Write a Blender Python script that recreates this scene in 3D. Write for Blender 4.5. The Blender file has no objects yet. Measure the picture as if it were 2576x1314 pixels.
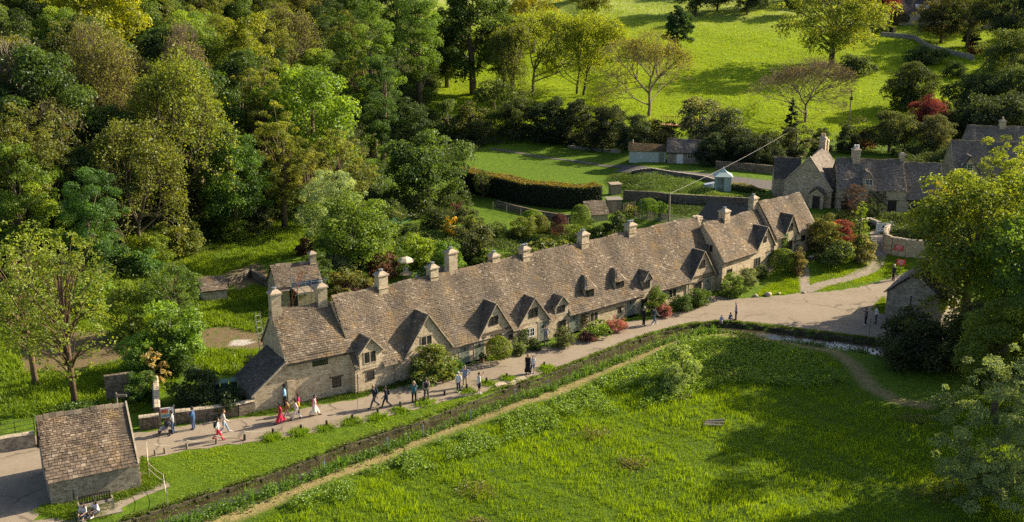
import bpy, math, random
import numpy as np
from mathutils import Vector, Matrix
S = bpy.context.scene; COL = S.collection
R = random.Random(11); rng = np.random.default_rng(11)
PI = math.pi; rad = math.radians

# ------------------------------------------------------------------ camera, sky, sun, exposure
CAM_H, PITCH, FPX = 33.0, rad(16), 2700.0          # focal length in pixels of a 2576 px wide picture
cd = bpy.data.cameras.new('camera'); cam = bpy.data.objects.new('camera', cd); COL.objects.link(cam)
cam.location = (0, 0, CAM_H); cam.rotation_euler = (PI/2 - PITCH, 0, 0)
cd.sensor_width = 36; cd.lens = FPX/2576*36; cd.clip_end = 3000; cd.clip_start = .5
S.camera = cam
SUN_AZ, SUN_EL = rad(24), rad(27.5)                  # azimuth measured from +X towards +Y
sund = Vector((math.cos(SUN_EL)*math.cos(SUN_AZ), math.cos(SUN_EL)*math.sin(SUN_AZ), math.sin(SUN_EL)))
wd = bpy.data.worlds.new('World'); S.world = wd; wd.use_nodes = True
nt = wd.node_tree; bg = nt.nodes['Background']; sk = nt.nodes.new('ShaderNodeTexSky')
sk.sky_type = 'NISHITA'; sk.sun_disc = False; sk.sun_elevation = SUN_EL; sk.sun_rotation = PI/2 - SUN_AZ; sk.air_density = .8; sk.dust_density = 2; sk.ozone_density = 1.0
nt.links.new(sk.outputs[0], bg.inputs[0]); bg.inputs[1].default_value = .092
sl = bpy.data.lights.new('sun', 'SUN'); sl.energy = 5.0; sl.angle = rad(.5); sl.color = (1, .87, .66)
so = bpy.data.objects.new('sun', sl); COL.objects.link(so)
so.rotation_euler = (-sund).to_track_quat('-Z', 'Y').to_euler(); so.location = (60, 40, 80)
S.view_settings.view_transform = 'Standard'; S.view_settings.look = 'None'
S.view_settings.exposure = 1.1; S.view_settings.gamma = 1; S.view_settings.use_curve_mapping = False
S.cycles.max_bounces = 5; S.cycles.diffuse_bounces = 2; S.cycles.glossy_bounces = 2
S.cycles.transmission_bounces = 3; S.cycles.transparent_max_bounces = 4
S.cycles.use_denoising = False; S.cycles.sample_clamp_indirect = 2.5

# ------------------------------------------------------------------ measuring: photo pixels (2576 x 1314) to places
def ray(px, py):
    u = (px-1288)/FPX; v = (py-657)/FPX
    return (u, math.cos(PITCH)-v*math.sin(PITCH), -math.sin(PITCH)-v*math.cos(PITCH))
def P(px, py, z=0.0):
    d = ray(px, py); t = (z-CAM_H)/d[2]; return (d[0]*t, d[1]*t, z)
def Zat(Y, py):
    d = ray(1288, py); return CAM_H+d[2]*Y/d[1]
def Xat(Y, px, py):
    d = ray(px, py); return d[0]*Y/d[1]
def fh(O, ang, px, py, d=0.0):
    u = (math.cos(ang), math.sin(ang)); n = (-u[1], u[0]); r = ray(px, py)
    t = (d+O[0]*n[0]+O[1]*n[1])/(r[0]*n[0]+r[1]*n[1])
    return ((r[0]*t-O[0])*u[0]+(r[1]*t-O[1])*u[1], CAM_H+r[2]*t)
def sstep(a, b, x):
    t = np.clip((x-a)/(b-a), 0, 1); return t*t*(3-2*t)
HL = np.array([(-140, 62), (-60, 88), (-38, 102), (-29, 133), (-14, 215), (-6, 320), (0, 700)], float)
def hill_s(X, Y):
    X = np.asarray(X, float); Y = np.asarray(Y, float)
    best = np.full(X.shape, 1e9); sg = np.zeros(X.shape)
    for a, b in zip(HL[:-1], HL[1:]):
        d = b-a; t = np.clip(((X-a[0])*d[0]+(Y-a[1])*d[1])/(d@d), 0, 1)
        ex = X-a[0]-t*d[0]; ey = Y-a[1]-t*d[1]; dd = np.hypot(ex, ey)
        cr = d[0]*(Y-a[1])-d[1]*(X-a[0]); m = dd < best
        best = np.where(m, dd, best); sg = np.where(m, np.sign(cr), sg)
    return best*sg
def seg_dist(X, Y, pts):
    X = np.asarray(X, float); Y = np.asarray(Y, float); best = np.full(X.shape, 1e9)
    pts = np.array([p[:2] for p in pts], float)
    for a, b in zip(pts[:-1], pts[1:]):
        d = b-a; t = np.clip(((X-a[0])*d[0]+(Y-a[1])*d[1])/max(d@d, 1e-9), 0, 1)
        best = np.minimum(best, np.hypot(X-a[0]-t*d[0], Y-a[1]-t*d[1]))
    return best
def inpoly(X, Y, poly):
    X = np.asarray(X, float); Y = np.asarray(Y, float); c = np.zeros(X.shape, bool); n = len(poly)
    for i in range(n):
        x1, y1 = poly[i][:2]; x2, y2 = poly[(i+1) % n][:2]
        if y1 == y2: continue
        c ^= ((y1 > Y) != (y2 > Y)) & (X < (x2-x1)*(Y-y1)/(y2-y1)+x1)
    return c
# stream: the path-side bank, left to right
UB_PX = [(60, 1410), (200, 1347), (340, 1299), (425, 1272), (504, 1245), (667, 1195), (803, 1146), (905, 1105), (1033, 1067), (1119, 1034),
         (1245, 984), (1330, 957), (1416, 925), (1467, 906), (1538, 879), (1595, 855), (1673, 831), (1735, 818), (1797, 811), (1850, 812), (1900, 816),
         (2000, 829), (2100, 841), (2200, 853), (2330, 872), (2480, 900)]
UB = np.array([P(*p)[:2] for p in UB_PX])
tg = np.gradient(UB, axis=0); tg /= np.linalg.norm(tg, axis=1)[:, None]; NRM = np.stack([tg[:, 1], -tg[:, 0]], 1)   # towards the meadow
SW = np.array([1.7]*17+[1.8, 2.1, 2.4, 2.6, 2.8, 3.0, 3.2, 3.4, 3.4])[:, None]
LB = UB+NRM*SW
CH = [tuple(p) for p in UB]+[tuple(p) for p in LB[::-1]]
def terrain(X, Y):
    X = np.asarray(X, float); Y = np.asarray(Y, float)
    s = np.maximum(hill_s(X, Y), 0)
    h = np.where(s < 6, .03*s*s, 1.08+.36*(s-6)); h = np.where(s > 60, 20.5+.22*(s-60), h)
    h = h*(1-.45*sstep(250, 330, Y))
    f = np.maximum(Y-186, 0); h = h+np.where(f < 12, .14*f*f/24, .14*(f-6))
    t = Y-(103.2+(X-21)*.33); h = h+1.5*sstep(0, 9, t)*sstep(14, 21, X)
    h = h+.12*np.sin(X*.21+1.3)*np.sin(Y*.17)*sstep(125, 200, Y)*3
    mead = inpoly(X, Y, MEADOW); h = h+mead*(.12*np.sin(X*.5)*np.cos(Y*.43)-.05)
    d = seg_dist(X, Y, UB); dl = seg_dist(X, Y, LB); ins = inpoly(X, Y, CH)
    dep = np.where(ins, .75*np.minimum(1, .35+np.minimum(d, dl)/.5), .25*np.clip(1-dl/1.0, 0, 1)*(d > 1.5))
    return h-dep
LOWER = [P(a, b)[:2] for a, b in [(380, 1420), (520, 1320), (667, 1265), (816, 1199), (975, 1142), (1064, 1102), (1182, 1056), (1313, 1010), (1378, 993), (1500, 940), (1640, 880), (1720, 850), (1800, 838), (1900, 845), (2010, 865), (2100, 885), (2150, 920), (2190, 970), (2260, 1010), (2330, 1020)]]
MEADOW = LOWER+[(60, 84), (75, 60), (70, 25), (-35, 25)]
def TH(x, y): return float(terrain(np.array([x]), np.array([y]))[0])
def G(px, py):
    d = ray(px, py); lo = 20.0; prev = 20.0
    for t in np.linspace(40, 700, 661):
        if CAM_H+d[2]*t <= TH(d[0]*t, d[1]*t):
            a, b = prev, t
            for _ in range(14):
                m = (a+b)/2
                if CAM_H+d[2]*m <= TH(d[0]*m, d[1]*m): b = m
                else: a = m
            return (d[0]*b, d[1]*b, CAM_H+d[2]*b)
        prev = t
    return (d[0]*600, d[1]*600, CAM_H+d[2]*600)

# ------------------------------------------------------------------ object helpers
def link(o, parent=None):
    COL.objects.link(o)
    if parent: o.parent = parent
    return o
def tag(o, label=None, cat=None, group=None, kind=None):
    if label: o['label'] = label
    if cat: o['category'] = cat
    if group: o['group'] = group
    if kind: o['kind'] = kind
    return o
def thing(name, label, cat, loc=(0, 0, 0), rz=0.0, group=None):
    o = bpy.data.objects.new(name, None); o.location = loc; o.rotation_euler = (0, 0, rz); o.empty_display_size = .3
    return tag(link(o), label, cat, group)
def copy_tree(o, parent=None):
    c = o.copy(); COL.objects.link(c); c.parent = parent
    for ch in list(o.children): copy_tree(ch, c)
    return c
def mesh_obj(name, V, F, mat, parent=None, tint=None, smooth=False, attrs=None):
    """F: list of faces, or one (n,k) array."""
    me = bpy.data.meshes.new(name); V = np.asarray(V, np.float32).reshape(-1, 3)
    if isinstance(F, np.ndarray):
        n, k = F.shape; loops = F.ravel(); tot = np.full(n, k)
    else:
        n = len(F); tot = np.array([len(f) for f in F]); loops = np.array([i for f in F for i in f])
    me.vertices.add(len(V)); me.vertices.foreach_set('co', V.ravel())
    me.loops.add(len(loops)); me.loops.foreach_set('vertex_index', loops.astype(np.int32))
    me.polygons.add(n); st = np.concatenate([[0], np.cumsum(tot)[:-1]]) if n else np.array([])
    me.polygons.foreach_set('loop_start', st.astype(np.int32)); me.polygons.foreach_set('loop_total', tot.astype(np.int32))
    me.polygons.foreach_set('use_smooth', np.full(n, bool(smooth)))
    if tint is not None:
        a = me.attributes.new('tint', 'FLOAT', 'FACE'); a.data.foreach_set('value', np.asarray(tint, np.float32))
    for an, (dom, val) in (attrs or {}).items():
        a = me.attributes.new(an, 'FLOAT', dom); a.data.foreach_set('value', np.asarray(val, np.float32))
    me.update(calc_edges=True); me.validate()
    for m in (mat if isinstance(mat, (list, tuple)) else [mat]): me.materials.append(m)
    return link(bpy.data.objects.new(name, me), parent)
class MB:
    def __init__(s): s.V = []; s.F = []; s.T = []
    def face(s, pts, t=.5):
        i = len(s.V); s.V += [tuple(p) for p in pts]; s.F.append(tuple(range(i, i+len(pts)))); s.T.append(t)
    def hexa(s, p, t=.5, bottom=True):          # 8 points: bottom ring then top ring
        i = len(s.V); s.V += [tuple(q) for q in p]
        f = [(4, 5, 6, 7), (0, 1, 5, 4), (1, 2, 6, 5), (2, 3, 7, 6), (3, 0, 4, 7)]+([(3, 2, 1, 0)] if bottom else [])
        s.F += [tuple(i+k for k in q) for q in f]; s.T += [t]*len(f)
    def box(s, x0, x1, y0, y1, z0, z1, f=None, t=.5):
        p = [(x0, y0, z0), (x1, y0, z0), (x1, y1, z0), (x0, y1, z0), (x0, y0, z1), (x1, y0, z1), (x1, y1, z1), (x0, y1, z1)]
        s.hexa([f(*q) for q in p] if f else p, t)
    def tube(s, pts, rr, n=6, t=.5, cap=True):
        pts = [Vector(p) for p in pts]
        if not hasattr(rr, '__len__'): rr = [rr]*len(pts)
        i0 = len(s.V); up = Vector((.13, .97, .2))
        for k, p in enumerate(pts):
            d = (pts[min(k+1, len(pts)-1)]-pts[max(k-1, 0)]).normalized(); a = d.cross(up)
            if a.length < .05: a = d.cross(Vector((1, 0, 0)))
            a.normalize(); b = d.cross(a)
            for j in range(n):
                q = 2*PI*j/n; s.V.append(tuple(p+(a*math.cos(q)+b*math.sin(q))*rr[k]))
        for k in range(len(pts)-1):
            for j in range(n):
                j2 = (j+1) % n; s.F.append((i0+k*n+j, i0+k*n+j2, i0+(k+1)*n+j2, i0+(k+1)*n+j)); s.T.append(t)
        if cap:
            s.F.append(tuple(i0+j for j in range(n))[::-1]); s.F.append(tuple(i0+(len(pts)-1)*n+j for j in range(n))); s.T += [t, t]
    def bar(s, p0, p1, w, h=None, t=.5):
        s.tube([p0, p1], w*.7, 4, t)
    def lathe(s, prof, n=14, c=(0, 0), t=.5):
        i0 = len(s.V)
        for r, z in prof:
            for j in range(n): q = 2*PI*j/n; s.V.append((c[0]+r*math.cos(q), c[1]+r*math.sin(q), z))
        for k in range(len(prof)-1):
            for j in range(n):
                j2 = (j+1) % n; s.F.append((i0+k*n+j, i0+k*n+j2, i0+(k+1)*n+j2, i0+(k+1)*n+j)); s.T.append(t)
        s.F.append(tuple(i0+j for j in range(n))[::-1]); s.F.append(tuple(i0+(len(prof)-1)*n+j for j in range(n))); s.T += [t, t]
    def blob(s, c, r, jit=.15, t=.5, sub=(8, 5), rg=R):
        i0 = len(s.V); nu, nv = sub
        for a in range(nv+1):
            th = PI*a/nv
            for b in range(nu):
                k = 1+rg.uniform(-jit, jit); ph = 2*PI*b/nu
                s.V.append((c[0]+r[0]*k*math.sin(th)*math.cos(ph), c[1]+r[1]*k*math.sin(th)*math.sin(ph), c[2]+r[2]*k*math.cos(th)))
        for a in range(nv):
            for b in range(nu):
                b2 = (b+1) % nu; s.F.append((i0+a*nu+b, i0+(a+1)*nu+b, i0+(a+1)*nu+b2, i0+a*nu+b2)); s.T.append(t)
    def build(s, name, mat, parent=None, smooth=False):
        return mesh_obj(name, s.V, s.F, mat, parent, s.T, smooth)

# ------------------------------------------------------------------ materials
def new_mat(name):
    m = bpy.data.materials.new(name); m.use_nodes = True; n = m.node_tree.nodes; n.clear()
    out = n.new('ShaderNodeOutputMaterial'); return m, m.node_tree, out
def N(t, typ, **kw):
    n = t.nodes.new(typ)
    for k, v in kw.items():
        if k.startswith('i_'):
            key = k[2:]; key = int(key) if key.isdigit() else key.replace('_', ' ')
            n.inputs[key].default_value = v
        else: setattr(n, k, v)
    return n
def ramp(t, fac, stops):
    r = N(t, 'ShaderNodeValToRGB'); e = r.color_ramp.elements
    while len(e) < len(stops): e.new(.5)
    for q, (p, c) in zip(e, stops): q.position = p; q.color = (*c, 1)
    t.links.new(fac, r.inputs[0]); return r.outputs[0]
def noise(t, scale, detail=4, vec=None, rough=.55):
    n = N(t, 'ShaderNodeTexNoise'); n.inputs['Scale'].default_value = scale; n.inputs['Detail'].default_value = detail; n.inputs['Roughness'].default_value = rough
    if vec is None: vec = N(t, 'ShaderNodeTexCoord').outputs['Object']
    t.links.new(vec, n.inputs['Vector']); return n.outputs['Fac']
def mix(t, f, a, b, mode='MIX'):
    m = N(t, 'ShaderNodeMix', data_type='RGBA', blend_type=mode)
    if isinstance(f, (int, float)): m.inputs[0].default_value = f
    else: t.links.new(f, m.inputs[0])
    for k, v in ((6, a), (7, b)):
        if isinstance(v, tuple): m.inputs[k].default_value = (*v, 1)
        else: t.links.new(v, m.inputs[k])
    return m.outputs[2]
def math_(t, op, a, b=0.0):
    m = N(t, 'ShaderNodeMath', operation=op)
    for k, v in ((0, a), (1, b)):
        if isinstance(v, (int, float)): m.inputs[k].default_value = v
        else: t.links.new(v, m.inputs[k])
    return m.outputs[0]
def mapr(t, v, a, b, c, d):
    m = N(t, 'ShaderNodeMapRange'); t.links.new(v, m.inputs[0])
    for k, q in enumerate((a, b, c, d)): m.inputs[k+1].default_value = q
    return m.outputs[0]
def finish(t, out, col, rough=.9, bump=None, bs=.3, bd=.03, spec=.2, metal=0):
    b = N(t, 'ShaderNodeBsdfPrincipled'); b.inputs['Roughness'].default_value = rough; b.inputs['Specular IOR Level'].default_value = spec; b.inputs['Metallic'].default_value = metal
    if isinstance(col, tuple): b.inputs['Base Color'].default_value = (*col, 1)
    else: t.links.new(col, b.inputs['Base Color'])
    if bump is not None:
        n = N(t, 'ShaderNodeBump'); n.inputs['Strength'].default_value = bs; n.inputs['Distance'].default_value = bd
        t.links.new(bump, n.inputs['Height']); t.links.new(n.outputs[0], b.inputs['Normal'])
    t.links.new(b.outputs[0], out.inputs[0]); return b
def att(t, name): return N(t, 'ShaderNodeAttribute', attribute_name=name).outputs['Fac']
_mc = {}
def plain(rgb, rough=.7, var=.25, scale=6, metal=0, spec=.3):
    k = (tuple(rgb), rough, var, scale, metal)
    if k not in _mc:
        m, t, out = new_mat('surface'); f = noise(t, scale, 5)
        c = ramp(t, f, [(.3, tuple(x*(1-var) for x in rgb)), (.7, tuple(min(1, x*(1+var)) for x in rgb))])
        finish(t, out, c, rough, f, .25, .01, spec, metal); _mc[k] = m
    return _mc[k]
def stone_mat(name, lo, mid, hi, cw=.34, ch=.13, mortar=(.25, .21, .15), stain=.35):
    m, t, out = new_mat(name); tc = N(t, 'ShaderNodeTexCoord').outputs['Object']
    sp = N(t, 'ShaderNodeSeparateXYZ'); t.links.new(tc, sp.inputs[0])
    xy = math_(t, 'ADD', sp.outputs[0], sp.outputs[1]); cb = N(t, 'ShaderNodeCombineXYZ')
    nz = noise(t, 2.3, 2, tc); z2 = math_(t, 'ADD', sp.outputs[2], math_(t, 'MULTIPLY', nz, .22))
    t.links.new(math_(t, 'ADD', xy, math_(t, 'MULTIPLY', noise(t, 5, 1, tc), .12)), cb.inputs[0]); t.links.new(z2, cb.inputs[1])
    br = N(t, 'ShaderNodeTexBrick'); t.links.new(cb.outputs[0], br.inputs[0])
    for k, v in (('Color1', (0, 0, 0, 1)), ('Color2', (1, 1, 1, 1)), ('Mortar', (.5, .5, .5, 1)), ('Scale', 1), ('Mortar Size', .014), ('Mortar Smooth', .3), ('Bias', 0), ('Brick Width', cw), ('Row Height', ch)):
        br.inputs[k].default_value = v
    v = N(t, 'ShaderNodeTexVoronoi'); v.inputs['Scale'].default_value = 4.5; t.links.new(tc, v.inputs[0])
    sepc = N(t, 'ShaderNodeSeparateColor'); t.links.new(v.outputs['Color'], sepc.inputs[0])
    fac = math_(t, 'ADD', math_(t, 'MULTIPLY', br.outputs['Color'], .55), math_(t, 'MULTIPLY', sepc.outputs[0], .45))
    c = ramp(t, fac, [(.1, lo), (.5, mid), (.92, hi)])
    c = mix(t, math_(t, 'MULTIPLY', br.outputs['Fac'], .7), c, mortar)
    big = noise(t, .55, 5, tc, .65); c = mix(t, mapr(t, big, .48, .72, 0, stain), c, tuple(x*.42 for x in lo))
    pal = noise(t, 1.1, 4, tc); c = mix(t, mapr(t, pal, .55, .75, 0, .4), c, tuple(min(1, x*1.25) for x in hi))
    hgt = math_(t, 'SUBTRACT', math_(t, 'ADD', math_(t, 'MULTIPLY', fac, .6), math_(t, 'MULTIPLY', noise(t, 22, 4, tc), .6)), math_(t, 'MULTIPLY', br.outputs['Fac'], .9))
    finish(t, out, c, .93, hgt, .6, .03, .15); return m
def tile_mat(name, stops, moss=(.30, .18, .05), mossamt=.65, lich=(.40, .36, .27), grey=(.085, .077, .066)):
    m, t, out = new_mat(name); tc = N(t, 'ShaderNodeTexCoord').outputs['Object']; a = att(t, 'tint')
    f = math_(t, 'ADD', math_(t, 'MULTIPLY', a, .75), math_(t, 'MULTIPLY', noise(t, 3.2, 5, tc, .7), .35))
    c = ramp(t, f, stops)
    big = noise(t, .35, 5, tc, .65); c = mix(t, mapr(t, big, .42, .66, 0, .62), c, grey)
    sp = noise(t, 6.5, 3, tc); c = mix(t, mapr(t, sp, .66, .74, 0, .8), c, lich)
    ms = math_(t, 'MULTIPLY', mapr(t, noise(t, .8, 5, tc, .7), .5, .68, 0, mossamt), mapr(t, noise(t, 9, 3, tc), .35, .6, 0, 1)); c = mix(t, ms, c, moss)
    finish(t, out, c, .92, noise(t, 14, 5, tc), .7, .03, .15); return m
def leaf_mat(name, trans=.48):
    m, t, out = new_mat(name); oi = N(t, 'ShaderNodeObjectInfo'); a = att(t, 'tint')
    k = ramp(t, a, [(0, (.6, .62, .55)), (.5, (1.3, 1.3, 1.3)), (.85, (1.8, 1.7, 1.5)), (1, (2.4, 2.0, 1.4))])
    c = mix(t, 1.0, oi.outputs['Color'], k, 'MULTIPLY')
    d = N(t, 'ShaderNodeBsdfDiffuse'); t.links.new(c, d.inputs[0])
    tr = N(t, 'ShaderNodeBsdfTranslucent'); t.links.new(mix(t, 1.0, c, (1.7, 1.55, .55), 'MULTIPLY'), tr.inputs[0])
    g = N(t, 'ShaderNodeBsdfGlossy'); g.inputs['Roughness'].default_value = .5; g.inputs[0].default_value = (.9, .95, .9, 1)
    s1 = N(t, 'ShaderNodeMixShader'); s1.inputs[0].default_value = trans; t.links.new(d.outputs[0], s1.inputs[1]); t.links.new(tr.outputs[0], s1.inputs[2])
    s2 = N(t, 'ShaderNodeMixShader'); s2.inputs[0].default_value = .028; t.links.new(s1.outputs[0], s2.inputs[1]); t.links.new(g.outputs[0], s2.inputs[2])
    t.links.new(s2.outputs[0], out.inputs[0]); return m
MT = {}
MT['leaf'] = leaf_mat('leaf')
def bark_mat():
    m, t, out = new_mat('bark'); oi = N(t, 'ShaderNodeObjectInfo'); tc = N(t, 'ShaderNodeTexCoord').outputs['Object']
    f = noise(t, 3, 5, tc, .7); c = mix(t, 1.0, oi.outputs['Color'], ramp(t, f, [(.3, (.55, .55, .55)), (.7, (1.4, 1.35, 1.3))]), 'MULTIPLY')
    finish(t, out, c, .95, f, .5, .03, .1); return m
MT['bark'] = bark_mat()
MT['stone'] = stone_mat('cotswold_rubble', (.31, .235, .145), (.51, .405, .265), (.62, .52, .37), mortar=(.42, .345, .24), stain=.26)
MT['stone_grey'] = stone_mat('weathered_rubble', (.18, .15, .115), (.33, .28, .21), (.45, .39, .30), stain=.5)
MT['drystone'] = stone_mat('dry_stone', (.09, .072, .05), (.19, .155, .11), (.30, .25, .185), .3, .1, (.05, .04, .03), .5)
MT['bank'] = stone_mat('mossy_bank_stone', (.045, .042, .02), (.085, .078, .04), (.16, .135, .085), .3, .1, (.03, .028, .018), .6)
MT['render'] = plain((.42, .35, .25), .9, .2, 2)
MT['tile'] = tile_mat('stone_slates', [(.05, (.085, .066, .048)), (.42, (.16, .123, .088)), (.75, (.235, .183, .130)), (1, (.40, .335, .25))])
MT['tile_old'] = tile_mat('old_stone_slates', [(.1, (.06, .045, .035)), (.45, (.16, .12, .085)), (.75, (.27, .20, .14)), (1, (.42, .33, .24))], lich=(.5, .45, .36), grey=(.07, .06, .05))
MT['tile_dark'] = tile_mat('dark_stone_slates', [(.1, (.06, .05, .04)), (.45, (.105, .09, .072)), (.75, (.155, .135, .11)), (1, (.25, .22, .18))], mossamt=.12)
MT['tile_grey'] = tile_mat('grey_stone_slates', [(.1, (.11, .09, .07)), (.45, (.19, .157, .125)), (.75, (.26, .22, .18)), (1, (.36, .31, .25))], mossamt=.15)
MT['coping'] = plain((.42, .345, .245), .9, .3, 3)
MT['cap'] = plain((.42, .33, .23), .9, .3, 5)
MT['dark_wood'] = plain((.035, .028, .022), .7, .3, 8)
MT['lintel'] = plain((.10, .075, .05), .85, .3, 8)
MT['wire'] = plain((.3, .28, .25), .7, .1, 5)
MT['cream'] = plain((.62, .55, .42), .7, .1, 5)
MT['white'] = plain((.75, .73, .68), .6, .08, 5)
MT['sage'] = plain((.175, .20, .155), .6, .12, 5)
MT['metal'] = plain((.32, .33, .33), .4, .15, 8, .6)
MT['iron'] = plain((.03, .03, .032), .5, .2, 8)
MT['wood'] = plain((.30, .235, .16), .85, .3, 6)
MT['grey_wood'] = plain((.22, .19, .15), .9, .3, 6)
MT['tan_pot'] = plain((.5, .36, .22), .8, .2, 5)
def glass_mat():
    m, t, out = new_mat('window_glass'); tc = N(t, 'ShaderNodeTexCoord').outputs['Object']
    c = ramp(t, noise(t, 1.7, 2, tc), [(.35, (.012, .014, .015)), (.7, (.05, .052, .05))])
    finish(t, out, c, .08, noise(t, 3, 2, tc), .06, .02, .6); return m
MT['glass'] = glass_mat()

# ------------------------------------------------------------------ ground and water
LANE_PX = [(345, 1141), (300, 1145), (95, 1290), (60, 1330), (200, 1318), (296, 1279), (372, 1244), (425, 1223), (419, 1212), (385, 1222),
           (300, 1255), (190, 1300)]
PATH_UP = [(-200, 1102), (90, 1095), (200, 1100), (345, 1088), (395, 1082), (450, 1072), (520, 1062), (600, 1053), (650, 1048), (700, 1043), (760, 1028), (830, 1015), (900, 1004), (960, 985), (1005, 975), (1060, 962),
           (1130, 945), (1165, 925), (1210, 910), (1250, 905), (1290, 893), (1330, 880), (1364, 872), (1392, 876), (1425, 866), (1445, 848), (1470, 860), (1500, 852), (1545, 835), (1575, 812),
           (1600, 806), (1630, 808), (1680, 792), (1730, 775), (1770, 757), (1790, 745), (1822, 748), (1850, 752), (1898, 749), (1930, 748), (1975, 742), (2025, 737), (2075, 735), (2115, 731), (2160, 723), (2217, 708), (2260, 692), (2330, 670)]
PATH_LO = [(2420, 720), (2400, 900), (2300, 866), (2195, 849), (2100, 836), (2000, 823), (1900, 810), (1850, 806), (1797, 806), (1735, 812), (1673, 825), (1595, 849), (1538, 873), (1467, 900), (1418, 918), (1375, 935), (1330, 950), (1290, 966), (1250, 972),
           (1205, 992), (1160, 1000), (1120, 1008), (1075, 1022), (1030, 1035), (985, 1043), (951, 1049), (915, 1062), (886, 1064), (850, 1076), (823, 1079), (785, 1090), (757, 1090), (725, 1100), (690, 1101), (650, 1111), (615, 1115), (575, 1119), (544, 1122), (505, 1131), (471, 1134), (430, 1142), (391, 1149), (365, 1152), (352, 1146),
           (358, 1226), (107, 1284), (90, 1300), (60, 1340), (-10, 1420), (-400, 1420)]
def rough_poly(pts, jit=.17, step=.4, seed=3):
    r = random.Random(seed); out = []
    n = len(pts)
    for i in range(n):
        a = pts[i]; b = pts[(i+1) % n]; d = math.dist(a[:2], b[:2]); k = max(1, int(d/step)) if d < 30 else 1
        for j in range(k):
            f = j/k; w = jit if k > 1 else 0
            out.append((a[0]+(b[0]-a[0])*f+r.uniform(-w, w), a[1]+(b[1]-a[1])*f+r.uniform(-w, w)))
    return out
PATH_POLY = [P(*p)[:2] for p in PATH_UP+PATH_LO]
# grid, fine near the cottages
xs = np.unique(np.concatenate([np.arange(-48, 46, .5), np.arange(-110, -48, 2.5), np.arange(46, 110, 2.5), np.arange(-420, -110, 12), np.arange(110, 430, 12)]))
ys = np.unique(np.concatenate([np.arange(-40, 44, 6), np.arange(44, 118, .5), np.arange(118, 215, 2), np.arange(215, 400, 5), np.arange(400, 1000, 30)]))
XX, YY = np.meshgrid(xs, ys); ZZ = terrain(XX, YY)
ZZ = ZZ-np.where(inpoly(XX, YY, PATH_POLY), .03, 0)
nx, ny = len(xs), len(ys)
idx = np.arange(nx*ny).reshape(ny, nx)
GF = np.stack([idx[:-1, :-1], idx[:-1, 1:], idx[1:, 1:], idx[1:, :-1]], -1).reshape(-1, 4)
def gp(pts): return [G(*p)[:2] for p in pts]
SOIL = [gp([(480, 835), (560, 820), (650, 838), (700, 860), (690, 885), (600, 880), (500, 880)]), gp([(40, 860), (150, 830), (330, 840), (340, 900), (200, 930), (60, 940)]), gp([(560, 690), (650, 660), (690, 700), (600, 735)])]
PALE = [gp([(590, 852), (650, 860), (610, 872), (570, 866)])]
STRAW = LOWER
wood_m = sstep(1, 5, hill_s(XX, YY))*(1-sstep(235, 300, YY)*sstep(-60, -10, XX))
soil_m = sum(np.clip(1-seg_dist(XX, YY, p+[p[0]])/.8, 0, 1)*0+inpoly(XX, YY, p)*1.0 for p in SOIL)
soil_m = np.clip(soil_m, 0, 1); pale_m = inpoly(XX, YY, PALE[0])*1.0
straw_m = np.clip(1-(seg_dist(XX, YY, LOWER)-.35)/.45, 0, 1)
wet_m = inpoly(XX, YY, CH)*1.0
mead_m = inpoly(XX, YY, MEADOW)*1.0
far_m = sstep(186, 196, YY); seed_m = sstep(262, 345, YY)
bank_m = np.clip(1-(np.abs(hill_s(XX, YY)-1.5))/1.2, 0, 1)*(YY < 140)*(YY > 100)
def ground_mat():
    m, t, out = new_mat('ground'); tc = N(t, 'ShaderNodeTexCoord').outputs['Object']
    n1 = noise(t, .09, 5, tc); n2 = noise(t, 1.4, 6, tc, .7); n3 = noise(t, 7, 4, tc, .7)
    lawn = ramp(t, n2, [(.3, (.055, .10, .010)), (.55, (.10, .165, .011)), (.75, (.15, .21, .015))])
    field = ramp(t, math_(t, 'ADD', math_(t, 'MULTIPLY', n2, .6), math_(t, 'MULTIPLY', n1, .4)), [(.3, (.11, .18, .004)), (.52, (.20, .275, .004)), (.72, (.29, .33, .010))])
    field = mix(t, math_(t, 'MULTIPLY', att(t, 'seed'), mapr(t, n1, .35, .6, .2, .8)), field, (.40, .42, .17)); c = mix(t, att(t, 'far'), lawn, field); c = mix(t, att(t, 'mead'), c, mix(t, .5, lawn, (.05, .09, .010)))
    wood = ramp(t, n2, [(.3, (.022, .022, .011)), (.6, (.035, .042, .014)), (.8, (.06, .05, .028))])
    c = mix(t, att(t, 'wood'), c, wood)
    soil = ramp(t, n3, [(.3, (.12, .082, .045)), (.7, (.22, .16, .09))])
    c = mix(t, math_(t, 'MULTIPLY', att(t, 'soil'), mapr(t, n2, .35, .5, 0, 1)), c, soil)
    c = mix(t, att(t, 'pale'), c, mix(t, n3, (.3, .25, .2), (.6, .56, .5)))
    c = mix(t, math_(t, 'MULTIPLY', att(t, 'straw'), mapr(t, n2, .3, .5, .3, 1)), c, ramp(t, n3, [(.3, (.20, .15, .06)), (.7, (.34, .27, .12))]))
    c = mix(t, math_(t, 'MULTIPLY', att(t, 'bank'), mapr(t, n2, .4, .55, 0, .85)), c, (.20, .12, .03))
    c = mix(t, att(t, 'wet'), c, ramp(t, n3, [(.3, (.03, .024, .014)), (.7, (.075, .06, .035))]))
    h = math_(t, 'ADD', math_(t, 'MULTIPLY', n2, .7), math_(t, 'MULTIPLY', n3, .4))
    finish(t, out, c, .95, h, .7, .25, .1); return m
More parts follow.
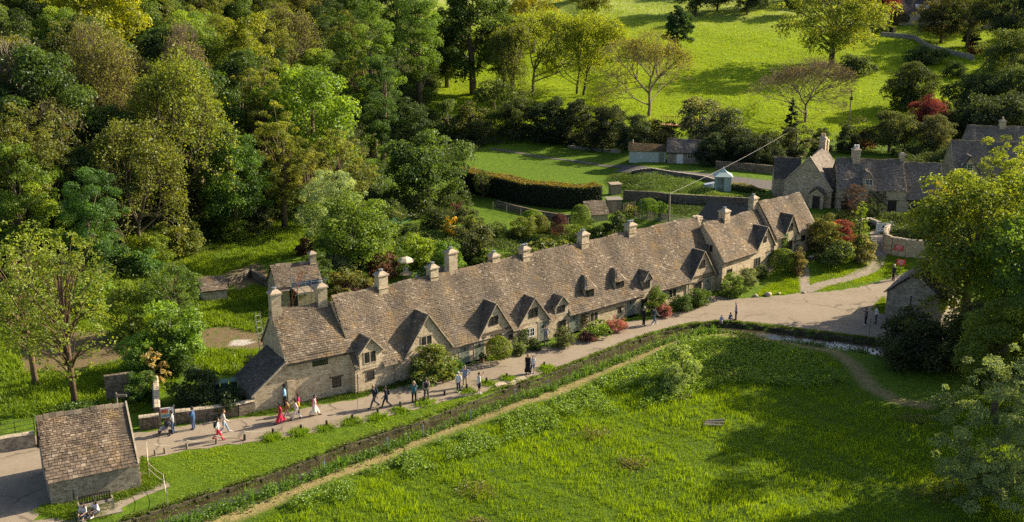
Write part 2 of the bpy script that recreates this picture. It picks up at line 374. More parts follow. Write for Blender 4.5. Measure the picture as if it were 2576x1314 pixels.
tag(mesh_obj('ground', np.stack([XX, YY, ZZ], -1), GF, ground_mat(), smooth=True,
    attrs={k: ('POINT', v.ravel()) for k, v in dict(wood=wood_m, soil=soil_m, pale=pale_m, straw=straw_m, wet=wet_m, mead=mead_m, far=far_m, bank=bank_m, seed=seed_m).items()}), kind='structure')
def gravel_mat():
    m, t, out = new_mat('gravel'); tc = N(t, 'ShaderNodeTexCoord').outputs['Object']
    n1 = noise(t, .22, 7, tc, .72); n2 = noise(t, 2.2, 6, tc, .75); n3 = noise(t, 30, 3, tc)
    c = ramp(t, math_(t, 'ADD', math_(t, 'MULTIPLY', n1, .55), math_(t, 'MULTIPLY', n2, .45)), [(.3, (.185, .145, .10)), (.5, (.275, .222, .16)), (.72, (.34, .28, .205))])
    v = N(t, 'ShaderNodeTexVoronoi', feature='DISTANCE_TO_EDGE'); v.inputs['Scale'].default_value = .16
    ds = N(t, 'ShaderNodeVectorMath', operation='ADD'); t.links.new(tc, ds.inputs[0]); nn = N(t, 'ShaderNodeTexNoise'); nn.inputs['Scale'].default_value = .8; t.links.new(tc, nn.inputs[0]); t.links.new(nn.outputs['Color'], ds.inputs[1]); t.links.new(ds.outputs[0], v.inputs[0])
    crack = math_(t, 'MULTIPLY', mapr(t, v.outputs['Distance'], 0, .02, .8, 0), mapr(t, noise(t, .25, 2, tc), .45, .55, 0, 1)); c = mix(t, crack, c, (.10, .08, .06))
    c = mix(t, mapr(t, n3, .6, .75, 0, .25), c, (.6, .52, .42))
    finish(t, out, c, .95, math_(t, 'ADD', n2, math_(t, 'MULTIPLY', n3, .5)), .35, .03, .1); return m
MT['gravel'] = gravel_mat()
pp = rough_poly(PATH_POLY)
from mathutils.geometry import tessellate_polygon
def flat_poly(name, pts, z, mat, drape=False):
    tri = tessellate_polygon([[Vector((p[0], p[1], 0)) for p in pts]])
    V = [(p[0], p[1], (TH(*p)+z) if drape else z) for p in pts]
    return mesh_obj(name, V, [tuple(t) for t in tri], mat)
tag(flat_poly('path', pp, .006, MT['gravel']), kind='structure')
tag(flat_poly('shed_apron', rough_poly([P(*p)[:2] for p in [(68, 1316), (190, 1290), (296, 1258), (380, 1222), (420, 1210), (428, 1224), (372, 1246), (296, 1282), (205, 1318), (120, 1345), (60, 1350)]], .06, .4, 9), .011, MT['gravel']), kind='structure')
def ribbon(name, px, w, mat, z=.04, jit=.12, pts=None, kind='structure', seed=5):
    c = pts or [G(*p)[:2] for p in px]; r = random.Random(seed); V = []; F = []
    dense = []
    for a, b in zip(c[:-1], c[1:]):
        k = max(1, int(math.dist(a, b)/.5)); dense += [(a[0]+(b[0]-a[0])*j/k, a[1]+(b[1]-a[1])*j/k) for j in range(k)]
    dense.append(c[-1]); n = len(dense)
    for i, p in enumerate(dense):
        a = dense[max(0, i-1)]; b = dense[min(n-1, i+1)]; d = math.dist(a, b); nx_, ny_ = -(b[1]-a[1])/d, (b[0]-a[0])/d
        ww = w(i/(n-1)) if callable(w) else w
        for s in (-1, -.33, .33, 1):
            o = s*ww/2+r.uniform(-jit, jit); x, y = p[0]+nx_*o, p[1]+ny_*o; V.append((x, y, TH(x, y)+z))
        if i: F += [(4*i-4+k, 4*i-3+k, 4*i+1+k, 4*i+k) for k in range(3)]
    o = mesh_obj(name, V, F, mat, smooth=True); tag(o, kind=kind); return o
MT['footpath'] = plain((.25, .205, .155), .95, .3, 2.5)
MT['footpath_dark'] = plain((.115, .10, .088), .95, .3, 2.5)  # dark gravel, with the shade over the upper garden put into its colour
ribbon('footpath', [(2209, 580), (2213, 610), (2213, 635), (2192, 678), (2128, 703), (2070, 716), (2030, 733)], lambda f: 1.9-.6*f, MT['footpath'])
ribbon('garden_path', [(2008, 640), (2018, 672), (2022, 700), (2026, 735)], 1.2, MT['footpath'], .035)
ribbon('grass_track', [(1905, 700), (1870, 722), (1830, 752)], .6, MT['footpath'], .03)
ribbon('lawn_path', [(1235, 375), (1320, 388), (1440, 405), (1550, 418), (1600, 422)], 1.0, MT['footpath_dark'], .05)
ribbon('terrace_path', [(1560, 425), (1640, 432), (1730, 440), (1830, 452), (1965, 470)], lambda f: 2.6+3.2*f, MT['footpath_dark'], .05)
# water in the stream
def water_mat():
    m, t, out = new_mat('stream_water'); tc = N(t, 'ShaderNodeTexCoord').outputs['Object']
    c = ramp(t, noise(t, 1.1, 5, tc), [(.3, (.030, .024, .014)), (.7, (.085, .066, .038))])
    b = finish(t, out, c, .12, noise(t, 2.2, 3, tc), .10, .05, .5); return m
ext = lambda q: [tuple(p) for p in q]
WV = []; WF = []
for i, (a, b) in enumerate(zip(UB+NRM*-.05, LB+NRM*.15)):
    WV += [(a[0], a[1], -.42), (b[0], b[1], -.42)]
    if i: WF.append((2*i-2, 2*i-1, 2*i+1, 2*i))
tag(mesh_obj('stream_water', WV, WF, water_mat()), kind='structure')
# stone edge of the stream on the path side: rough blocks in one wall
mb = MB(); L0 = 0
for a, b, nn in zip(UB[:-1], UB[1:], NRM):
    d = b-a; L = np.linalg.norm(d); d /= L; x = 0
    while x < L:
        w = R.uniform(.4, .9); p = a+d*x; q = a+d*min(L, x+w-.006); o = R.uniform(-.04, .06); hgt = R.uniform(-.16, -.07)
        t_ = R.random()
        mb.hexa([(*(p-nn*.22), -.8), (*(q-nn*.22), -.8), (*(q+nn*(.1+o)), -.8), (*(p+nn*(.1+o)), -.8), (*(p-nn*.22), hgt), (*(q-nn*.22), hgt+.01), (*(q+nn*(.08+o)), hgt), (*(p+nn*(.08+o)), hgt+.01)], t_)
        x += w
tag(mb.build('stream_wall', MT['bank']), 'long low drystone wall edging the stream along the path side', 'wall')

# ------------------------------------------------------------------ stone-tiled roofs
def sagf(x, y, L):
    return (.045*math.sin(x*.83+1)+.04*math.sin(x*2.1+.4)+.03*math.sin(x*.37+y*1.1))*min(1, y/L*1.3+.25)+.02
def tiles(name, parent, E, a, b, w, L, mat, xl=(0, 0), xr=None, mask=None, e0=.21, e1=.12, seed=1, underlay=True, xo=0.0):
    """E eave corner, a along, b up the slope; xl/xr = start and end of the strip at eave and ridge."""
    r = random.Random(seed); E = Vector(E); a = Vector(a).normalized(); b = Vector(b).normalized(); n = a.cross(b)
    if n.z < 0: n = -n
    xr = xr or (w, w); V = []; F = []; T = []; y = 0.0
    while y < L-.02:
        k = y/L; ex = e0+(e1-e0)*k; y2 = min(L, y+ex*1.35); l = xl[0]+(xl[1]-xl[0])*k; rr = xr[0]+(xr[1]-xr[0])*k
        k2 = min(1, (y+ex)/L); l = max(l, xl[0]+(xl[1]-xl[0])*k2) if xl[1] > xl[0] else l; rr = min(rr, xr[0]+(xr[1]-xr[0])*k2) if xr[1] < xr[0] else rr
        x = l-r.uniform(0, .2); sag = r.uniform(-.012, .012)
        while x < rr-.03:
            tw = r.uniform(.17, .36)*(1.15-.4*k); x0 = max(l, x); x1 = min(rr, x+tw-.022); x += tw
            if x1-x0 < .05 or (mask and mask((x0+x1)/2, y+.05)): continue
            j = [r.uniform(-.022, .022) for _ in range(4)]; up = .062+r.uniform(-.012, .02); th = r.uniform(.03, .05)
            q = lambda xx, yy, hh: tuple(E+a*xx+b*yy+n*(hh+sagf(xx+xo, yy, L)))
            i = len(V)
            V += [q(x0, y+j[0]+sag, up-th), q(x1, y+j[1]+sag, up-th), q(x1, y2, .006), q(x0, y2, .006),
                  q(x0, y+j[0]+sag, up), q(x1, y+j[1]+sag, up+r.uniform(-.008, .008)), q(x1, y2, .012+j[2]*.2), q(x0, y2, .012+j[3]*.2)]
            F += [(i+4, i+5, i+6, i+7), (i, i+1, i+5, i+4), (i+1, i+2, i+6, i+5), (i+3, i, i+4, i+7)]
            tv = min(1, max(0, r.gauss(.5, .19))); tv = 1.0 if r.random() < .018 else tv; T += [tv]*4
        y += ex
    if underlay:
        i = len(V); q = lambda xx, yy: tuple(E+a*xx+b*yy-n*.01)
        V += [q(xl[0], 0), q(xr[0], 0), q(xr[1], L), q(xl[1], L)]; F.append((i, i+1, i+2, i+3)); T.append(.1)
    return mesh_obj(name, V, F, mat, parent, T)
class House:
    """Local frame: x along the front, y into the house, z up; front wall on y = 0."""
    def __init__(s, name, label, O, ang, L, dep, eave, ridge, z0=0.0, wall='stone', tile='tile', cat='house', group=None, half=None):
        s.O = O; s.ang = rad(ang); s.L = L; s.dep = dep; s.eave = eave; s.ridge = ridge; s.z0 = z0; s.wm = MT[wall]; s.tm = MT[tile]; s.half = half or dep/2
        s.root = thing(name, label, cat, (O[0], O[1], z0), s.ang, group); s.dorm = []; s.seed = int(abs(O[0]*37+O[1]*91+L*13)) % 9999; s.wb = MB(); s.x0 = 0.0; s.x1 = L
        s.slope = (ridge-eave)/s.half
    def px(s, px, py, d=0.0):
        a, z = fh(s.O, s.ang, px, py, d); return a, z-s.z0
    def pxl(s, px, py, x=0.0):                  # on the gable wall plane at local x
        u = (math.cos(s.ang), math.sin(s.ang)); O = (s.O[0]+u[0]*x, s.O[1]+u[1]*x); a, z = fh(O, s.ang+PI/2, px, py); return a, z-s.z0
    def zr(s, d): return s.eave+s.slope*d
    def walls(s, l=True, r=True, back=True, low=-.5, quoins=()):
        w = s.wb; x0, x1, e, h = s.x0, s.x1, s.eave-.05, s.half
        w.face([(x0, 0, low), (x1, 0, low), (x1, 0, e), (x0, 0, e)])
        pk = s.ridge-.06
        w.face([(x0, 0, low), (x0, 0, e), (x0, h, pk), (x0, s.dep, e), (x0, s.dep, low)])
        w.face([(x1, 0, low), (x1, s.dep, low), (x1, s.dep, e), (x1, h, pk), (x1, 0, e)])
        w.face([(x0, s.dep, low), (x0, s.dep, e), (x1, s.dep, e), (x1, s.dep, low)])
    def done(s, smooth=False): s.wb.build('wall', s.wm, s.root)
    def roof(s, ovl=.0, ovr=.0, ov=.22, back=True, e0=.205, e1=.115, tm=None):
        h = s.half; rise = s.ridge-s.eave; b = Vector((0, h, rise)).normalized(); z = s.eave-s.slope*ov; L = math.hypot(h+ov, rise+s.slope*ov); w = s.x1-s.x0+ovl+ovr
        bl = math.hypot(1, s.slope)
        def mask(x, y):
            xx = x+s.x0-ovl; d = y/bl-ov
            for (a0, a1, zf, za, d0) in s.dorm:
                if d0 < .3 and a0-.05 < xx < a1+.05:
                    m = (a0+a1)/2; zt = zf+(za-zf)*(1-abs(xx-m)/((a1-a0)/2))
                    if s.eave+s.slope*d < zt-.05: return True
            return False
        s.rf = tiles('roof', s.root, (s.x0-ovl, -ov, z), (1, 0, 0), b, w, L, tm or s.tm, mask=mask, seed=s.seed, underlay=False, e0=e0, e1=e1, xo=s.x0-ovl)
        mb = MB(); o = .02
        mb.face([(s.x0-ovl, o, s.zr(o)-.03), (s.x1+ovr, o, s.zr(o)-.03), (s.x1+ovr, h, s.ridge-.03), (s.x0-ovl, h, s.ridge-.03)], .1)
        if back:
            hb = s.dep-h; sb = rise/hb
            mb.face([(s.x0-ovl, h, s.ridge), (s.x1+ovr, h, s.ridge), (s.x1+ovr, s.dep+.2, s.eave-.2*sb), (s.x0-ovl, s.dep+.2, s.eave-.2*sb)], .4)
            mb.face([(s.x1+ovr, h, s.ridge-.12), (s.x0-ovl, h, s.ridge-.12), (s.x0-ovl, s.dep+.2, s.eave-.2*sb-.1), (s.x1+ovr, s.dep+.2, s.eave-.2*sb-.1)], .4)
        mb.build('roof_slope', s.tm, s.root)
        r = random.Random(s.seed+5); mb = MB(); x = s.x0-ovl
        while x < s.x1+ovr-.05:
            wd_ = min(r.uniform(.35, .55), s.x1+ovr-x); dz = r.uniform(-.015, .015)+sagf(x, 1, 1)*1.1
            p = lambda xx, dy, dzz: (xx, h+dy, s.ridge+dzz+dz)
            mb.hexa([p(x, -.17, -.17*s.slope+.05), p(x+wd_-.015, -.17, -.17*s.slope+.05), p(x+wd_-.015, .17, -.2), p(x, .17, -.2), p(x, -.03, .09), p(x+wd_-.015, -.03, .09), p(x+wd_-.015, .05, .09), p(x, .05, .09)], r.random()); x += wd_
        mb.build('ridge', MT['tile'] if tm is None else tm, s.root)
    def fmap(s, side='f', d=0.0):
        if side == 'f': return lambda a, o, z: (a, d-o, z)
        if side == 'l': return lambda a, o, z: (d-o, a, z)
        return lambda a, o, z: (s.L+d+o, a, z)
    def window(s, a, z, w, h, side='f', d=0.0, lights=2, frame='dark_wood', lintel=None, bars=True, sill=None, parent=None):
        f = s.fmap(side, d); mb = MB(); t = .055
        mb.box(a-w/2, a-w/2+t, -.04, .035, z-h/2, z+h/2, f); mb.box(a+w/2-t, a+w/2, -.04, .035, z-h/2, z+h/2, f)
        mb.box(a-w/2+t, a+w/2-t, -.04, .033, z-h/2, z-h/2+t, f); mb.box(a-w/2+t, a+w/2-t, -.04, .033, z+h/2-t, z+h/2, f)
        for k in range(1, lights):
            x = a-w/2+w*k/lights; mb.box(x-.035, x+.035, -.04, .03, z-h/2+t, z+h/2-t, f)
        fr = mb.build('window', MT[frame], parent or s.root); mb = MB()
        mb.face([f(a-w/2+t, .004, z-h/2+t), f(a+w/2-t, .004, z-h/2+t), f(a+w/2-t, .004, z+h/2-t), f(a-w/2+t, .004, z+h/2-t)])
        mb.build('pane', MT['glass'], fr)
        if bars:
            mb = MB(); lw = w/lights
            for k in range(lights):
                x0 = a-w/2+lw*k; x = x0+lw/2; mb.box(x-.012, x+.012, .006, .016, z-h/2+t, z+h/2-t, f)
                nb = max(1, int(h/.3))
                for q in range(1, nb): zz = z-h/2+h*q/nb; mb.box(x0+.04, x0+lw-.04, .006, .0155, zz-.012, zz+.012, f)
            mb.build('glazing_bars', MT['white' if frame == 'white' else ('dark_wood')], fr)
        if lintel:
            mb = MB(); mb.box(a-w/2-.22, a+w/2+.2, -.04, .03, z+h/2+.01, z+h/2+.13, f); mb.build('lintel', MT[lintel], s.root)
        if sill:
            mb = MB(); mb.box(a-w/2-.1, a+w/2+.1, -.04, .07, z-h/2-.09, z-h/2-.01, f); mb.build('sill', MT[sill], s.root)
    def wpx(s, px, py, w, h, side='f', d=0.0, **k):
        a, z = (s.px(px, py, d) if side == 'f' else s.pxl(px, py, 0 if side == 'l' else s.L))
        if side == 'f' and d == 0 and any(g[4] < .3 and g[0] < a < g[1] for g in s.dorm): d = -.03
        s.window(a, z, w, h, side, d, **k)
    def door(s, a, w, h, z=0.0, side='f', d=0.0, mat='sage', lintel='lintel', lites=True):
        f = s.fmap(side, d); mb = MB(); n = 5
        for k in range(n): x = a-w/2+w*k/n; mb.box(x+.004, x+w/n-.004, -.03, .022+.004*(k % 2), z, z+h, f, R.random())
        dr = mb.build('door', MT[mat], s.root)
        mb = MB(); mb.box(a+w*.3, a+w*.36, .027, .06, z+h*.48, z+h*.54, f); mb.build('handle', MT['iron'], dr)
        if lites:
            mb = MB(); mb.box(a-w*.12, a+w*.08, .027, .034, z+h*.66, z+h*.82, f); mb.build('door_pane', MT['glass'], dr)
        mb = MB(); mb.box(a-w/2-.09, a-w/2-.005, -.04, .03, z, z+h, f); mb.box(a+w/2+.005, a+w/2+.09, -.04, .03, z, z+h, f); mb.build('door_frame', MT['coping'], s.root)
        if lintel:
            mb = MB(); mb.box(a-w/2-.25, a+w/2+.25, -.04, .04, z+h+.01, z+h+.14, f); mb.build('lintel', MT[lintel], s.root)
        mb = MB(); mb.box(a-w/2-.1, a+w/2+.1, .0, .45, z-.6, z+.0, f); mb.build('doorstep', MT['coping'], s.root)
    def dpx(s, px, pyb, w, h, **k):
        a, z = s.px(px, pyb); s.door(a, w, h, 0.0 if 'z' not in k else k.pop('z'), **k)
    def chimney(s, x, y, zb, zt, w=.78, t=.7, pots=1, pot='metal', mat='stone'):
        mb = MB(); mb.box(x-w/2, x+w/2, y-t/2, y+t/2, zb, zt-.22); mb.box(x-w/2-.05, x+w/2+.05, y-t/2-.05, y+t/2+.05, zb+.55, zb+.63)
        c = mb.build('chimney', MT[mat], s.root); mb = MB()
        mb.box(x-w/2-.09, x+w/2+.09, y-t/2-.09, y+t/2+.09, zt-.22, zt-.1)
        mb.hexa([(x-w/2-.07, y-t/2-.07, zt-.1), (x+w/2+.07, y-t/2-.07, zt-.1), (x+w/2+.07, y+t/2+.07, zt-.1), (x-w/2-.07, y+t/2+.07, zt-.1),
                 (x-w*.22, y-t*.22, zt+.12), (x+w*.22, y-t*.22, zt+.12), (x+w*.22, y+t*.22, zt+.12), (x-w*.22, y+t*.22, zt+.12)])
        mb.build('chimney_cap', MT['cap'], c)
        for k in range(pots):
            px_ = x+(k-(pots-1)/2)*.36; mb = MB(); mb.lathe([(.13, zt+.08), (.11, zt+.24), (.2, zt+.25), (.2, zt+.29), (.03, zt+.33)] if pot == 'metal' else [(.15, zt+.05), (.12, zt+.4), (.15, zt+.42), (.15, zt+.46), (.1, zt+.46)], 10, (px_, y))
            mb.build('chimney_pot', MT[pot], c)
    def cpx(s, px, pyt, d, zb=None, **k):
        a, z = s.px(px, pyt, d); s.chimney(a, d, zb if zb is not None else s.zr(min(d, s.half))-.6, z, **k)
    def gable(s, a0, a1, zf, za, d0=0.0, hip=False, ov=.16, cope=True, wall=None, tm=None, tie=None):
        """A front gable or a dormer rising from the front slope; a0..a1 its width, zf its eaves, za its apex."""
        s.dorm.append((a0, a1, zf, za, d0)); m = (a0+a1)/2; zb = s.zr(d0)-.05 if d0 > .3 else min(s.eave-.1, zf-.05); hw = (a1-a0)/2
        dz = lambda z: (z-s.eave)/s.slope
        b0 = dz(zf)-d0; b1 = dz(za)-d0; w = MB(); y0 = d0-.025; th = .28
        if hip: pf = [(a0, zb), (a1, zb), (a1, zf), (a0, zf)]
        else: pf = [(a0, zb), (a1, zb), (a1, zf-.03), (m, za-.05), (a0, zf-.03)]
        w.face([(x, y0, z) for x, z in pf])
        for x, sg in ((a0, 1), (a1, -1)):
            q = [(x, y0, zb), (x, y0, zf), (x, d0+max(b0, .15)+.1, zf)]; w.face(q[::sg])
        w.build('gable_wall', MT[wall] if wall else s.wm, s.root)
        rise = za-zf; sl = math.hypot(hw, rise); tm = tm or s.tm; k = .12
        f0 = -ov; e = hw*k
        mb = MB()
        for sg, ax in ((1, a0), (-1, a1)):
            E = Vector((ax-sg*e, d0, zf-rise*k)); b = Vector((sg*hw, 0, rise)).normalized(); L = sl*(1+k)
            tiles('dormer_roof', s.root, E, (0, 1, 0), b, 1, L, tm, xl=(f0, .62 if hip else f0), xr=(max(b0, .05)+.12, b1+.05), seed=s.seed+int(ax*10), e0=.21, e1=.14)
        if hip:
            yh = d0+.62; b = Vector((0, .62, rise)).normalized(); tiles('dormer_roof', s.root, (a0-e, d0-ov, zf-rise*k*1.2), (1, 0, 0), b, a1-a0+2*e, math.hypot(.62+ov, rise*(1+k*1.2)), tm, xl=(0, hw+e), xr=(a1-a0+2*e, hw+e), seed=s.seed+77, e0=.22, e1=.17)
        c = MB(); zz = za+.06
        st = .62 if hip else f0
        c.hexa([(m-.09, d0+st, zz-.13), (m+.09, d0+st, zz-.13), (m+.09, d0+b1, zz-.13), (m-.09, d0+b1, zz-.13), (m-.03, d0+st, zz+.02), (m+.03, d0+st, zz+.02), (m+.03, d0+b1, zz+.02), (m-.03, d0+b1, zz+.02)])
        if cope:
            for sg, ax in ((1, a0), (-1, a1)):
                x0, z0_ = ax-sg*hw*k, zf-rise*k; nx_, nz = -sg*rise/sl, hw/sl
                y1, y2 = (d0+f0-.05, d0+f0+.1)
                if hip: p0, p1 = (ax-sg*e, d0-ov, zf-rise*k*1.2), (m, d0+.62, za)
                else: p0, p1 = (x0, 0, z0_), (m, 0, za)
                if hip: c.tube([Vector(p0)+Vector((0, 0, .07)), Vector(p1)+Vector((0, 0, .07))], .07, 4)
                else:
                    q = [(x0, z0_), (m, za), (m+nx_*0, za+.10), (x0+nx_*.08, z0_+nz*.10)]
                    i = [(x, y1, z) for x, z in q]+[(x, y2, z) for x, z in q]; c.hexa(i)
        c.build('coping', MT['coping'], s.root)
        if tie:
            t = MB(); t.box(a0+.1, a1-.1, y0-.05, y0-.003, tie-.09, tie+.07); t.build('tie_beam', MT['lintel'], s.root)
    def verge(s, side='l', ov=.08, mat='coping', w=.22):
        x = s.x0-ov if side == 'l' else s.x1+ov; c = MB(); h = s.half
        for y0, z0_, y1, z1 in ((-.2, s.eave-.2*s.slope, h, s.ridge), (s.dep+.2, s.eave-.2*s.slope, h, s.ridge)):
            c.hexa([(x-w/2, y0, z0_-.02), (x+w/2, y0, z0_-.02), (x+w/2, y1, z1-.02), (x-w/2, y1, z1-.02), (x-w/2, y0, z0_+.12), (x+w/2, y0, z0_+.12), (x+w/2, y1, z1+.12), (x-w/2, y1, z1+.12)])
        c.build('verge_coping', MT[mat], s.root)
    def pipe(s, px, pyt, pyb=None, ztop=None, mat='grey_wood'):
        a, z = s.px(px, pyt); mb = MB(); mb.tube([(a, -.1, -.05), (a, -.1, (ztop or z)-.15), (a+.05, -.16, ztop or z)], .055, 7); mb.build('drainpipe', MT[mat], s.root)
    def gutter(s, a0, a1, z=None, mat='iron', o=.26):
        z = (z if z is not None else s.eave-s.slope*.22)-.05; mb = MB(); mb.box(a0, a1, -o-.05, -o+.05, z-.06, z+.03); mb.build('gutter', MT[mat], s.root)

# ------------------------------------------------------------------ the terrace of cottages
A39 = rad(39); RO = (-12.15, 77.45); EV, RG, HF = 2.05, 7.1, 3.1
row = [('stone cottage with one small wall gable, beside the taller end house', 0, 3.35),
       ('stone cottage with the widest big gable, climbing shrub on its front wall', 3.35, 10.15),
       ('stone cottage with paired sage doors and a tall gable over a dark open doorway', 10.15, 16.6),
       ('stone cottage with white framed lower window and man standing in its doorway', 16.6, 20.75),
       ('stone cottage with rose over the door under small dormer and one hipped dormer', 20.75, 28.0),
       ('stone cottage with hipped dormer and pink flower bed before its sage door', 28.0, 34.8),
       ('stone cottage with shaded gable roof, joined to the taller projecting house', 34.8, 42.6)]
RH = []
for lb, x0, x1 in row:
    u = (math.cos(A39), math.sin(A39)); h = House('terraced_cottage', lb, RO, 39, x1, 6.2, EV, RG, half=HF, group='cottages of the old terrace')
    h.x0 = x0; h.x1 = x1; h.seed = 100+int(x0*7); RH.append(h)
c1, c2, c3, c4, c5, c6, c7 = RH
def G_(h, ap, l, r, zf=None, **k):
    a, za = h.px(*ap); a0, z0 = h.px(*l); a1, z1 = h.px(*r)
    if k.get('d0'): a, za = h.px(*ap, k['d0']); a0, z0 = h.px(*l, k['d0']); a1, z1 = h.px(*r, k['d0'])
    h.gable(a0, a1, zf if zf is not None else (z0+z1)/2, za, **k)
G_(c1, (929, 851), (903, 893), (960, 876))
G_(c2, (1072, 793), (1019, 889), (1133, 871), zf=2.0)
G_(c3, (1240, 766), (1206, 850), (1286, 823), zf=1.95, tie=2.1)
G_(c4, (1340, 751), (1306, 817), (1379, 798), zf=2.05)
G_(c5, (1412, 746), (1397, 772), (1429, 763), wall='render')
G_(c5, (1476, 701), (1471, 727), (1495, 722), d0=.42, hip=True, wall='render')
G_(c6, (1551, 683), (1547, 707), (1570, 702), d0=.42, hip=True, wall='render')
G_(c6, (1628, 684), (1619, 708), (1639, 700), wall='render')
G_(c7, (1767, 634), (1739, 702), (1796, 683), zf=2.0, tie=2.1, tm=MT['tile_dark'])  # dark slates put the shade on this last gable roof into its colour
for h in RH: h.walls(); h.done(); h.roof()
c7.verge('r', -.1)
# windows and doors (photo position -> place on the wall)
c1.wpx(930, 898, 1.15, 1.0, frame='coping', lintel=None); c1.wpx(933, 944, .62, .75, lights=1, lintel='lintel')
c2.wpx(1072, 856, 1.1, .85, frame='coping', lintel='cap', sill='coping'); c2.wpx(1038, 919, .42, .48, lights=1)
c3.dpx(1169, 919, .95, 1.72); c3.dpx(1206, 898, .95, 1.72); c3.door(14.1, .85, 1.75, mat='dark_wood', lites=False)  # dark_wood leaf is a dark panel for the shade inside the open doorway
c3.wpx(1241, 807, .95, .8)
c4.wpx(1285, 846, .5, .62, lights=1, lintel='lintel'); c4.wpx(1341, 787, 1.0, .85); c4.wpx(1332, 837, 1.1, .8, frame='white', lintel='coping')
c4.dpx(1366, 866, .95, 1.8, mat='sage', lintel='coping')
c5.wpx(1411, 777, .9, .65, d=0); c5.wpx(1414, 817, .8, .85); c5.dpx(1443, 836, 1.0, 1.75); c5.wpx(1494, 797, 1.0, .9, frame='coping')
def dwin(h, px, py, d=.42, w=1.05, hh=.78): a, z = h.px(px, py, d); h.window(a, z, w, hh, d=d-.03)
dwin(c5, 1483, 737); dwin(c6, 1559, 714)
c6.wpx(1559, 781, .42, .5, lights=1, lintel='lintel'); c6.dpx(1585, 801, 1.05, 1.75); c6.wpx(1620, 762, .75, .8); c6.wpx(1627, 716, .85, .8, d=-.03)
c7.wpx(1692, 737, 1.1, .95, frame='coping'); c7.wpx(1766, 665, .85, .8, d=-.03); c7.wpx(1756, 720, .95, .7, lintel='lintel'); c7.dpx(1779, 733, 1.0, 1.75)
for h, x0, x1 in ((c3, 10.2, 16.3), (c5, 23.0, 28), (c6, 28, 31.4), (c7, 34.9, 38.6)): h.gutter(x0, x1)
c1.pipe(897, 924); c2.pipe(990, 903); c7.pipe(1730, 714, mat='sage')
for h, px, pt, d, k in ((c2, 958, 686, 3.1, dict(w=.85)), (c2, 1087, 668, 3.1, {}), (c3, 1134, 630, 4.6, dict(zb=3.0, w=.9)), (c3, 1242, 639, 3.3, {}), (c4, 1319, 622, 3.1, dict(pots=2)),
                        (c5, 1467, 585, 3.1, dict(w=.9)), (c6, 1586, 562, 3.1, dict(w=.95, pots=2)), (c7, 1754, 546, 3.3, dict(w=.7, pots=0))):
    h.cpx(px, pt, d, **k)
# rear wing roofs behind the ridge
def rear_wing(h, a0, a1, ln, zr):
    mb = MB(); m = (a0+a1)/2; ze = 2.4
    mb.face([(a0, 3, ze), (a0, 6.2+ln, ze), (m, 6.2+ln, zr), (m, 3, zr)], .3); mb.face([(m, 3, zr), (m, 6.2+ln, zr), (a1, 6.2+ln, ze), (a1, 3, ze)], .4); mb.build('rear_roof', MT['tile'], h.root)
    w = MB(); w.face([(a0+.1, 6.1+ln, -.3), (a0+.1, 6.1+ln, ze), (m, 6.1+ln, zr-.1), (a1-.1, 6.1+ln, ze), (a1-.1, 6.1+ln, -.3)]); w.face([(a0+.1, 6.1, -.3), (a0+.1, 6.1+ln, -.3), (a0+.1, 6.1+ln, ze), (a0+.1, 6.1, ze)]); w.face([(a1-.1, 6.1, -.3), (a1-.1, 6.1, ze), (a1-.1, 6.1+ln, ze), (a1-.1, 6.1+ln, -.3)]); w.build('rear_wall', MT['stone'], h.root)
rear_wing(c3, 11.2, 15.8, 1.5, 6.3)
# taller end house on the left with lean-to
e = House('end_cottage', 'tall end cottage with plain two storey front wall and dark lean-to roof', (-16.95, 75.35), 31, 5.15, 5.5, 3.6, 6.65, cat='house')
e.walls(low=-.6)
w = e.wb; w.face([(-2.6, 0, -.6), (0, 0, -.6), (0, 0, 3.5), (-2.6, 0, 1.45)]); w.face([(-2.6, 0, -.6), (-2.6, 0, 1.45), (-2.6, 4.2, 1.45), (-2.6, 4.2, -.6)]); w.face([(-2.6, 4.2, -.6), (-2.6, 4.2, 1.45), (0, 4.2, 3.5), (0, 4.2, -.6)])
w.box(-.06, .45, -.14, 0, -.6, 2.0)
e.done(); e.roof(ovl=.1, ovr=.12)
tiles('lean_to_roof', e.root, (-2.8, -.14, 1.32), (0, 1, 0), Vector((2.7, 0, 2.13)), 4.6, 3.52, MT['tile_dark'], seed=44, e0=.21, e1=.15)
mb = MB(); mb.hexa([(-2.85, -.24, 1.25), (0, -.24, 3.5), (0, -.1, 3.5), (-2.85, -.1, 1.25), (-2.85, -.24, 1.42), (0, -.24, 3.68), (0, -.1, 3.68), (-2.85, -.1, 1.42)]); mb.build('verge_coping', MT['coping'], e.root)
e.verge('l', .02, w=.16)
e.wpx(805, 905, 1.25, .95, lintel='lintel'); e.wpx(847, 962, .72, .78, lights=1, lintel='lintel'); e.gutter(.0, 5.1)
e.chimney(.3, 2.75, 5.6, 8.3, w=.76, t=.76); e.cpx(806, 716, 2.9, w=.76, t=.76)
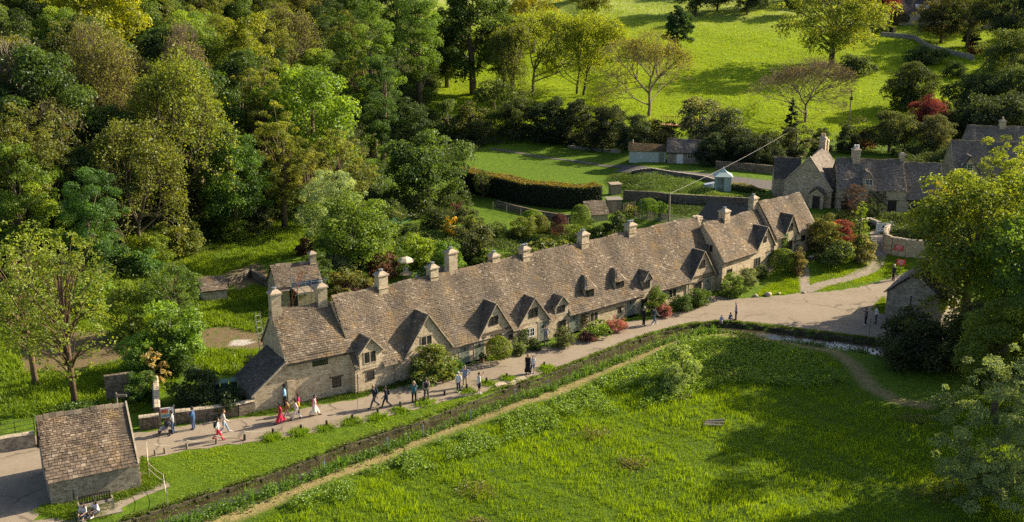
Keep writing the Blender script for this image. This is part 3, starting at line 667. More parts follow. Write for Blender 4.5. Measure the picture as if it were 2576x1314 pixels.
# projecting house and the far end house
W = House('projecting_cottage', 'tall stone house projecting from the terrace with planted border below', (21.2, 103.7), 44, 9.4, 5.3, 3.35, 6.55, tile='tile')
G_(W, (1926, 573), (1905, 625), (1947, 611), zf=3.35, tm=MT['tile_dark'])  # gable in darker slates: its shade is part of the tile colour
W.walls(); W.done(); W.roof(ovl=.05, ovr=.0); W.verge('l', 0, w=.14); W.verge('r', .05, w=.2)
W.wpx(1835, 687, .85, .85); W.wpx(1905, 659, 1.0, .95, frame='sage'); W.wpx(1924, 602, .6, .7); W.wpx(1784, 624, 1.0, .8, side='l', frame='coping')
W.door(*[W.px(1934, 664)[0]], .95, 1.85, z=.75); W.gutter(0, 5.6); W.pipe(1945, 612)
W.cpx(1823, 528, 2.65, w=.9, t=.8); W.chimney(9.2, 2.9, 5.6, 8.0, w=.8)
T = House('terrace_end_house', 'far end stone house of the terrace with climbing creeper beside its gable', (27.95, 110.25), 41, 7.4, 4.9, 2.85, 6.1, z0=1.2)
G_(T, (1990, 542), (1972, 597), (2007, 581), zf=2.7, tm=MT['tile_dark'])  # darker slates again, shade put into the gable roof's colour
T.walls(); T.done(); T.roof(ovl=.0, ovr=.15); T.verge('r', .1, w=.12)
T.wpx(1987, 572, .95, .85); T.wpx(1985, 617, 1.0, .95); T.wpx(2020, 599, .8, .7); T.door(*[T.px(2004, 622)[0]], .85, 1.75, z=-.1); T.pipe(2001, 590)
T.dorm = []
mb = MB(); mb.face([(-1.5, 4, 3.5), (-1.5, 9.5, 3.5), (.6, 9.5, 5.2), (.6, 3, 5.2)], .3); mb.face([(.6, 3, 5.2), (.6, 9.5, 5.2), (2.6, 9.5, 3.5), (2.6, 4, 3.5)], .4); mb.build('rear_roof', MT['tile_dark'], T.root)
mb = MB(); mb.face([(-1.4, 9.4, -1), (-1.4, 9.4, 3.5), (.6, 9.4, 5.1), (2.5, 9.4, 3.5), (2.5, 9.4, -1)]); mb.face([(-1.4, 4.9, -1), (-1.4, 9.4, -1), (-1.4, 9.4, 3.5), (-1.4, 4.9, 3.5)]); mb.build('rear_wall', MT['stone'], T.root)

# ------------------------------------------------------------------ barn in the foreground
Bn = House('stone_barn', 'small stone barn with long mossy stone-tiled roof and bench against its wall', (-28.55, 59.8), 28.5, 5.3, 5.4, 1.9, 4.85, wall='stone_grey', tile='tile_old', cat='barn')
Bn.walls(); Bn.wb.box(5.3, 5.35, .1, 5.3, -.4, 1.7); Bn.done(); Bn.roof(ovl=.12, ovr=.05, e0=.22, e1=.105)
Bn.verge('r', .02, w=.10)
mb = MB(); mb.face([(1.28, -.004, .1), (1.36, -.004, .1), (1.34, -.004, .85), (1.3, -.004, .85)]); mb.build('wall_crack', MT['iron'], Bn.root)

# ------------------------------------------------------------------ the shop house on the right
Sh = House('stone_house', 'stone house under the big tree by the lane, red pot on its chimney', (35.0, 95.5), -33, 5.0, 6.4, 2.75, 4.7, wall='stone_grey', tile='tile_grey', half=3.2)
# here the ridge runs away from the lane, so the gable faces the camera: build it by hand
w = Sh.wb; w.face([(0, 0, -.6), (5, 0, -.6), (5, 0, 2.7), (2.5, 0, 4.9), (0, 0, 2.7)]); w.face([(0, 0, -.6), (0, 0, 2.7), (0, 6.4, 2.7), (0, 6.4, -.6)]); w.face([(5, 0, -.6), (5, 6.4, -.6), (5, 6.4, 2.7), (5, 0, 2.7)]); w.face([(0, 6.4, -.6), (0, 6.4, 2.7), (2.5, 6.4, 4.9), (5, 6.4, 2.7), (5, 6.4, -.6)])
Sh.done()
for sg, ax in ((1, 0), (-1, 5)):
    b = Vector((sg*2.5, 0, 2.2)).normalized(); tiles('roof', Sh.root, Vector((ax, 0, 2.7))-b*.3, (0, 1, 0), b, 6.7, 3.63, MT['tile_grey'], xl=(-.22, -.22), xr=(6.6, 6.6), seed=31+ax, e0=.22, e1=.14)
mb = MB(); mb.box(2.4, 2.6, -.2, 6.6, 4.88, 5.02); mb.build('ridge', MT['coping'], Sh.root)
Sh.chimney(2.5, 5.7, 4.2, 6.5, w=.7, t=.7, pots=1, pot='tan_pot')
mb = MB(); mb.box(2.15, 2.23, -.08, -.01, 0, 2.6); mb.build('wall_post', MT['dark_wood'], Sh.root)

# ------------------------------------------------------------------ houses beyond the terrace
ff = lambda n, lb, O, *a, **k: House(n, lb, O, *a, tile='tile_grey', **k)
# big house: the wing whose gable faces the lane
gx0, gy0 = Xat(137, 1971, 480), 137.0
F1 = House('gabled_house', 'large stone house whose broad plain gable and little porch face the lane', (gx0, gy0), -26, 6.1, 11, 3.1, 6.6, z0=1.4, tile='tile_grey', wall='stone', half=5.5)
w = F1.wb; w.face([(0, 0, -.8), (6.1, 0, -.8), (6.1, 0, 2.5), (3.1, 0, 6.5), (0, 0, 3.1)]); w.face([(0, 0, -.8), (0, 0, 3.1), (0, 9, 3.1), (0, 9, -.8)]); w.face([(6.1, 0, -.8), (6.1, 9, -.8), (6.1, 9, 2.5), (6.1, 0, 2.5)]); w.face([(0, 9, -.8), (0, 9, 3.1), (3.1, 9, 6.5), (6.1, 9, 2.5), (6.1, 9, -.8)])
w.face([(6.1, .6, 2.4), (6.1, 3.4, 2.4), (6.1, 2.0, 5.0)])
F1.done()
for ax, bb, ln, ez in ((0, Vector((3.1, 0, 3.4)), 4.6, 3.1), (6.1, Vector((-3.0, 0, 4.0)), 5.0, 2.5)):
    b = bb.normalized(); tiles('roof', F1.root, Vector((ax, 0, ez))-b*.25, (0, 1, 0), b, 9, ln+.22, MT['tile_grey'], xl=(-.15, -.15), xr=(9.1, 9.1), seed=61+int(ax), e0=.24, e1=.15)
# side gable on the right slope
for sg, yy in ((1, .6), (-1, 3.4)):
    tiles('dormer_roof', F1.root, (6.25, yy-sg*.1, 2.3), (-1, 0, 0), Vector((0, sg*1.4, 2.6)), 3, 2.98, MT['tile_dark'], xl=(0, 0), xr=(.15, 2.3), seed=66, e0=.21, e1=.15)
mb = MB()
for p, q in (((-.15, 2.93), (3.1, 6.5)), ((3.1, 6.5), (6.28, 2.26))):
    mb.hexa([(p[0], -.2, p[1]), (q[0], -.2, q[1]), (q[0], -.02, q[1]), (p[0], -.02, p[1]), (p[0], -.2, p[1]+.2), (q[0], -.2, q[1]+.2), (q[0], -.02, q[1]+.2), (p[0], -.02, p[1]+.2)])
mb.build('coping', MT['coping'], F1.root)
F1.chimney(3.1, 8.2, 5.8, 7.9, w=.85, t=.8, pots=2, pot='tan_pot'); F1.chimney(3.4, 9.2, 5.6, 7.4, w=.6, pots=0)
mb = MB(); mb.box(3.5, 5.3, -.9, 0, -.6, 1.9); mb.face([(3.5, -.9, 1.9), (5.3, -.9, 1.9), (4.4, -.9, 2.75)]); mb.build('porch', MT['stone'], F1.root)
for sg, ax in ((1, 3.35), (-1, 5.45)): tiles('porch_roof', F1.root, (ax, -1.0, 1.85), (0, 1, 0), Vector((sg*1.05, 0, .95)), 1.05, 1.4, MT['tile_grey'], seed=5, e0=.22, e1=.2)
F1.door(4.4, .95, 1.95, z=-.2, d=-.9, mat='dark_wood', lites=False, lintel=None); F1.window(1.2, 1.4, .6, .3, lights=1, bars=False)
# two small roofs showing behind its left eaves
F0 = House('low_outbuilding', 'low slate-roofed outbuilding tucked behind the left wall of the big gabled house', (gx0-.2, gy0+4.5), -10, 3.4, 4, 2.8, 5.0, z0=1.4, tile='tile_dark', cat='outbuilding')
F0.walls(); F0.done(); F0.roof(ovl=.1, ovr=.1)
# long wing to the right
wx0 = Xat(132.5, 2112, 500)
F2 = House('long_house', 'long low stone house with two doors, small dormer and planted front yard', (wx0, 132.5), -4, 8.2, 6, 3.3, 6.5, z0=1.2, tile='tile_grey')
G_(F2, (2183, 434), (2173, 451), (2196, 449), wall='stone')
F2.walls(); F2.done(); F2.roof(ovl=.2); F2.wpx(2186, 459, .9, .75, frame='white'); F2.door(6.55, 1.1, 2.1, z=-.3, mat='dark_wood', lites=False); F2.wpx(2170, 515, 1.0, .9, frame='sage')
F2.door(.7, .9, 1.9, z=-.3, mat='dark_wood', lites=False)
mb = MB(); mb.box(.4, 2.2, -1.6, -.3, 2.2, 2.32); mb.build('porch_roof', MT['tile_grey'], F2.root)
F2.chimney(2.3, 3.0, 5.5, 7.9, w=.95, t=.9, pots=2, pot='white'); F2.chimney(8.1, 3.0, 5.6, 7.35, w=.6, t=.55, pots=0)
p2 = (wx0+8.2*math.cos(rad(-4)), 132.5-8.2*math.sin(rad(4)))
F3 = House('lower_house', 'lower stone house end with four light window and lowest eaves, next to the spreading cherry', p2, -4, 4.7, 6, 2.3, 6.1, z0=1.2, tile='tile_grey')
F3.walls(); F3.done(); F3.roof(ovr=.15); F3.wpx(2303, 518, 1.7, 1.05, frame='sage', lights=4, lintel='lintel'); F3.gutter(0, 4.7)
# two more houses higher on the right
bx = Xat(145, 2398, 460)
F4 = House('gable_dormer_house', 'pale stone house with timber edged gable dormer, half behind the cherry tree', (bx, 145), -6, 9, 6, 2.5, 6.4, z0=1.5, tile='tile_grey', wall='stone_grey')
G_(F4, (2437, 393), (2406, 440), (2466, 440), wall='stone', cope=False)
F4.walls(); F4.done(); F4.roof(ovl=.05, ovr=.1); F4.verge('l', 0, w=.16); F4.wpx(2433, 421, 1.5, .95, frame='white'); F4.wpx(2383, 422, .7, 1.1, side='l', frame='coping')
m = F4.dorm[0]; mb = MB()
for a0, a1 in ((m[0], (m[0]+m[1])/2), (m[1], (m[0]+m[1])/2)): mb.bar((a0, -.2, m[2]), (a1, -.2, m[3]), .09)
mb.bar((m[0]*.72+m[1]*.28, -.1, m[2]*.45+m[3]*.55), (m[1]*.72+m[0]*.28, -.1, m[2]*.45+m[3]*.55), .06); mb.build('bargeboard', MT['dark_wood'], F4.root)
bx = Xat(163, 2443, 380)
F5 = House('upper_house', 'stone house with bare tiled roof and red chimney pot above the dormer house', (bx, 163), -5, 9, 6, 2.4, 5.7, z0=1.5, tile='tile_grey', wall='stone_grey')
F5.walls(); F5.done(); F5.roof(ovl=.1, ovr=.1); F5.chimney(5.2, 3.0, 5.3, 6.7, w=.9, t=.6, pots=1, pot='tan_pot')
# house at the very top right
tb = G(2290, 72); tx, ty, tz = tb
F6 = House('hillside_house', 'large pale house at the top right with two roof lights, on the hillside', (Xat(ty+4, 2262, 60), ty+4), -3, 9, 7, 3.2, 6.8, z0=tz+.5, tile='tile_dark', wall='render')
F6.walls(); F6.done(); F6.roof(ovl=.2)
for ax in (4.2, 6.6):
    q = lambda x, d, h_: (x, d-.05*h_, F6.zr(d)+.08*h_); mb = MB(); mb.hexa([q(ax, 1.0, 0), q(ax+1.1, 1.0, 0), q(ax+1.1, 2.0, 0), q(ax, 2.0, 0), q(ax, 1.0, 1), q(ax+1.1, 1.0, 1), q(ax+1.1, 2.0, 1), q(ax, 2.0, 1)]); mb.build('roof_light', plain((.5, .55, .6), .15, .1, 3, 0, .6), F6.root)
F7 = House('hillside_wing', 'pale two storey wing with dark windows behind the brown round tree', (F6.O[0]+9*math.cos(rad(-3)), F6.O[1]-9*math.sin(rad(3))-.6), -3, 17, 7, 5.4, 9.0, z0=tz+.3, tile='tile_dark', wall='render')
F7.walls(); F7.done(); F7.roof(ovr=.2); F7.window(2.2, 4.2, 1.9, 1.6); F7.window(13.6, 4.2, 2.2, 1.8)

# ------------------------------------------------------------------ trees and shrubs
def leaf_quads(C, nrm, size, rg, fold=.18, asp=.62):
    n = len(C); nrm = nrm/np.maximum(np.linalg.norm(nrm, axis=1), 1e-6)[:, None]
    t = rg.normal(size=(n, 3)); t -= nrm*(t*nrm).sum(1)[:, None]; t /= np.maximum(np.linalg.norm(t, axis=1), 1e-6)[:, None]
    b = np.cross(nrm, t); s = (size*rg.uniform(.65, 1.3, n))[:, None]
    V = np.stack([C-t*s*.5, C+b*s*asp*.5+nrm*s*fold, C+t*s*.5, C-b*s*asp*.5+nrm*s*fold], 1).reshape(-1, 3)
    return V, np.arange(n*4).reshape(n, 4)
def sph(n, rg):
    v = rg.normal(size=(n, 3)); return v/np.linalg.norm(v, axis=1)[:, None]
KIND = dict(
    broad=dict(z0=.05, cov=5.2, leaf=.029, nb=95, rb=.20, limbs=14),
    dense=dict(z0=.03, cov=5.5, leaf=.032, nb=120, rb=.18, limbs=10),
    airy=dict(z0=.10, cov=2.4, leaf=.026, nb=170, rb=.12, limbs=40),
    alder=dict(z0=.13, cov=1.1, leaf=.027, nb=230, rb=.095, limbs=60),
    silver=dict(z0=.02, cov=5.0, leaf=.021, nb=260, rb=.095, limbs=8),
    conic=dict(z0=.02, cov=5.0, leaf=.04, nb=90, rb=.17, limbs=6, cone=.8),
    shrub=dict(z0=.0, cov=4.2, leaf=.055, nb=50, rb=.24, limbs=6),
    ball=dict(z0=.0, cov=4.0, leaf=.05, nb=1, rb=1, limbs=4),
    spiky=dict(z0=.0, cov=1.8, leaf=.13, nb=30, rb=.22, limbs=4),
)
def crown_mesh(kind, w, h, seed, low=False):
    k = KIND[kind]; rg = np.random.default_rng(seed); r = w/2; zb = h*k['z0']; zc = (zb+h)/2; rz = (h-zb)/2
    if low: zc, rz = h*.36, h*.64
    leaf = min(max(k['leaf']*w, .13), .52); n = int(k['cov']*4*PI*r*(r+rz)/2/leaf**2*.9); n = min(n, 22000)
    if kind == 'ball':
        d = sph(n, rg); d[:, 2] = np.where(d[:, 2] < -.6, -d[:, 2], d[:, 2]); q = rg.uniform(.90, 1.02, n)[:, None]
        bump = 1+.05*np.sin(d[:, :1]*5+seed)*np.cos(d[:, 1:2]*6)
        C = d*q*bump*np.array([r, r, rz])+np.array([0, 0, zc]); nr = d*1.2+rg.normal(size=(n, 3))*.5
        tint = np.clip(rg.normal(.5, .2, n), 0, 1)
        V, F = leaf_quads(C, nr, leaf, rg); return V, F, tint, np.array([[0, 0, zc]]), leaf
    nb = k['nb']; d = sph(nb, rg); rr = rg.uniform(.30, .86, nb)**.7
    B = d*rr[:, None]*np.array([r, r, rz]); B[:, 2] += zc
    if low: B[:, 2] = np.where(B[:, 2] < h*.06, h*.12-B[:, 2]*.8, B[:, 2])
    if k.get('cone'):
        f = np.clip((B[:, 2]-zb)/(h-zb), 0, 1); s = (1-f*k['cone'])*1.1; B[:, :2] *= s[:, None]
    az_ = np.arctan2(B[:, 1], B[:, 0]); lop = 1+.13*np.sin(az_*3+seed)+.10*np.sin(az_*5+seed*2.3+B[:, 2])+rg.normal(0, .06, nb); B[:, :2] *= lop[:, None]
    rb = k['rb']*r*rg.uniform(.65, 1.35, nb)*(1.0 if rz > r*.6 else .85)
    if k.get('cone'): rb *= (1-.55*np.clip((B[:, 2]-zb)/(h-zb), 0, 1))
    wgt = rb**2; which = rg.choice(nb, n, p=wgt/wgt.sum())
    d = sph(n, rg); d[:, 2] = np.where((d[:, 2] < -.2) & (rg.random(n) < .65), -d[:, 2], d[:, 2])
    C = B[which]+d*(rb[which]*rg.uniform(.55, 1.08, n))[:, None]*np.array([1.1, 1.1, .8])
    C[:, 2] = np.maximum(C[:, 2], .03)
    nr = d*.7+np.array([0, 0, .55])+rg.normal(size=(n, 3))*.55
    tb = rg.normal(.48, .21, nb); tint = np.clip(tb[which]+rg.normal(0, .13, n), 0, 1)
    V, F = leaf_quads(C, nr, leaf, rg); return V, F, tint, B, leaf
def twig_tree(w, h, seed, levels, nsplit, base, leafcov, leafsz, spread=.55, stems=1):
    rg = random.Random(seed); segs = []; tips = []
    def grow(p, d, ln, r, lv):
        q = p+d*ln*.5+Vector((rg.gauss(0, .05), rg.gauss(0, .05), 0))*ln; e = q+(d+Vector((rg.gauss(0, .12), rg.gauss(0, .12), .05))).normalized()*ln*.5
        segs.append((p, q, r, r*.86)); segs.append((q, e, r*.86, r*.68))
        if lv == 0: tips.append(e); return
        if lv <= 2: tips.append(q)
        if lv >= levels-1 and lv > 2:
            for i in range(2):
                az = rg.uniform(0, 2*PI); a = d.orthogonal().normalized(); a.rotate(Matrix.Rotation(az, 3, d)); grow(p.lerp(e, rg.uniform(.35, .9)), (d*.45+a+Vector((0, 0, .05))).normalized(), ln*rg.uniform(.7, .95), r*.42, lv-2)
        m = nsplit if lv > 1 else nsplit+1
        for i in range(m):
            az = 2*PI*(i+rg.random()*.8)/m; a = d.orthogonal().normalized(); a.rotate(Matrix.Rotation(az, 3, d))
            nd = (d+a*spread*rg.uniform(.6, 1.25)+Vector((0, 0, .12))).normalized(); grow(e, nd, ln*rg.uniform(.66, .84), r*.66/(m/2.4)**.3, lv-1)
    for s in range(stems):
        o = Vector((rg.uniform(-1, 1), rg.uniform(-1, 1), 0))*.9*(stems > 1); d = Vector((o.x*.25+rg.gauss(0, .06), o.y*.25+rg.gauss(0, .06), 1)).normalized()
        grow(o, d, base, .26/math.sqrt(stems), levels)
    P0 = np.array([s[0] for s in segs]); P1 = np.array([s[1] for s in segs]); tp = np.array(tips)
    ext_ = max(np.ptp(tp[:, 0]), np.ptp(tp[:, 1]))/2*.9; sx = w/2/ext_; sz = h/tp[:, 2].max(); sc = np.array([sx, sx, sz])
    P0 *= sc; P1 *= sc; tp = tp*sc; r0 = np.array([s[2] for s in segs])*h/12; r1 = np.array([s[3] for s in segs])*h/12
    r0 = np.maximum(r0, .022); r1 = np.maximum(r1, .018)
    d = P1-P0; d /= np.maximum(np.linalg.norm(d, axis=1), 1e-6)[:, None]; a = np.cross(d, np.array([.3, .9, .2])); a /= np.maximum(np.linalg.norm(a, axis=1), 1e-6)[:, None]; b = np.cross(d, a)
    n = len(P0); V = []
    for P_, r_ in ((P0, r0), (P1, r1)):
        for j in range(4): q = 2*PI*j/4; V.append(P_+(a*math.cos(q)+b*math.sin(q))*r_[:, None])
    V = np.stack(V, 1).reshape(-1, 3); base_i = np.arange(n)[:, None]*8
    F = np.concatenate([base_i+np.array([[j, (j+1) % 4, 4+(j+1) % 4, 4+j]]) for j in range(4)])
    rr = np.random.default_rng(seed); nl = int(leafcov*len(tp)); LV = LF = None; tint = None
    if nl:
        wh = rr.integers(0, len(tp), nl); C = tp[wh]+rr.normal(size=(nl, 3))*.32; nr = rr.normal(size=(nl, 3))+np.array([0, 0, .6])
        LV, LF = leaf_quads(C, nr, leafsz, rr); tint = np.clip(rr.normal(.5, .2, nl), 0, 1)
    return V, F, LV, LF, tint
_tn = [0]
TREES = []
def setc(o, c): o.color = (*c, 1)
def jitc(c, k=.12): 
    f = 1+R.uniform(-k, k); return tuple(x*f*(1+R.uniform(-.05, .05)) for x in c)
def tree_at(x, y, top, w, kind, col, label, cat='tree', name='tree', group=None, wood=(.17, .13, .09), z=None, **kw):
    z = TH(x, y) if z is None else z; h = max(.3, top-z)*(1.07 if kind in ('broad', 'airy', 'alder', 'dense', 'silver', 'shrub') else 1); _tn[0] += 1; seed = 1000+_tn[0]
    t = thing(name, label, cat, (x, y, z), R.uniform(0, 6.28), group)
    if kind in ('ash', 'bare', 'oliveash'):
        p = dict(ash=(6, 3, 1.7, 7.0, .32, .56, 1), bare=(7, 3, 1.25, 1.2, .24, .66, 1), oliveash=(6, 3, 1.3, 6.5, .30, .66, 1))[kind]; p = list(p)
        for i, q in enumerate(('levels', 'nsplit', 'base', 'leafcov', 'leafsz', 'spread', 'stems')):
            if q in kw: p[i] = kw[q]
        V, F, LV, LF, tint = twig_tree(w, h, seed, *p)
        o = mesh_obj('trunk', V, F, MT['bark'], t, smooth=True); setc(o, wood)
        if LV is not None: o = mesh_obj('crown', LV, LF, MT['leaf'], t, tint); setc(o, col)
    else:
        V, F, tint, B, leaf = crown_mesh(kind, w, h, seed, low=not name.endswith('tree') and kind != 'ball' and kind != 'conic')
        nm = 'crown' if name.endswith('tree') else 'foliage'
        o = mesh_obj(nm, V, F, MT['leaf'], t, tint); setc(o, col)
        k = KIND[kind]; mb = MB(); rg = random.Random(seed); tr = max(.05, h*.018+w*.008)
        if name.endswith('tree') or kind == 'shrub':
            tr *= .62 if kind == 'alder' else 1; jx, jy = rg.gauss(0, .02)*h, rg.gauss(0, .02)*h; hz = h*(k['z0']+.9*(1-k['z0'])*.8); pts = [(0, 0, -.3), (jx*.3, jy*.3, hz*.33), (jx, jy, hz*.66), (jx*1.4, jy*1.4, hz)]
            mb.tube(pts, [tr*1.25, tr, tr*.65, tr*.2], 7)
            for i in range(min(k['limbs'], len(B))):
                b = Vector(B[i]); zs = min(b.z*.75, hz*.8)*rg.uniform(.6, 1); f = zs/hz; s_ = Vector((jx*1.4*f, jy*1.4*f, max(zs, .05))); m_ = s_.lerp(b, .55)+Vector((0, 0, .1*(b-s_).length))
                mb.tube([s_, m_, b], [tr*.34*(1-f*.6), tr*.2, tr*.07], 5, cap=False)
            o = mb.build('trunk' if name.endswith('tree') else 'stem', MT['bark'], t, True); setc(o, wood)
    TREES.append((x, y, w/2)); return t
def T_(px, top, wpx, Y, kind, col, label, b=None, **k):
    """px column, top row and width in photo pixels; Y distance, or b = row where its foot stands."""
    if b is not None: x, Y, z = G(px, b); k.setdefault('z', z)
    else: x = Xat(Y, px, (top+500)/2)
    top_z = Zat(Y, top); zc = Y*math.cos(PITCH)+(CAM_H-top_z*.6)*math.sin(PITCH)
    return tree_at(x, Y, top_z, wpx*zc/FPX, kind, jitc(col, .06), label, **k)
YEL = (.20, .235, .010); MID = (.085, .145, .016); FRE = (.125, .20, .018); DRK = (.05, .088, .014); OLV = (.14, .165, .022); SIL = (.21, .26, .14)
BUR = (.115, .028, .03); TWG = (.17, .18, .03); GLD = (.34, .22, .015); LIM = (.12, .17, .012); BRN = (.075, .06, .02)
# the two open-crowned trees standing left of the barn
T_(190, 575, 300, None, 'alder', (.15, .185, .022), 'tall open crowned tree with reddish trunk rising behind the stone barn', b=1024, wood=(.14, .095, .06))
T_(90, 560, 310, None, 'alder', (.15, .19, .022), 'slender open crowned tree with forked top, left of the reddish trunked one', b=968, wood=(.2, .14, .09))
HERO = [
 (40, 368, 200, 104, 'broad', FRE, 'bright green maple at the left edge of the picture, below the bare trees'),
 (135, 392, 150, 108, 'broad', FRE, 'bright green maple between two others, behind the open crowned trees'),
 (225, 420, 170, 103, 'broad', (.06, .13, .02), 'bright green maple nearest the dark wood edge, with rounded lobed crown'),
 (70, -70, 300, 165, 'broad', YEL, 'sunlit yellow green tree in the top left corner of the picture'),
 (270, -90, 270, 160, 'broad', YEL, 'sunlit yellow green tree against the dark hollow at the top left'),
 (600, 26, 200, 152, 'broad', (.13, .155, .010), 'rounded yellow green tree standing alone in the dark upper wood'),
 (655, 128, 130, 138, 'airy', OLV, 'thin olive tree below the rounded yellow green one'),
 (770, 170, 300, 140, 'broad', FRE, 'wide fresh green chestnut with layered clumps in the middle of the wood'),
 (935, -10, 190, 178, 'broad', (.09, .155, .02), 'tall green tree lit on its right side, left of the sycamore'),
 (1055, -40, 150, 212, 'broad', (.09, .16, .022), 'tall sycamore with clear lit boughs at the top of the wood'),
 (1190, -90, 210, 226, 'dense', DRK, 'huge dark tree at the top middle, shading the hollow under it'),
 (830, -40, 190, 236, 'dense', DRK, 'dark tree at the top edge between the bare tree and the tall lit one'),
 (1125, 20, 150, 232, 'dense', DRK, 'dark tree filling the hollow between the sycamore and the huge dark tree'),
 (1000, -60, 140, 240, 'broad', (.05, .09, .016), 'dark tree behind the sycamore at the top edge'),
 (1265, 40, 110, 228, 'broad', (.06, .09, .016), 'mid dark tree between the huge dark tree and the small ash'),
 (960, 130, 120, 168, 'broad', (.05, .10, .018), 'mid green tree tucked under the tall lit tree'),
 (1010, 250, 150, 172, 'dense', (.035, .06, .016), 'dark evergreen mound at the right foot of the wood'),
 (705, 264, 155, 130, 'airy', (.15, .18, .02), 'tall narrow yellow olive tree in front of the chestnut'),
 (583, 342, 200, 124, 'dense', (.06, .12, .016), 'deep green rounded tree left of the tall narrow one'),
 (850, 332, 190, 132, 'airy', (.13, .155, .028), 'olive leaved tree behind the silver grey tree'),
 (775, 372, 130, 126, 'airy', OLV, 'olive tree between the narrow tree and the silver one'),
 (828, 430, 200, 117, 'silver', SIL, 'silver grey rounded tree behind the terrace gardens'),
 (885, 500, 230, 109, 'broad', (.115, .175, .02), 'broad green tree leaning in front of the silver grey tree'),
 (1072, 336, 235, 143, 'dense', (.075, .12, .028), 'dark green tree with pale glossy leaves beside the long clipped hedge'),
]
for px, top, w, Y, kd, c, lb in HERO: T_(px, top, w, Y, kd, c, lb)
# brown half-bare trees on the left slope
GRY = (.19, .15, .10)
T_(45, 95, 210, 120, 'bare', TWG, 'grey bare tree with twisted boughs at the left edge', wood=(.30, .26, .21))
T_(235, 55, 270, 126, 'bare', TWG, 'tall brown half bare tree with two straight trunks on the left slope', wood=GRY, leafcov=2.6)
T_(335, 120, 170, 138, 'bare', TWG, 'small brown half bare tree behind the two tall ones', wood=GRY, leafcov=1.2)
T_(430, 120, 280, 121, 'oliveash', (.14, .185, .02), 'half leaved olive tree with ivy on its forked trunk, in front of the bare ones', wood=(.12, .10, .06), leafcov=7)
T_(490, 48, 160, 140, 'bare', TWG, 'bare pale twigged tree rising at the edge of the dark hollow', wood=GRY, leafcov=.8)
T_(730, 5, 180, 185, 'bare', TWG, 'grey brown bare tree high in the shaded wood', wood=(.17, .14, .11), leafcov=2.0)
T_(130, 250, 200, 113, 'oliveash', (.12, .135, .025), 'thin twiggy tree below the two trunked bare tree', wood=GRY, leafcov=2.2)
T_(330, 300, 230, 112, 'oliveash', (.12, .145, .02), 'brownish twiggy tree standing low on the left slope', wood=(.12, .10, .06), leafcov=6)
# trees of the upper field
T_(1340, 22, 270, None, 'ash', (.20, .235, .015), 'spreading yellow green ash with clean pale trunk above the dark hedge', b=240, wood=(.28, .23, .17), leafcov=8)
T_(1440, 26, 240, None, 'ash', (.20, .235, .015), 'yellow green ash with ivy clad twin stems, right of the pale trunked ash', b=238, wood=(.07, .075, .035), leafcov=8, stems=2)
T_(1290, 60, 120, 214, 'ash', (.12, .15, .012), 'small yellow green ash at the wood edge', wood=(.2, .16, .12), leafcov=6)
T_(1632, 76, 235, None, 'oliveash', (.16, .17, .022), 'thin leaved brownish tree with leaning pale trunk behind the green hut', b=292, wood=(.24, .19, .14), leafcov=4.0)
T_(1703, -4, 110, None, 'conic', (.028, .058, .014), 'dark dense conical tree in the bright field', b=135, )
T_(1492, -60, 150, None, 'airy', (.10, .125, .016), 'round tree with dark trunk standing alone in the upper field', b=52, wood=(.07, .055, .04))
T_(1340, -60, 170, 262, 'airy', (.20, .20, .006), 'golden lit tree at the top edge, left of the field')
T_(2090, -50, 300, None, 'airy', (.16, .19, .026), 'big light leaved tree with thick trunk in the middle of the right field', b=170, wood=(.10, .08, .06))
T_(2025, 140, 280, None, 'bare', (.13, .12, .03), 'bare spreading tree with ivy covered trunk, behind the big gabled house', b=308, wood=(.19, .15, .11), leafcov=.5, spread=.6, levels=7, base=1.5)
T_(2366, -5, 130, None, 'dense', (.06, .062, .02), 'large round brownish green tree in front of the pale hillside house', b=108)
T_(2440, 60, 60, None, 'conic', (.02, .03, .014), 'small dark evergreen at the right foot of the round brownish tree', b=118)
T_(2205, -30, 110, None, 'broad', BUR, 'burgundy leaved tree beside the roof with two roof lights', b=66)
T_(2290, 165, 140, None, 'broad', (.05, .07, .018), 'dark green tree with shadowed base, left of the right hand wood', b=275)
T_(2530, 78, 170, 205, 'broad', (.085, .115, .03), 'tall light green tree at the right edge above the shaded trees')
T_(2420, -40, 150, 262, 'airy', (.08, .10, .03), 'feathery green tree at the top right, right of the round brownish one')
T_(2520, -60, 170, 255, 'broad', (.035, .055, .022), 'dark tree in the top right corner')
T_(2450, 190, 160, 200, 'broad', (.06, .085, .025), 'olive green tree on the slope left of the tall edge tree')
T_(2415, 262, 170, 190, 'dense', (.05, .075, .025), 'dark tree left of the shaded mass above the right houses')
T_(2565, 165, 190, 195, 'broad', (.07, .10, .03), 'mid green tree at the right edge below the tall light one')
T_(2520, 240, 200, 182, 'dense', (.035, .052, .02), 'dark shaded tree mass above the houses on the right')
T_(2332, 245, 110, None, 'broad', (.135, .03, .038), 'purple leaved plum tree behind the glossy shrub', b=345)
T_(2235, 285, 150, None, 'broad', (.07, .085, .024), 'large olive green shrubby tree behind the long house', b=385)
T_(2350, 292, 100, None, 'broad', (.105, .115, .05), 'glossy pale leaved tree right of the olive shrubby one', b=385)
T_(1985, 238, 55, None, 'conic', (.025, .036, .018), 'dark narrow cypress beside the ivy trunk', b=372)
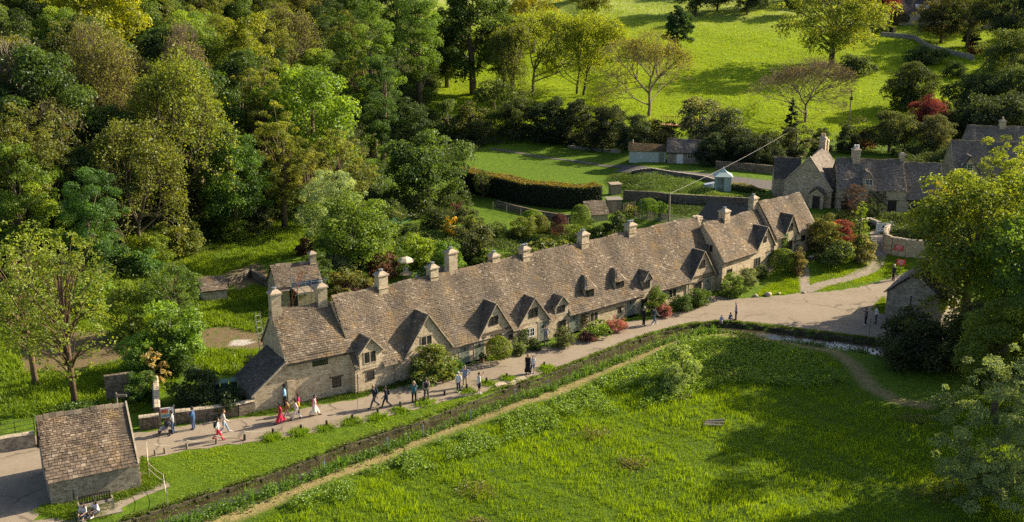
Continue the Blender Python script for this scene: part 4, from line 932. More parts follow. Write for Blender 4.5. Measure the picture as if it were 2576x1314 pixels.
# front right
T_(2465, 420, 370, 93, 'broad', (.13, .175, .02), 'big spreading cherry with olive leaves overhanging the lane house')
T_(2545, 330, 190, 100, 'airy', (.17, .21, .02), 'taller yellow green tree at the right edge behind the spreading cherry')
T_(2400, 455, 110, 122, 'airy', (.22, .21, .014), 'golden green bushy tree in front of the lower house end')
T_(2560, 560, 240, 88, 'broad', (.15, .21, .02), 'broad green tree at the right edge below the taller yellow green one')
T_(2555, 760, 230, 74, 'broad', (.12, .17, .018), 'deep green tree at the right edge above the silver willow')
T_(2350, 795, 250, 84, 'dense', (.04, .055, .012), 'dark hawthorn mass below the lane house', cat='bush', name='hawthorn_bush')
T_(2490, 770, 190, 82, 'broad', (.07, .09, .014), 'dark leafy tree between the hawthorn and the silver willow')
T_(2560, 860, 330, 60, 'silver', (.145, .185, .08), 'silver leaved willow in the lower right corner', name='willow_bush', cat='willow')
tree_at(41.5, 76, 16, 12, 'broad', MID, 'broad green tree beyond the right edge, shading the meadow', group='trees beyond the right edge')
tree_at(47.5, 85, 18, 13, 'broad', MID, 'broad green tree beyond the right edge, shading the meadow', group='trees beyond the right edge')
tree_at(40, 64, 14, 11, 'broad', MID, 'broad green tree beyond the right edge, shading the meadow', group='trees beyond the right edge')
# the shaded wood behind: repeats of four trees
protos = []
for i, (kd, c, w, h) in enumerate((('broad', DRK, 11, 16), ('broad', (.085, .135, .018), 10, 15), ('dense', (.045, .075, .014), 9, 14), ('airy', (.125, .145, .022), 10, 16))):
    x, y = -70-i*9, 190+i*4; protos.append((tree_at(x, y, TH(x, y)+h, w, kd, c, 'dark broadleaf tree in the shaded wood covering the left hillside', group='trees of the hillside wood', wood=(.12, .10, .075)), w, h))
# hillside wood fill
pts = []
for _ in range(6000):
    Y = R.uniform(104, 262); X = R.uniform(-.52*Y-4, -4); s = float(hill_s(np.array([X]), np.array([Y]))[0])
    if s < 9 or (Y > 225 and s < 25): continue
    if any((X-a)**2+(Y-b)**2 < 22 for a, b in pts) or any((X-a)**2+(Y-b)**2 < (r*.75)**2 for a, b, r in TREES): continue
    pts.append((X, Y))
    if len(pts) >= 210: break
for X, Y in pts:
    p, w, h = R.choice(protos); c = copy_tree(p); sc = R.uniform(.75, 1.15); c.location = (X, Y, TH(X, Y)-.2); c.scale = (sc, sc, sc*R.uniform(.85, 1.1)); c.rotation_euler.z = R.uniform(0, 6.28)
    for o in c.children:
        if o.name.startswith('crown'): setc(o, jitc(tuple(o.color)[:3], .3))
# far hedge trees along the top of the field and beyond the frame
fp = tree_at(60, 330, TH(60, 330)+11, 12, 'broad', (.03, .05, .018), 'dark rounded tree in the row along the top of the field', group='trees along the top of the field')
for X, Y in [(22, 325), (34, 345), (50, 300), (57, 306), (64, 300), (70, 310), (78, 300), (46, 352), (86, 318), (96, 322), (108, 328), (10, 360), (-4, 372), (-16, 350), (-30, 360), (70, 345), (90, 350), (115, 300), (122, 285), (128, 268), (128, 250), (118, 240), (124, 228), (112, 222), (122, 210), (108, 202), (100, 192), (106, 180), (98, 172)]:
    c = copy_tree(fp); c.location = (X, Y, TH(X, Y)-.3); s = R.uniform(.7, 1.15); c.scale = (s*R.uniform(.9, 1.2), s, s); c.rotation_euler.z = R.uniform(0, 6)
    for o in c.children:
        if o.name.startswith('crown'): setc(o, jitc((.035, .055, .018), .3))

# shrubs and bushes: px, top, width, foot row, kind, colour, label
SHR = [
 (372, 590, 130, 668, 'broad', LIM, 'lime green bush with flat layered top below the wood'),
 (455, 552, 120, 640, 'shrub', (.09, .12, .025), 'pale leafy bush with upright shoots at the wood edge'),
 (578, 540, 90, 605, 'shrub', (.10, .145, .012), 'bright feathery bush on the bank above the hut'),
 (640, 498, 130, 590, 'conic', (.032, .05, .016), 'dark spruce bush at the top of the grassy bank'),
 (365, 630, 100, 690, 'shrub', (.06, .13, .03), 'fresh green bush with big leaves left of the grassy bank'),
 (440, 760, 170, 930, 'shrub', (.10, .165, .02), 'broad fresh green bush between the sapling and the yard'),
 (330, 720, 120, 850, 'shrub', (.12, .17, .02), 'light green bush under the open crowned trees'),
 (350, 850, 110, 950, 'shrub', (.08, .14, .02), 'green bush at the right of the reddish trunk'),
 (60, 700, 140, 800, 'shrub', (.11, .17, .02), 'green undergrowth bush at the left edge under the maples'),
 (230, 690, 130, 780, 'shrub', (.10, .16, .02), 'green undergrowth bush below the maple with lobed crown'),
 (440, 670, 170, 840, 'airy', (.06, .10, .018), 'open small leaved sapling standing left of the stone hut'),
 (425, 800, 150, 930, 'shrub', (.045, .085, .014), 'dense green bush beside the yard left of the end cottage'),
 (392, 868, 70, 968, 'spiky', (.22, .18, .08), 'straw coloured upright shrub behind the stone pillar'),
 (355, 930, 80, 1005, 'shrub', (.05, .10, .012), 'green bush growing left of the stone pillar'),
 (495, 925, 130, 1010, 'shrub', (.04, .062, .013), 'dark spreading bush left of the rubbish heap'),
 (560, 985, 130, 1035, 'shrub', (.03, .048, .012), 'ivy mound on top of the roadside wall'),
 (640, 895, 60, 940, 'shrub', (.03, .05, .012), 'dark bush behind the wheelie bins'),
 (1192, 560, 125, 655, 'shrub', (.05, .062, .024), 'grey green rounded shrub by the iron rail fence'),
 (1138, 538, 46, 598, 'spiky', GLD, 'golden yellow bamboo clump in the terrace garden'),
 (1078, 585, 50, 640, 'conic', (.045, .065, .02), 'small spruce in the garden right of the washing line'),
 (1050, 590, 110, 670, 'shrub', LIM, 'lime green shrub behind the cream parasol'),
 (1128, 600, 90, 690, 'shrub', (.07, .13, .012), 'bright green shrub right of the cream parasol'),
 (962, 622, 90, 700, 'shrub', (.10, .055, .04), 'reddish brown shrub left of the cream parasol'),
 (908, 605, 80, 700, 'conic', (.028, .045, .014), 'dark green conifer behind the terrace roof'),
 (850, 640, 90, 720, 'shrub', (.085, .105, .05), 'grey leaved shrub right of the scaffolding'),
 (802, 635, 80, 740, 'shrub', (.055, .09, .014), 'mid green shrub touching the scaffolding'),
 (890, 688, 120, 740, 'shrub', (.075, .085, .022), 'arching olive shrub behind the ridge of the terrace'),
 (905, 712, 110, 745, 'shrub', (.06, .022, .022), 'low dark red shrub along the ridge of the terrace'),
 (768, 600, 60, 640, 'shrub', (.035, .016, .015), 'dark red shrub behind the outbuilding chimney'),
 (1180, 510, 80, 590, 'shrub', (.06, .08, .02), 'drooping green shrub at the left end of the garden lawn'),
 (1150, 505, 45, 560, 'shrub', (.06, .022, .028), 'dark purple shrub at the end of the garden lawn'),
 (1250, 560, 60, 605, 'shrub', (.07, .105, .02), 'mid green shrub at the near edge of the garden lawn'),
 (1035, 560, 55, 600, 'shrub', (.05, .08, .02), 'dark green shrub behind the washing line'),
 (1110, 520, 90, 575, 'shrub', (.04, .06, .018), 'dark shrub in the shade under the glossy leaved tree'),
 (985, 520, 80, 575, 'shrub', (.06, .085, .02), 'green shrub left of the washing line'),
 (1225, 620, 70, 668, 'shrub', (.08, .125, .016), 'bright leaved shrub before the rear wing roof'),
 (1005, 625, 60, 690, 'shrub', (.06, .10, .016), 'green shrub shading the garden table'),
 (1080, 660, 60, 700, 'shrub', (.055, .09, .018), 'low green shrub behind the terrace ridge by the white chairs'),
 (1312, 545, 75, 600, 'shrub', (.085, .105, .02), 'yellow green loose shrub left of the clipped domes'),
 (1340, 528, 58, 580, 'ball', (.10, .15, .010), 'bright clipped dome shrub behind the brownish dome'),
 (1357, 542, 50, 590, 'ball', (.075, .085, .018), 'brownish clipped dome shrub on the garden lawn'),
 (1407, 538, 46, 602, 'ball', (.055, .02, .026), 'round purple clipped bush on a short stem'),
 (1460, 515, 52, 580, 'ball', (.075, .12, .014), 'tall clipped dome shrub beside the small tiled shed'),
 (1450, 566, 75, 620, 'shrub', (.085, .13, .014), 'bright white flecked shrub behind the ridge chimney'),
 (1500, 555, 75, 625, 'shrub', (.05, .08, .014), 'green rounded bush right of the white flecked one'),
 (1545, 535, 80, 620, 'shrub', (.035, .05, .018), 'dark grey green bush beside the picket fence'),
 (1375, 612, 170, 665, 'shrub', (.07, .09, .02), 'wide low spreading shrub behind the double pot chimney'),
 (1270, 640, 80, 675, 'shrub', (.07, .11, .014), 'green shrub between the two ridge chimneys'),
 (1630, 500, 55, 545, 'ball', (.07, .12, .012), 'rounded green bush left of the near utility pole'),
 (1668, 508, 45, 550, 'shrub', (.06, .11, .012), 'green bush right beside the near utility pole'),
 (1590, 515, 50, 545, 'spiky', (.10, .11, .035), 'pale tussock of grass by the wooden shed'),
 (1215, 430, 60, 500, 'airy', (.05, .075, .018), 'small sapling in front of the clipped hedge'),
 (1770, 548, 40, 575, 'shrub', (.20, .20, .13), 'cream flowering bush behind the terrace end parapet'),
 # in front of the terrace
 (1092, 868, 120, 955, 'shrub', (.085, .115, .018), 'climbing shrub with pale shoots against the widest gable'),
 (1060, 920, 100, 966, 'spiky', (.045, .09, .014), 'strap leaved plant clump at the foot of the climbing shrub'),
 (1145, 892, 50, 940, 'spiky', (.055, .11, .014), 'strap leaved plant clump beside the first sage door'),
 (1255, 848, 66, 910, 'ball', (.085, .12, .010), 'round yellow green bush before the dark open doorway'),
 (1302, 850, 40, 892, 'shrub', (.08, .11, .03), 'small white flowered bush right of the round yellow one'),
 (1345, 850, 44, 880, 'shrub', (.03, .05, .014), 'dark low plant beside the doorway with the standing man'),
 (1418, 822, 62, 872, 'shrub', (.07, .085, .035), 'rounded bush with pale leaf edges right of the standing man'),
 (1432, 775, 60, 812, 'shrub', (.075, .085, .02), 'climbing rose over the sage door under the small dormer'),
 (1500, 800, 80, 850, 'spiky', (.085, .125, .018), 'tall green border plants by the low wall of the hipped dormer cottage'),
 (1550, 800, 60, 832, 'shrub', (.20, .085, .10), 'pink flowering border left of the sage door'),
 (1478, 835, 50, 856, 'shrub', (.13, .065, .065), 'small red flowered plant at the path edge'),
 (1648, 722, 66, 790, 'shrub', (.085, .125, .014), 'tall yellow green shrub between dormer and drainpipe'),
 (1668, 765, 50, 795, 'shrub', (.17, .075, .09), 'pink flowering plant at the foot of the tall shrub'),
 (1712, 738, 66, 782, 'shrub', (.045, .075, .016), 'dark green bush with white flecks by the last drainpipe'),
 (1755, 725, 66, 768, 'shrub', (.05, .085, .014), 'green bush growing before the last sage door'),
 (1840, 690, 75, 745, 'shrub', (.075, .115, .02), 'leafy border plants at the left of the projecting house'),
 (1880, 672, 60, 725, 'shrub', (.12, .14, .075), 'white flowered border bush below the sage framed window'),
 (1912, 668, 40, 700, 'shrub', (.05, .075, .018), 'dark bush at the right end of the house border'),
 (1968, 628, 70, 682, 'ball', (.07, .11, .010), 'yellow green clipped bush before the creeper covered wall'),
 (2008, 624, 50, 690, 'shrub', (.13, .11, .045), 'orange flushed shrub above its terracotta pot'),
 (2072, 535, 95, 640, 'dense', (.10, .105, .025), 'large brownish hedge shrub right of the terrace end house'),
 (2112, 548, 80, 630, 'shrub', (.15, .04, .04), 'dark red leaved shrub in the front garden of the long house'),
 (2098, 600, 100, 662, 'shrub', (.12, .16, .05), 'pale flecked shrub below the dark red one'),
 (2155, 505, 46, 660, 'airy', (.11, .155, .014), 'slim bright sapling beside the footpath'),
 (2165, 585, 70, 660, 'shrub', (.12, .125, .055), 'cream leaved shrub at the footpath side'),
 (2150, 455, 75, 545, 'airy', (.055, .035, .035), 'dark purple open shrub before the long house wall'),
 (2190, 500, 60, 560, 'shrub', (.028, .042, .014), 'dark shrub under the long house window'),
 (1712, 866, 105, 962, 'shrub', (.13, .19, .05), 'pale green bush growing alone in the meadow'),
 (1697, 915, 80, 990, 'shrub', (.15, .20, .07), 'smaller pale bush at the foot of the lone meadow bush'),
 (1128, 898, 66, 948, 'shrub', (.075, .12, .016), 'leafy green shrub between the climbing shrub and the first sage door'),
 (2500, 500, 230, 650, 'dense', (.075, .10, .018), 'leafy olive bush mass right of the spreading cherry'),
 # hedgerow below the field
 (1310, 235, 120, 345, 'dense', (.05, .075, .02), 'green hedgerow bush at the wood end below the ash trees'),
 (1245, 190, 110, 310, 'shrub', (.065, .09, .02), 'light hedgerow bush under the small ash'),
 (1385, 250, 120, 360, 'dense', (.030, .042, .016), 'dark hedgerow bush below the pale trunked ash'),
 (1455, 245, 110, 365, 'dense', (.038, .045, .02), 'dark brownish hedgerow bush below the ivy clad ash'),
 (1525, 258, 120, 372, 'dense', (.030, .042, .016), 'dark hedgerow bush left of the thin brownish tree'),
 (1595, 285, 110, 375, 'dense', (.035, .05, .018), 'dark hedgerow bush behind the green hut'),
 (1660, 305, 110, 372, 'shrub', (.06, .065, .018), 'brown green hedgerow bush right behind the green hut'),
 (1765, 240, 130, 372, 'shrub', (.085, .10, .055), 'grey green tall hedgerow shrub behind the stone outbuilding'),
 (1835, 270, 110, 385, 'shrub', (.075, .095, .045), 'pale leaved hedgerow shrub right of the grey green one'),
 (1845, 322, 130, 410, 'dense', (.024, .036, .014), 'dark ivy bush above the terrace retaining wall'),
 (1905, 335, 120, 420, 'dense', (.024, .034, .014), 'darkest ivy bush left of the narrow cypress'),
 (2000, 300, 90, 400, 'shrub', (.05, .055, .025), 'mixed shrub with pink tips behind the gabled house'),
 (2060, 320, 60, 390, 'dense', (.03, .042, .016), 'dark shrub behind the chimney of the gabled house'),
 (2130, 305, 80, 385, 'dense', (.028, .042, .014), 'dark ivy mound at the foot of the far utility pole'),
 (2175, 325, 50, 375, 'shrub', (.10, .05, .05), 'small reddish shrub right of the far utility pole'),
 (1790, 340, 100, 415, 'dense', (.025, .038, .014), 'dark hedgerow bush right of the stone outbuilding'),
 (1130, 250, 110, 350, 'shrub', (.05, .075, .02), 'wild bush below the dark hollow of the wood'),
 (1190, 255, 110, 355, 'shrub', (.07, .085, .022), 'pale wild bush on the orange earth bank'),
 (1060, 265, 90, 350, 'dense', (.03, .045, .016), 'dark wild bush beside the evergreen mound'),
 (2405, 360, 60, 400, 'dense', (.03, .045, .016), 'dark bush behind the upper house'),
 (2262, 30, 50, 62, 'ball', (.06, .055, .025), 'clipped round bush in the hillside garden'),
 (2215, 65, 40, 85, 'ball', (.05, .08, .016), 'small green clipped bush in the hillside garden'),
 (2400, 155, 60, 195, 'shrub', (.03, .05, .016), 'dark shrub by the hillside garden wall'),
 (2450, 105, 40, 135, 'shrub', (.11, .035, .02), 'rust red shrub by the hillside garden wall'),
 (2150, 140, 110, 185, 'shrub', (.05, .075, .03), 'bramble bush at the foot of the big field tree'),
 (2330, 120, 120, 160, 'shrub', (.045, .07, .022), 'low bush line under the hillside garden wall'),
 (1720, 30, 60, 62, 'dense', (.03, .05, .018), 'dark bush at the left of the field gate'),
 (2270, 215, 90, 275, 'shrub', (.06, .08, .022), 'leafy shrub below the dark field tree'),
 (2345, 250, 80, 300, 'shrub', (.05, .075, .02), 'leafy shrub in front of the shaded right wood'),
]
for px, top, w, b, kd, c, lb in SHR:
    nm = 'shrub' if 'shrub' in lb else ('sapling_tree' if 'sapling' in lb else 'bush'); T_(px, top, w, None, kd, tuple(min(.4, v*1.3) for v in c), lb, b=b, cat='tree' if 'sapling' in lb or 'tree' in lb.split()[-1] else ('plant' if 'plant' in lb or 'clump' in lb else nm), name=nm)

# ------------------------------------------------------------------ grass and ground cover
MT['grass'] = leaf_mat('grass_blades', .45)
def scatter(polys, n, seed, excl=()):
    rg = np.random.default_rng(seed); out = []
    A = [np.array([p[:2] for p in q]) for q in polys]
    for a in A:
        lo, hi = a.min(0), a.max(0); X = rg.uniform(lo[0], hi[0], n); Y = rg.uniform(lo[1], hi[1], n); m = inpoly(X, Y, a)
        for e_ in excl: m &= ~inpoly(X, Y, e_)
        out.append(np.stack([X[m], Y[m]], 1))
    return np.concatenate(out)
def blades(name, pts, hmin, hmax, wd_, seed, col, nb=4, lean=.5, patch=.16, kind='stuff', spread=.12, hfun=None, mat='grass'):
    rg = np.random.default_rng(seed); n = len(pts); X = np.repeat(pts[:, 0], nb)+rg.normal(0, spread, n*nb); Y = np.repeat(pts[:, 1], nb)+rg.normal(0, spread, n*nb)
    Z = terrain(X, Y)-.03; m = len(X)
    pn = .5+.28*np.sin(X*patch*1.7+1)*np.cos(Y*patch*2.3)+.2*np.sin(X*patch*5.3+Y*patch*4.1)+.3*np.sin(X*1.9+np.sin(Y*.8))*np.sin(Y*2.3+X*.6)+.15*np.sin(X*4.1+Y*1.3)*np.sin(Y*5.2)
    hh = rg.uniform(hmin, hmax, m)*(.55+.75*np.clip(pn, 0, 1))
    if hfun is not None: hh *= hfun(X, Y)
    a = rg.uniform(0, 2*PI, m); ln = rg.uniform(.1, lean, m)*hh; dx, dy = np.cos(a), np.sin(a); w = wd_*rg.uniform(.6, 1.3, m)
    b = rg.uniform(0, 2*PI, m); wx, wy = np.cos(b)*w/2, np.sin(b)*w/2
    V = np.stack([np.stack([X-wx, Y-wy, Z], 1), np.stack([X+wx, Y+wy, Z], 1), np.stack([X+dx*ln*.4+wx*.7, Y+dy*ln*.4+wy*.7, Z+hh*.6], 1), np.stack([X+dx*ln, Y+dy*ln, Z+hh], 1), np.stack([X+dx*ln*.4-wx*.7, Y+dy*ln*.4-wy*.7, Z+hh*.6], 1)], 1).reshape(-1, 3)
    F = np.arange(m*5).reshape(m, 5); t = np.clip(.25+.45*pn+rg.normal(0, .14, m), 0, 1)
    o = mesh_obj(name, V, F, MT[mat], None, t); setc(o, col); return tag(o, kind=kind)
mp = scatter([MEADOW], 190000, 1); d = seg_dist(mp[:, 0], mp[:, 1], LOWER); mp = mp[(d > .75) & (np.abs(mp[:, 0]) < mp[:, 1]*.5+2)]
blades('meadow_grass', mp, .14, .40, .038, 2, (.15, .225, .006), nb=4, hfun=lambda X, Y: np.clip(seg_dist(X, Y, LOWER)/2.5, .3, 1))
wq = scatter([MEADOW], 60, 3); wq = wq[np.abs(wq[:, 0]) < wq[:, 1]*.48]
wp = np.concatenate([np.random.default_rng(700+i).normal(0, 1, (90, 2))*np.array([.9, .7])*R.uniform(.4, 1.1)+p for i, p in enumerate(wq)]); wp = wp[inpoly(wp[:, 0], wp[:, 1], MEADOW)]
# leafy nettle patches along the near edge of the meadow
def leafy(name, pts, hmin, hmax, sz, seed, col, per=5, mat='leaf'):
    rg = np.random.default_rng(seed); n = len(pts)*per; X = np.repeat(pts[:, 0], per)+rg.normal(0, .13, n); Y = np.repeat(pts[:, 1], per)+rg.normal(0, .13, n)
    Z = terrain(X, Y)+rg.uniform(.05, 1, n)*rg.uniform(hmin, hmax, n); V, F = leaf_quads(np.stack([X, Y, Z], 1), rg.normal(size=(n, 3))*.55+np.array([0, 0, 1.]), sz, rg)
    o = mesh_obj(name, V, F, MT[mat], None, np.clip(rg.normal(.5, .18, n), 0, 1)); setc(o, col); return tag(o, kind='stuff')
leafy('meadow_weeds', wp, .15, .5, .16, 7, (.14, .13, .045), per=4)
NET = [P(*p)[:2] for p in [(700, 1280), (900, 1190), (1100, 1115), (1300, 1035), (1420, 1000), (1640, 900), (1740, 850), (1900, 850), (2040, 890), (2130, 960), (2020, 980), (1830, 960), (1700, 1010), (1450, 1060), (1200, 1150), (950, 1230), (800, 1300)]]
q = scatter([NET], 30000, 5); pn = np.sin(q[:, 0]*.9)*np.cos(q[:, 1]*.7)+.4*np.sin(q[:, 0]*2.1+q[:, 1]); q = q[(pn > -.25) | (q[:, 0] > 11)]
leafy('nettles', q, .25, .70, .19, 6, (.135, .215, .028), per=6)
BANK = [tuple(p) for p in (UB+NRM*(SW*.55))]+LOWER[::-1][2:]
lb = [tuple(p) for p in LB[2:19]]; BK = lb+[p for p in LOWER[::-1] if p[0] < lb[-1][0]]
q = scatter([BK], 30000, 8); leafy('bankside_plants', q, .2, .7, .18, 9, (.085, .15, .022), per=6)
q2 = q[::3]; blades('reeds', q2, .5, .95, .06, 10, (.085, .17, .02), nb=4, lean=.35)
u_ = np.random.default_rng(99).uniform(1.5, 24.9, 9000); ii = u_.astype(int); e2 = UB[ii]+(UB[ii+1]-UB[ii])*(u_-ii)[:, None]+NRM[ii]*np.random.default_rng(98).normal(.0, .16, 9000)[:, None]; e2 = e2[np.sin(u_*7)+np.sin(u_*17+1)+np.sin(u_*41) > -.5]; dd = seg_dist(e2[:, 0], e2[:, 1], UB); e2 = e2[(dd < .42) & ~inpoly(e2[:, 0], e2[:, 1], PATH_POLY)]
leafy('wall_moss_plants', e2, -.05, .2, .12, 12, (.10, .135, .018), per=3)
RP = [tuple(p) for p in (UB+NRM*(SW*.7))[16:24]]+[tuple(p) for p in (LB+NRM*.8)[16:24][::-1]]
q = scatter([RP], 2600, 13); q = q[np.sin(q[:, 0]*1.3)+np.sin(q[:, 1]*2) > -.4]; leafy('water_plants', q, .1, .5, .2, 14, (.08, .13, .02), per=5)
# short grass verge between path and stream, and the greens by the lane
VG = [P(*p)[:2] for p in [(395, 1148), (471, 1137), (544, 1126), (615, 1118), (690, 1104), (757, 1092), (823, 1082), (886, 1068), (951, 1054), (1020, 1042), (1100, 1020), (1160, 1004), (1205, 995), (1250, 978), (1300, 962), (1250, 982), (1119, 1031), (1033, 1064), (905, 1102), (803, 1143), (667, 1191), (504, 1240), (430, 1262), (415, 1215), (385, 1165)]]
q = scatter([VG], 26000, 20); blades('verge_grass', q, .05, .14, .05, 21, (.15, .22, .008), nb=3, lean=.9, spread=.08)
tu = [(951, 1052), (1010, 1034), (1068, 1014), (1174, 985), (1225, 966), (1280, 955), (1375, 930), (823, 1078), (886, 1062), (757, 1090), (687, 1101)]
q = np.concatenate([np.array(P(*p)[:2])+np.random.default_rng(i).normal(0, .35, (160, 2)) for i, p in enumerate(tu)]); blades('post_tufts', q, .12, .34, .05, 23, (.12, .20, .008), nb=4, lean=.8, spread=.06)
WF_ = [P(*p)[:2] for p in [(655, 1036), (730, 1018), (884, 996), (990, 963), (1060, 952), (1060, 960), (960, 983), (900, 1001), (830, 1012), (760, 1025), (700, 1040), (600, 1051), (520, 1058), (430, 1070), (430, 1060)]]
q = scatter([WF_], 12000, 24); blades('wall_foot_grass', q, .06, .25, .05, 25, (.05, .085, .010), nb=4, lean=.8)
GR = [gp(p) for p in ([(1905, 744), (1935, 715), (1990, 690), (2010, 700), (2012, 735), (1960, 742)], [(2030, 700), (2080, 665), (2150, 640), (2200, 600), (2205, 640), (2180, 680), (2110, 702), (2040, 715)], [(2040, 732), (2110, 712), (2180, 695), (2205, 665), (2215, 640), (2300, 645), (2290, 680), (2215, 702), (2150, 722), (2075, 732)], [(2195, 780), (2225, 745), (2225, 790)])]
q = scatter(GR, 9000, 26); blades('lane_green_grass', q, .06, .17, .06, 27, (.14, .21, .008), nb=4, lean=.9)
SG = [P(*p)[:2] for p in [(360, 1150), (385, 1165), (425, 1215), (372, 1236), (300, 1262), (280, 1300), (200, 1318), (90, 1290), (105, 1275), (358, 1228)]]
q = scatter([SG], 9000, 28); blades('barn_side_grass', q, .06, .25, .05, 29, (.10, .16, .010), nb=4, lean=.8)
# the yard and the grassy bank on the left, the lawns, the far field
YD = [gp(p) for p in ([(230, 640), (400, 690), (560, 600), (720, 552), (790, 600), (760, 640), (640, 670), (560, 690), (480, 760), (300, 800)], [(480, 760), (640, 720), (690, 740), (690, 860), (650, 960), (440, 920), (300, 830)], [(-200, 820), (300, 780), (480, 920), (350, 1040), (-200, 1060)])]
q = scatter(YD, 20000, 30); soilk = np.zeros(len(q), bool)
for p in SOIL: soilk |= inpoly(q[:, 0], q[:, 1], p)
q = q[~soilk]; blades('rough_yard_grass', q, .12, .5, .08, 31, (.125, .19, .010), nb=3, lean=.7)
FP = [(X, Y) for X, Y in [(-22, 190), (-14, 196), (8, 190), (40, 186), (110, 186), (140, 300), (150, 360), (-20, 400), (-25, 300)]]
q = scatter([FP], 90000, 33); q = q[(np.abs(q[:, 0]) < q[:, 1]*.52)]; blades('field_grass', q, .12, .45, .12, 34, (.17, .235, .005), nb=3, lean=.9, patch=.3, spread=.3)
# woodland undergrowth under the trees
ux = np.random.default_rng(40).uniform(-150, 0, 60000); uy = np.random.default_rng(41).uniform(96, 260, 60000); s = hill_s(ux, uy); k = (s > 2.5) & (s < 75) & (np.abs(ux) < uy*.53)
q = np.stack([ux[k], uy[k]], 1)[:11000]; rg = np.random.default_rng(42); n = len(q)*7; X = np.repeat(q[:, 0], 7)+rg.normal(0, .5, n); Y = np.repeat(q[:, 1], 7)+rg.normal(0, .5, n)
Z = terrain(X, Y)+rg.uniform(.05, 1.3, n)*np.repeat(rg.uniform(.4, 1.3, len(q)), 7); V, F = leaf_quads(np.stack([X, Y, Z], 1), rg.normal(size=(n, 3))*.6+np.array([0, 0, 1.]), .42, rg)
o = mesh_obj('undergrowth', V, F, MT['leaf'], None, np.clip(rg.normal(.5, .2, n), 0, 1)); setc(o, (.05, .08, .016)); tag(o, kind='stuff')
def thicket(name, poly, n, hmax, sz, seed, col):
    q = scatter([gp(poly)], n, seed); hm = .45+.55*np.sin(q[:, 0]*.9)*np.cos(q[:, 1]*.8+q[:, 0]*.3)
    rg = np.random.default_rng(seed); m = len(q)*8; X = np.repeat(q[:, 0], 8)+rg.normal(0, .3, m); Y = np.repeat(q[:, 1], 8)+rg.normal(0, .3, m); Z = terrain(X, Y)+np.sqrt(rg.uniform(0, 1, m))*hmax*np.repeat(np.clip(hm, .25, 1), 8)
    V, F = leaf_quads(np.stack([X, Y, Z], 1), rg.normal(size=(m, 3))*.6+np.array([0, 0, .9]), sz, rg); o = mesh_obj(name, V, F, MT['leaf'], None, np.clip(rg.normal(.5, .2, m), 0, 1)); setc(o, col); tag(o, kind='stuff')
thicket('bank_undergrowth', [(1175, 330), (1290, 320), (1560, 340), (1640, 350), (1580, 383), (1420, 366), (1300, 362), (1200, 372)], 5000, 2.6, .32, 50, (.04, .055, .016))
thicket('bank_undergrowth', [(1790, 350), (1960, 360), (1975, 430), (1890, 425), (1800, 415)], 5000, 2.8, .3, 51, (.032, .045, .014))
thicket('bank_undergrowth', [(1040, 330), (1190, 290), (1240, 330), (1180, 400), (1120, 420), (1060, 400)], 4000, 1.6, .3, 52, (.05, .075, .02))
thicket('garden_border', [(1540, 440), (1700, 448), (1780, 470), (1780, 490), (1640, 484), (1530, 470)], 2500, .8, .18, 53, (.06, .095, .022))
thicket('garden_border', [(1700, 505), (1800, 490), (1930, 498), (1935, 515), (1800, 520)], 2500, .9, .18, 54, (.11, .16, .03))
thicket('garden_border', [(1560, 520), (1900, 528), (1900, 545), (1720, 545), (1560, 530)], 2500, .6, .18, 55, (.045, .07, .02))
thicket('garden_border', [(980, 590), (1100, 560), (1180, 600), (1290, 660), (1180, 670), (1000, 660)], 4500, .8, .2, 56, (.075, .12, .02))
thicket('garden_border', [(1280, 590), (1480, 570), (1560, 590), (1560, 625), (1300, 660)], 4500, .7, .18, 57, (.065, .10, .02))
thicket('front_yard_plants', [(2040, 560), (2130, 540), (2210, 560), (2140, 620), (2060, 640)], 3000, 1.1, .2, 58, (.06, .08, .022))
thicket('garden_thicket', [(860, 590), (950, 500), (1060, 508), (1175, 480), (1180, 520), (1110, 545), (1000, 560), (940, 600)], 5000, 2.6, .3, 60, (.05, .075, .02))
thicket('wood_edge_thicket', [(300, 700), (420, 640), (560, 580), (720, 545), (730, 500), (560, 540), (400, 600), (250, 660)], 4200, 2.2, .3, 61, (.065, .105, .02))
thicket('wood_edge_thicket', [(620, 520), (760, 440), (960, 420), (1000, 500), (860, 560), (740, 560)], 4200, 3.0, .32, 62, (.05, .08, .02))
thicket('ivy_bank', [(300, 1050), (130, 1062), (120, 1040), (250, 1020), (330, 1030)], 900, .7, .2, 63, (.06, .11, .018))
thicket('ivy_bank', [(440, 1030), (640, 1005), (640, 1030), (520, 1048), (440, 1056)], 1800, 1.0, .17, 64, (.045, .07, .014))
thicket('lawn_edge_plants', [(1180, 600), (1300, 640), (1560, 600), (1560, 580), (1400, 600), (1290, 610), (1200, 580)], 2600, .8, .18, 65, (.06, .095, .02))
thicket('front_yard_plants', [(2170, 552), (2235, 548), (2330, 545), (2400, 560), (2380, 610), (2260, 605), (2190, 578)], 3600, 1.0, .2, 66, (.05, .075, .022))
thicket('hedge_bottom', [(2240, 380), (2420, 380), (2400, 470), (2360, 480), (2250, 400)], 3500, 2.0, .3, 59, (.04, .06, .018))

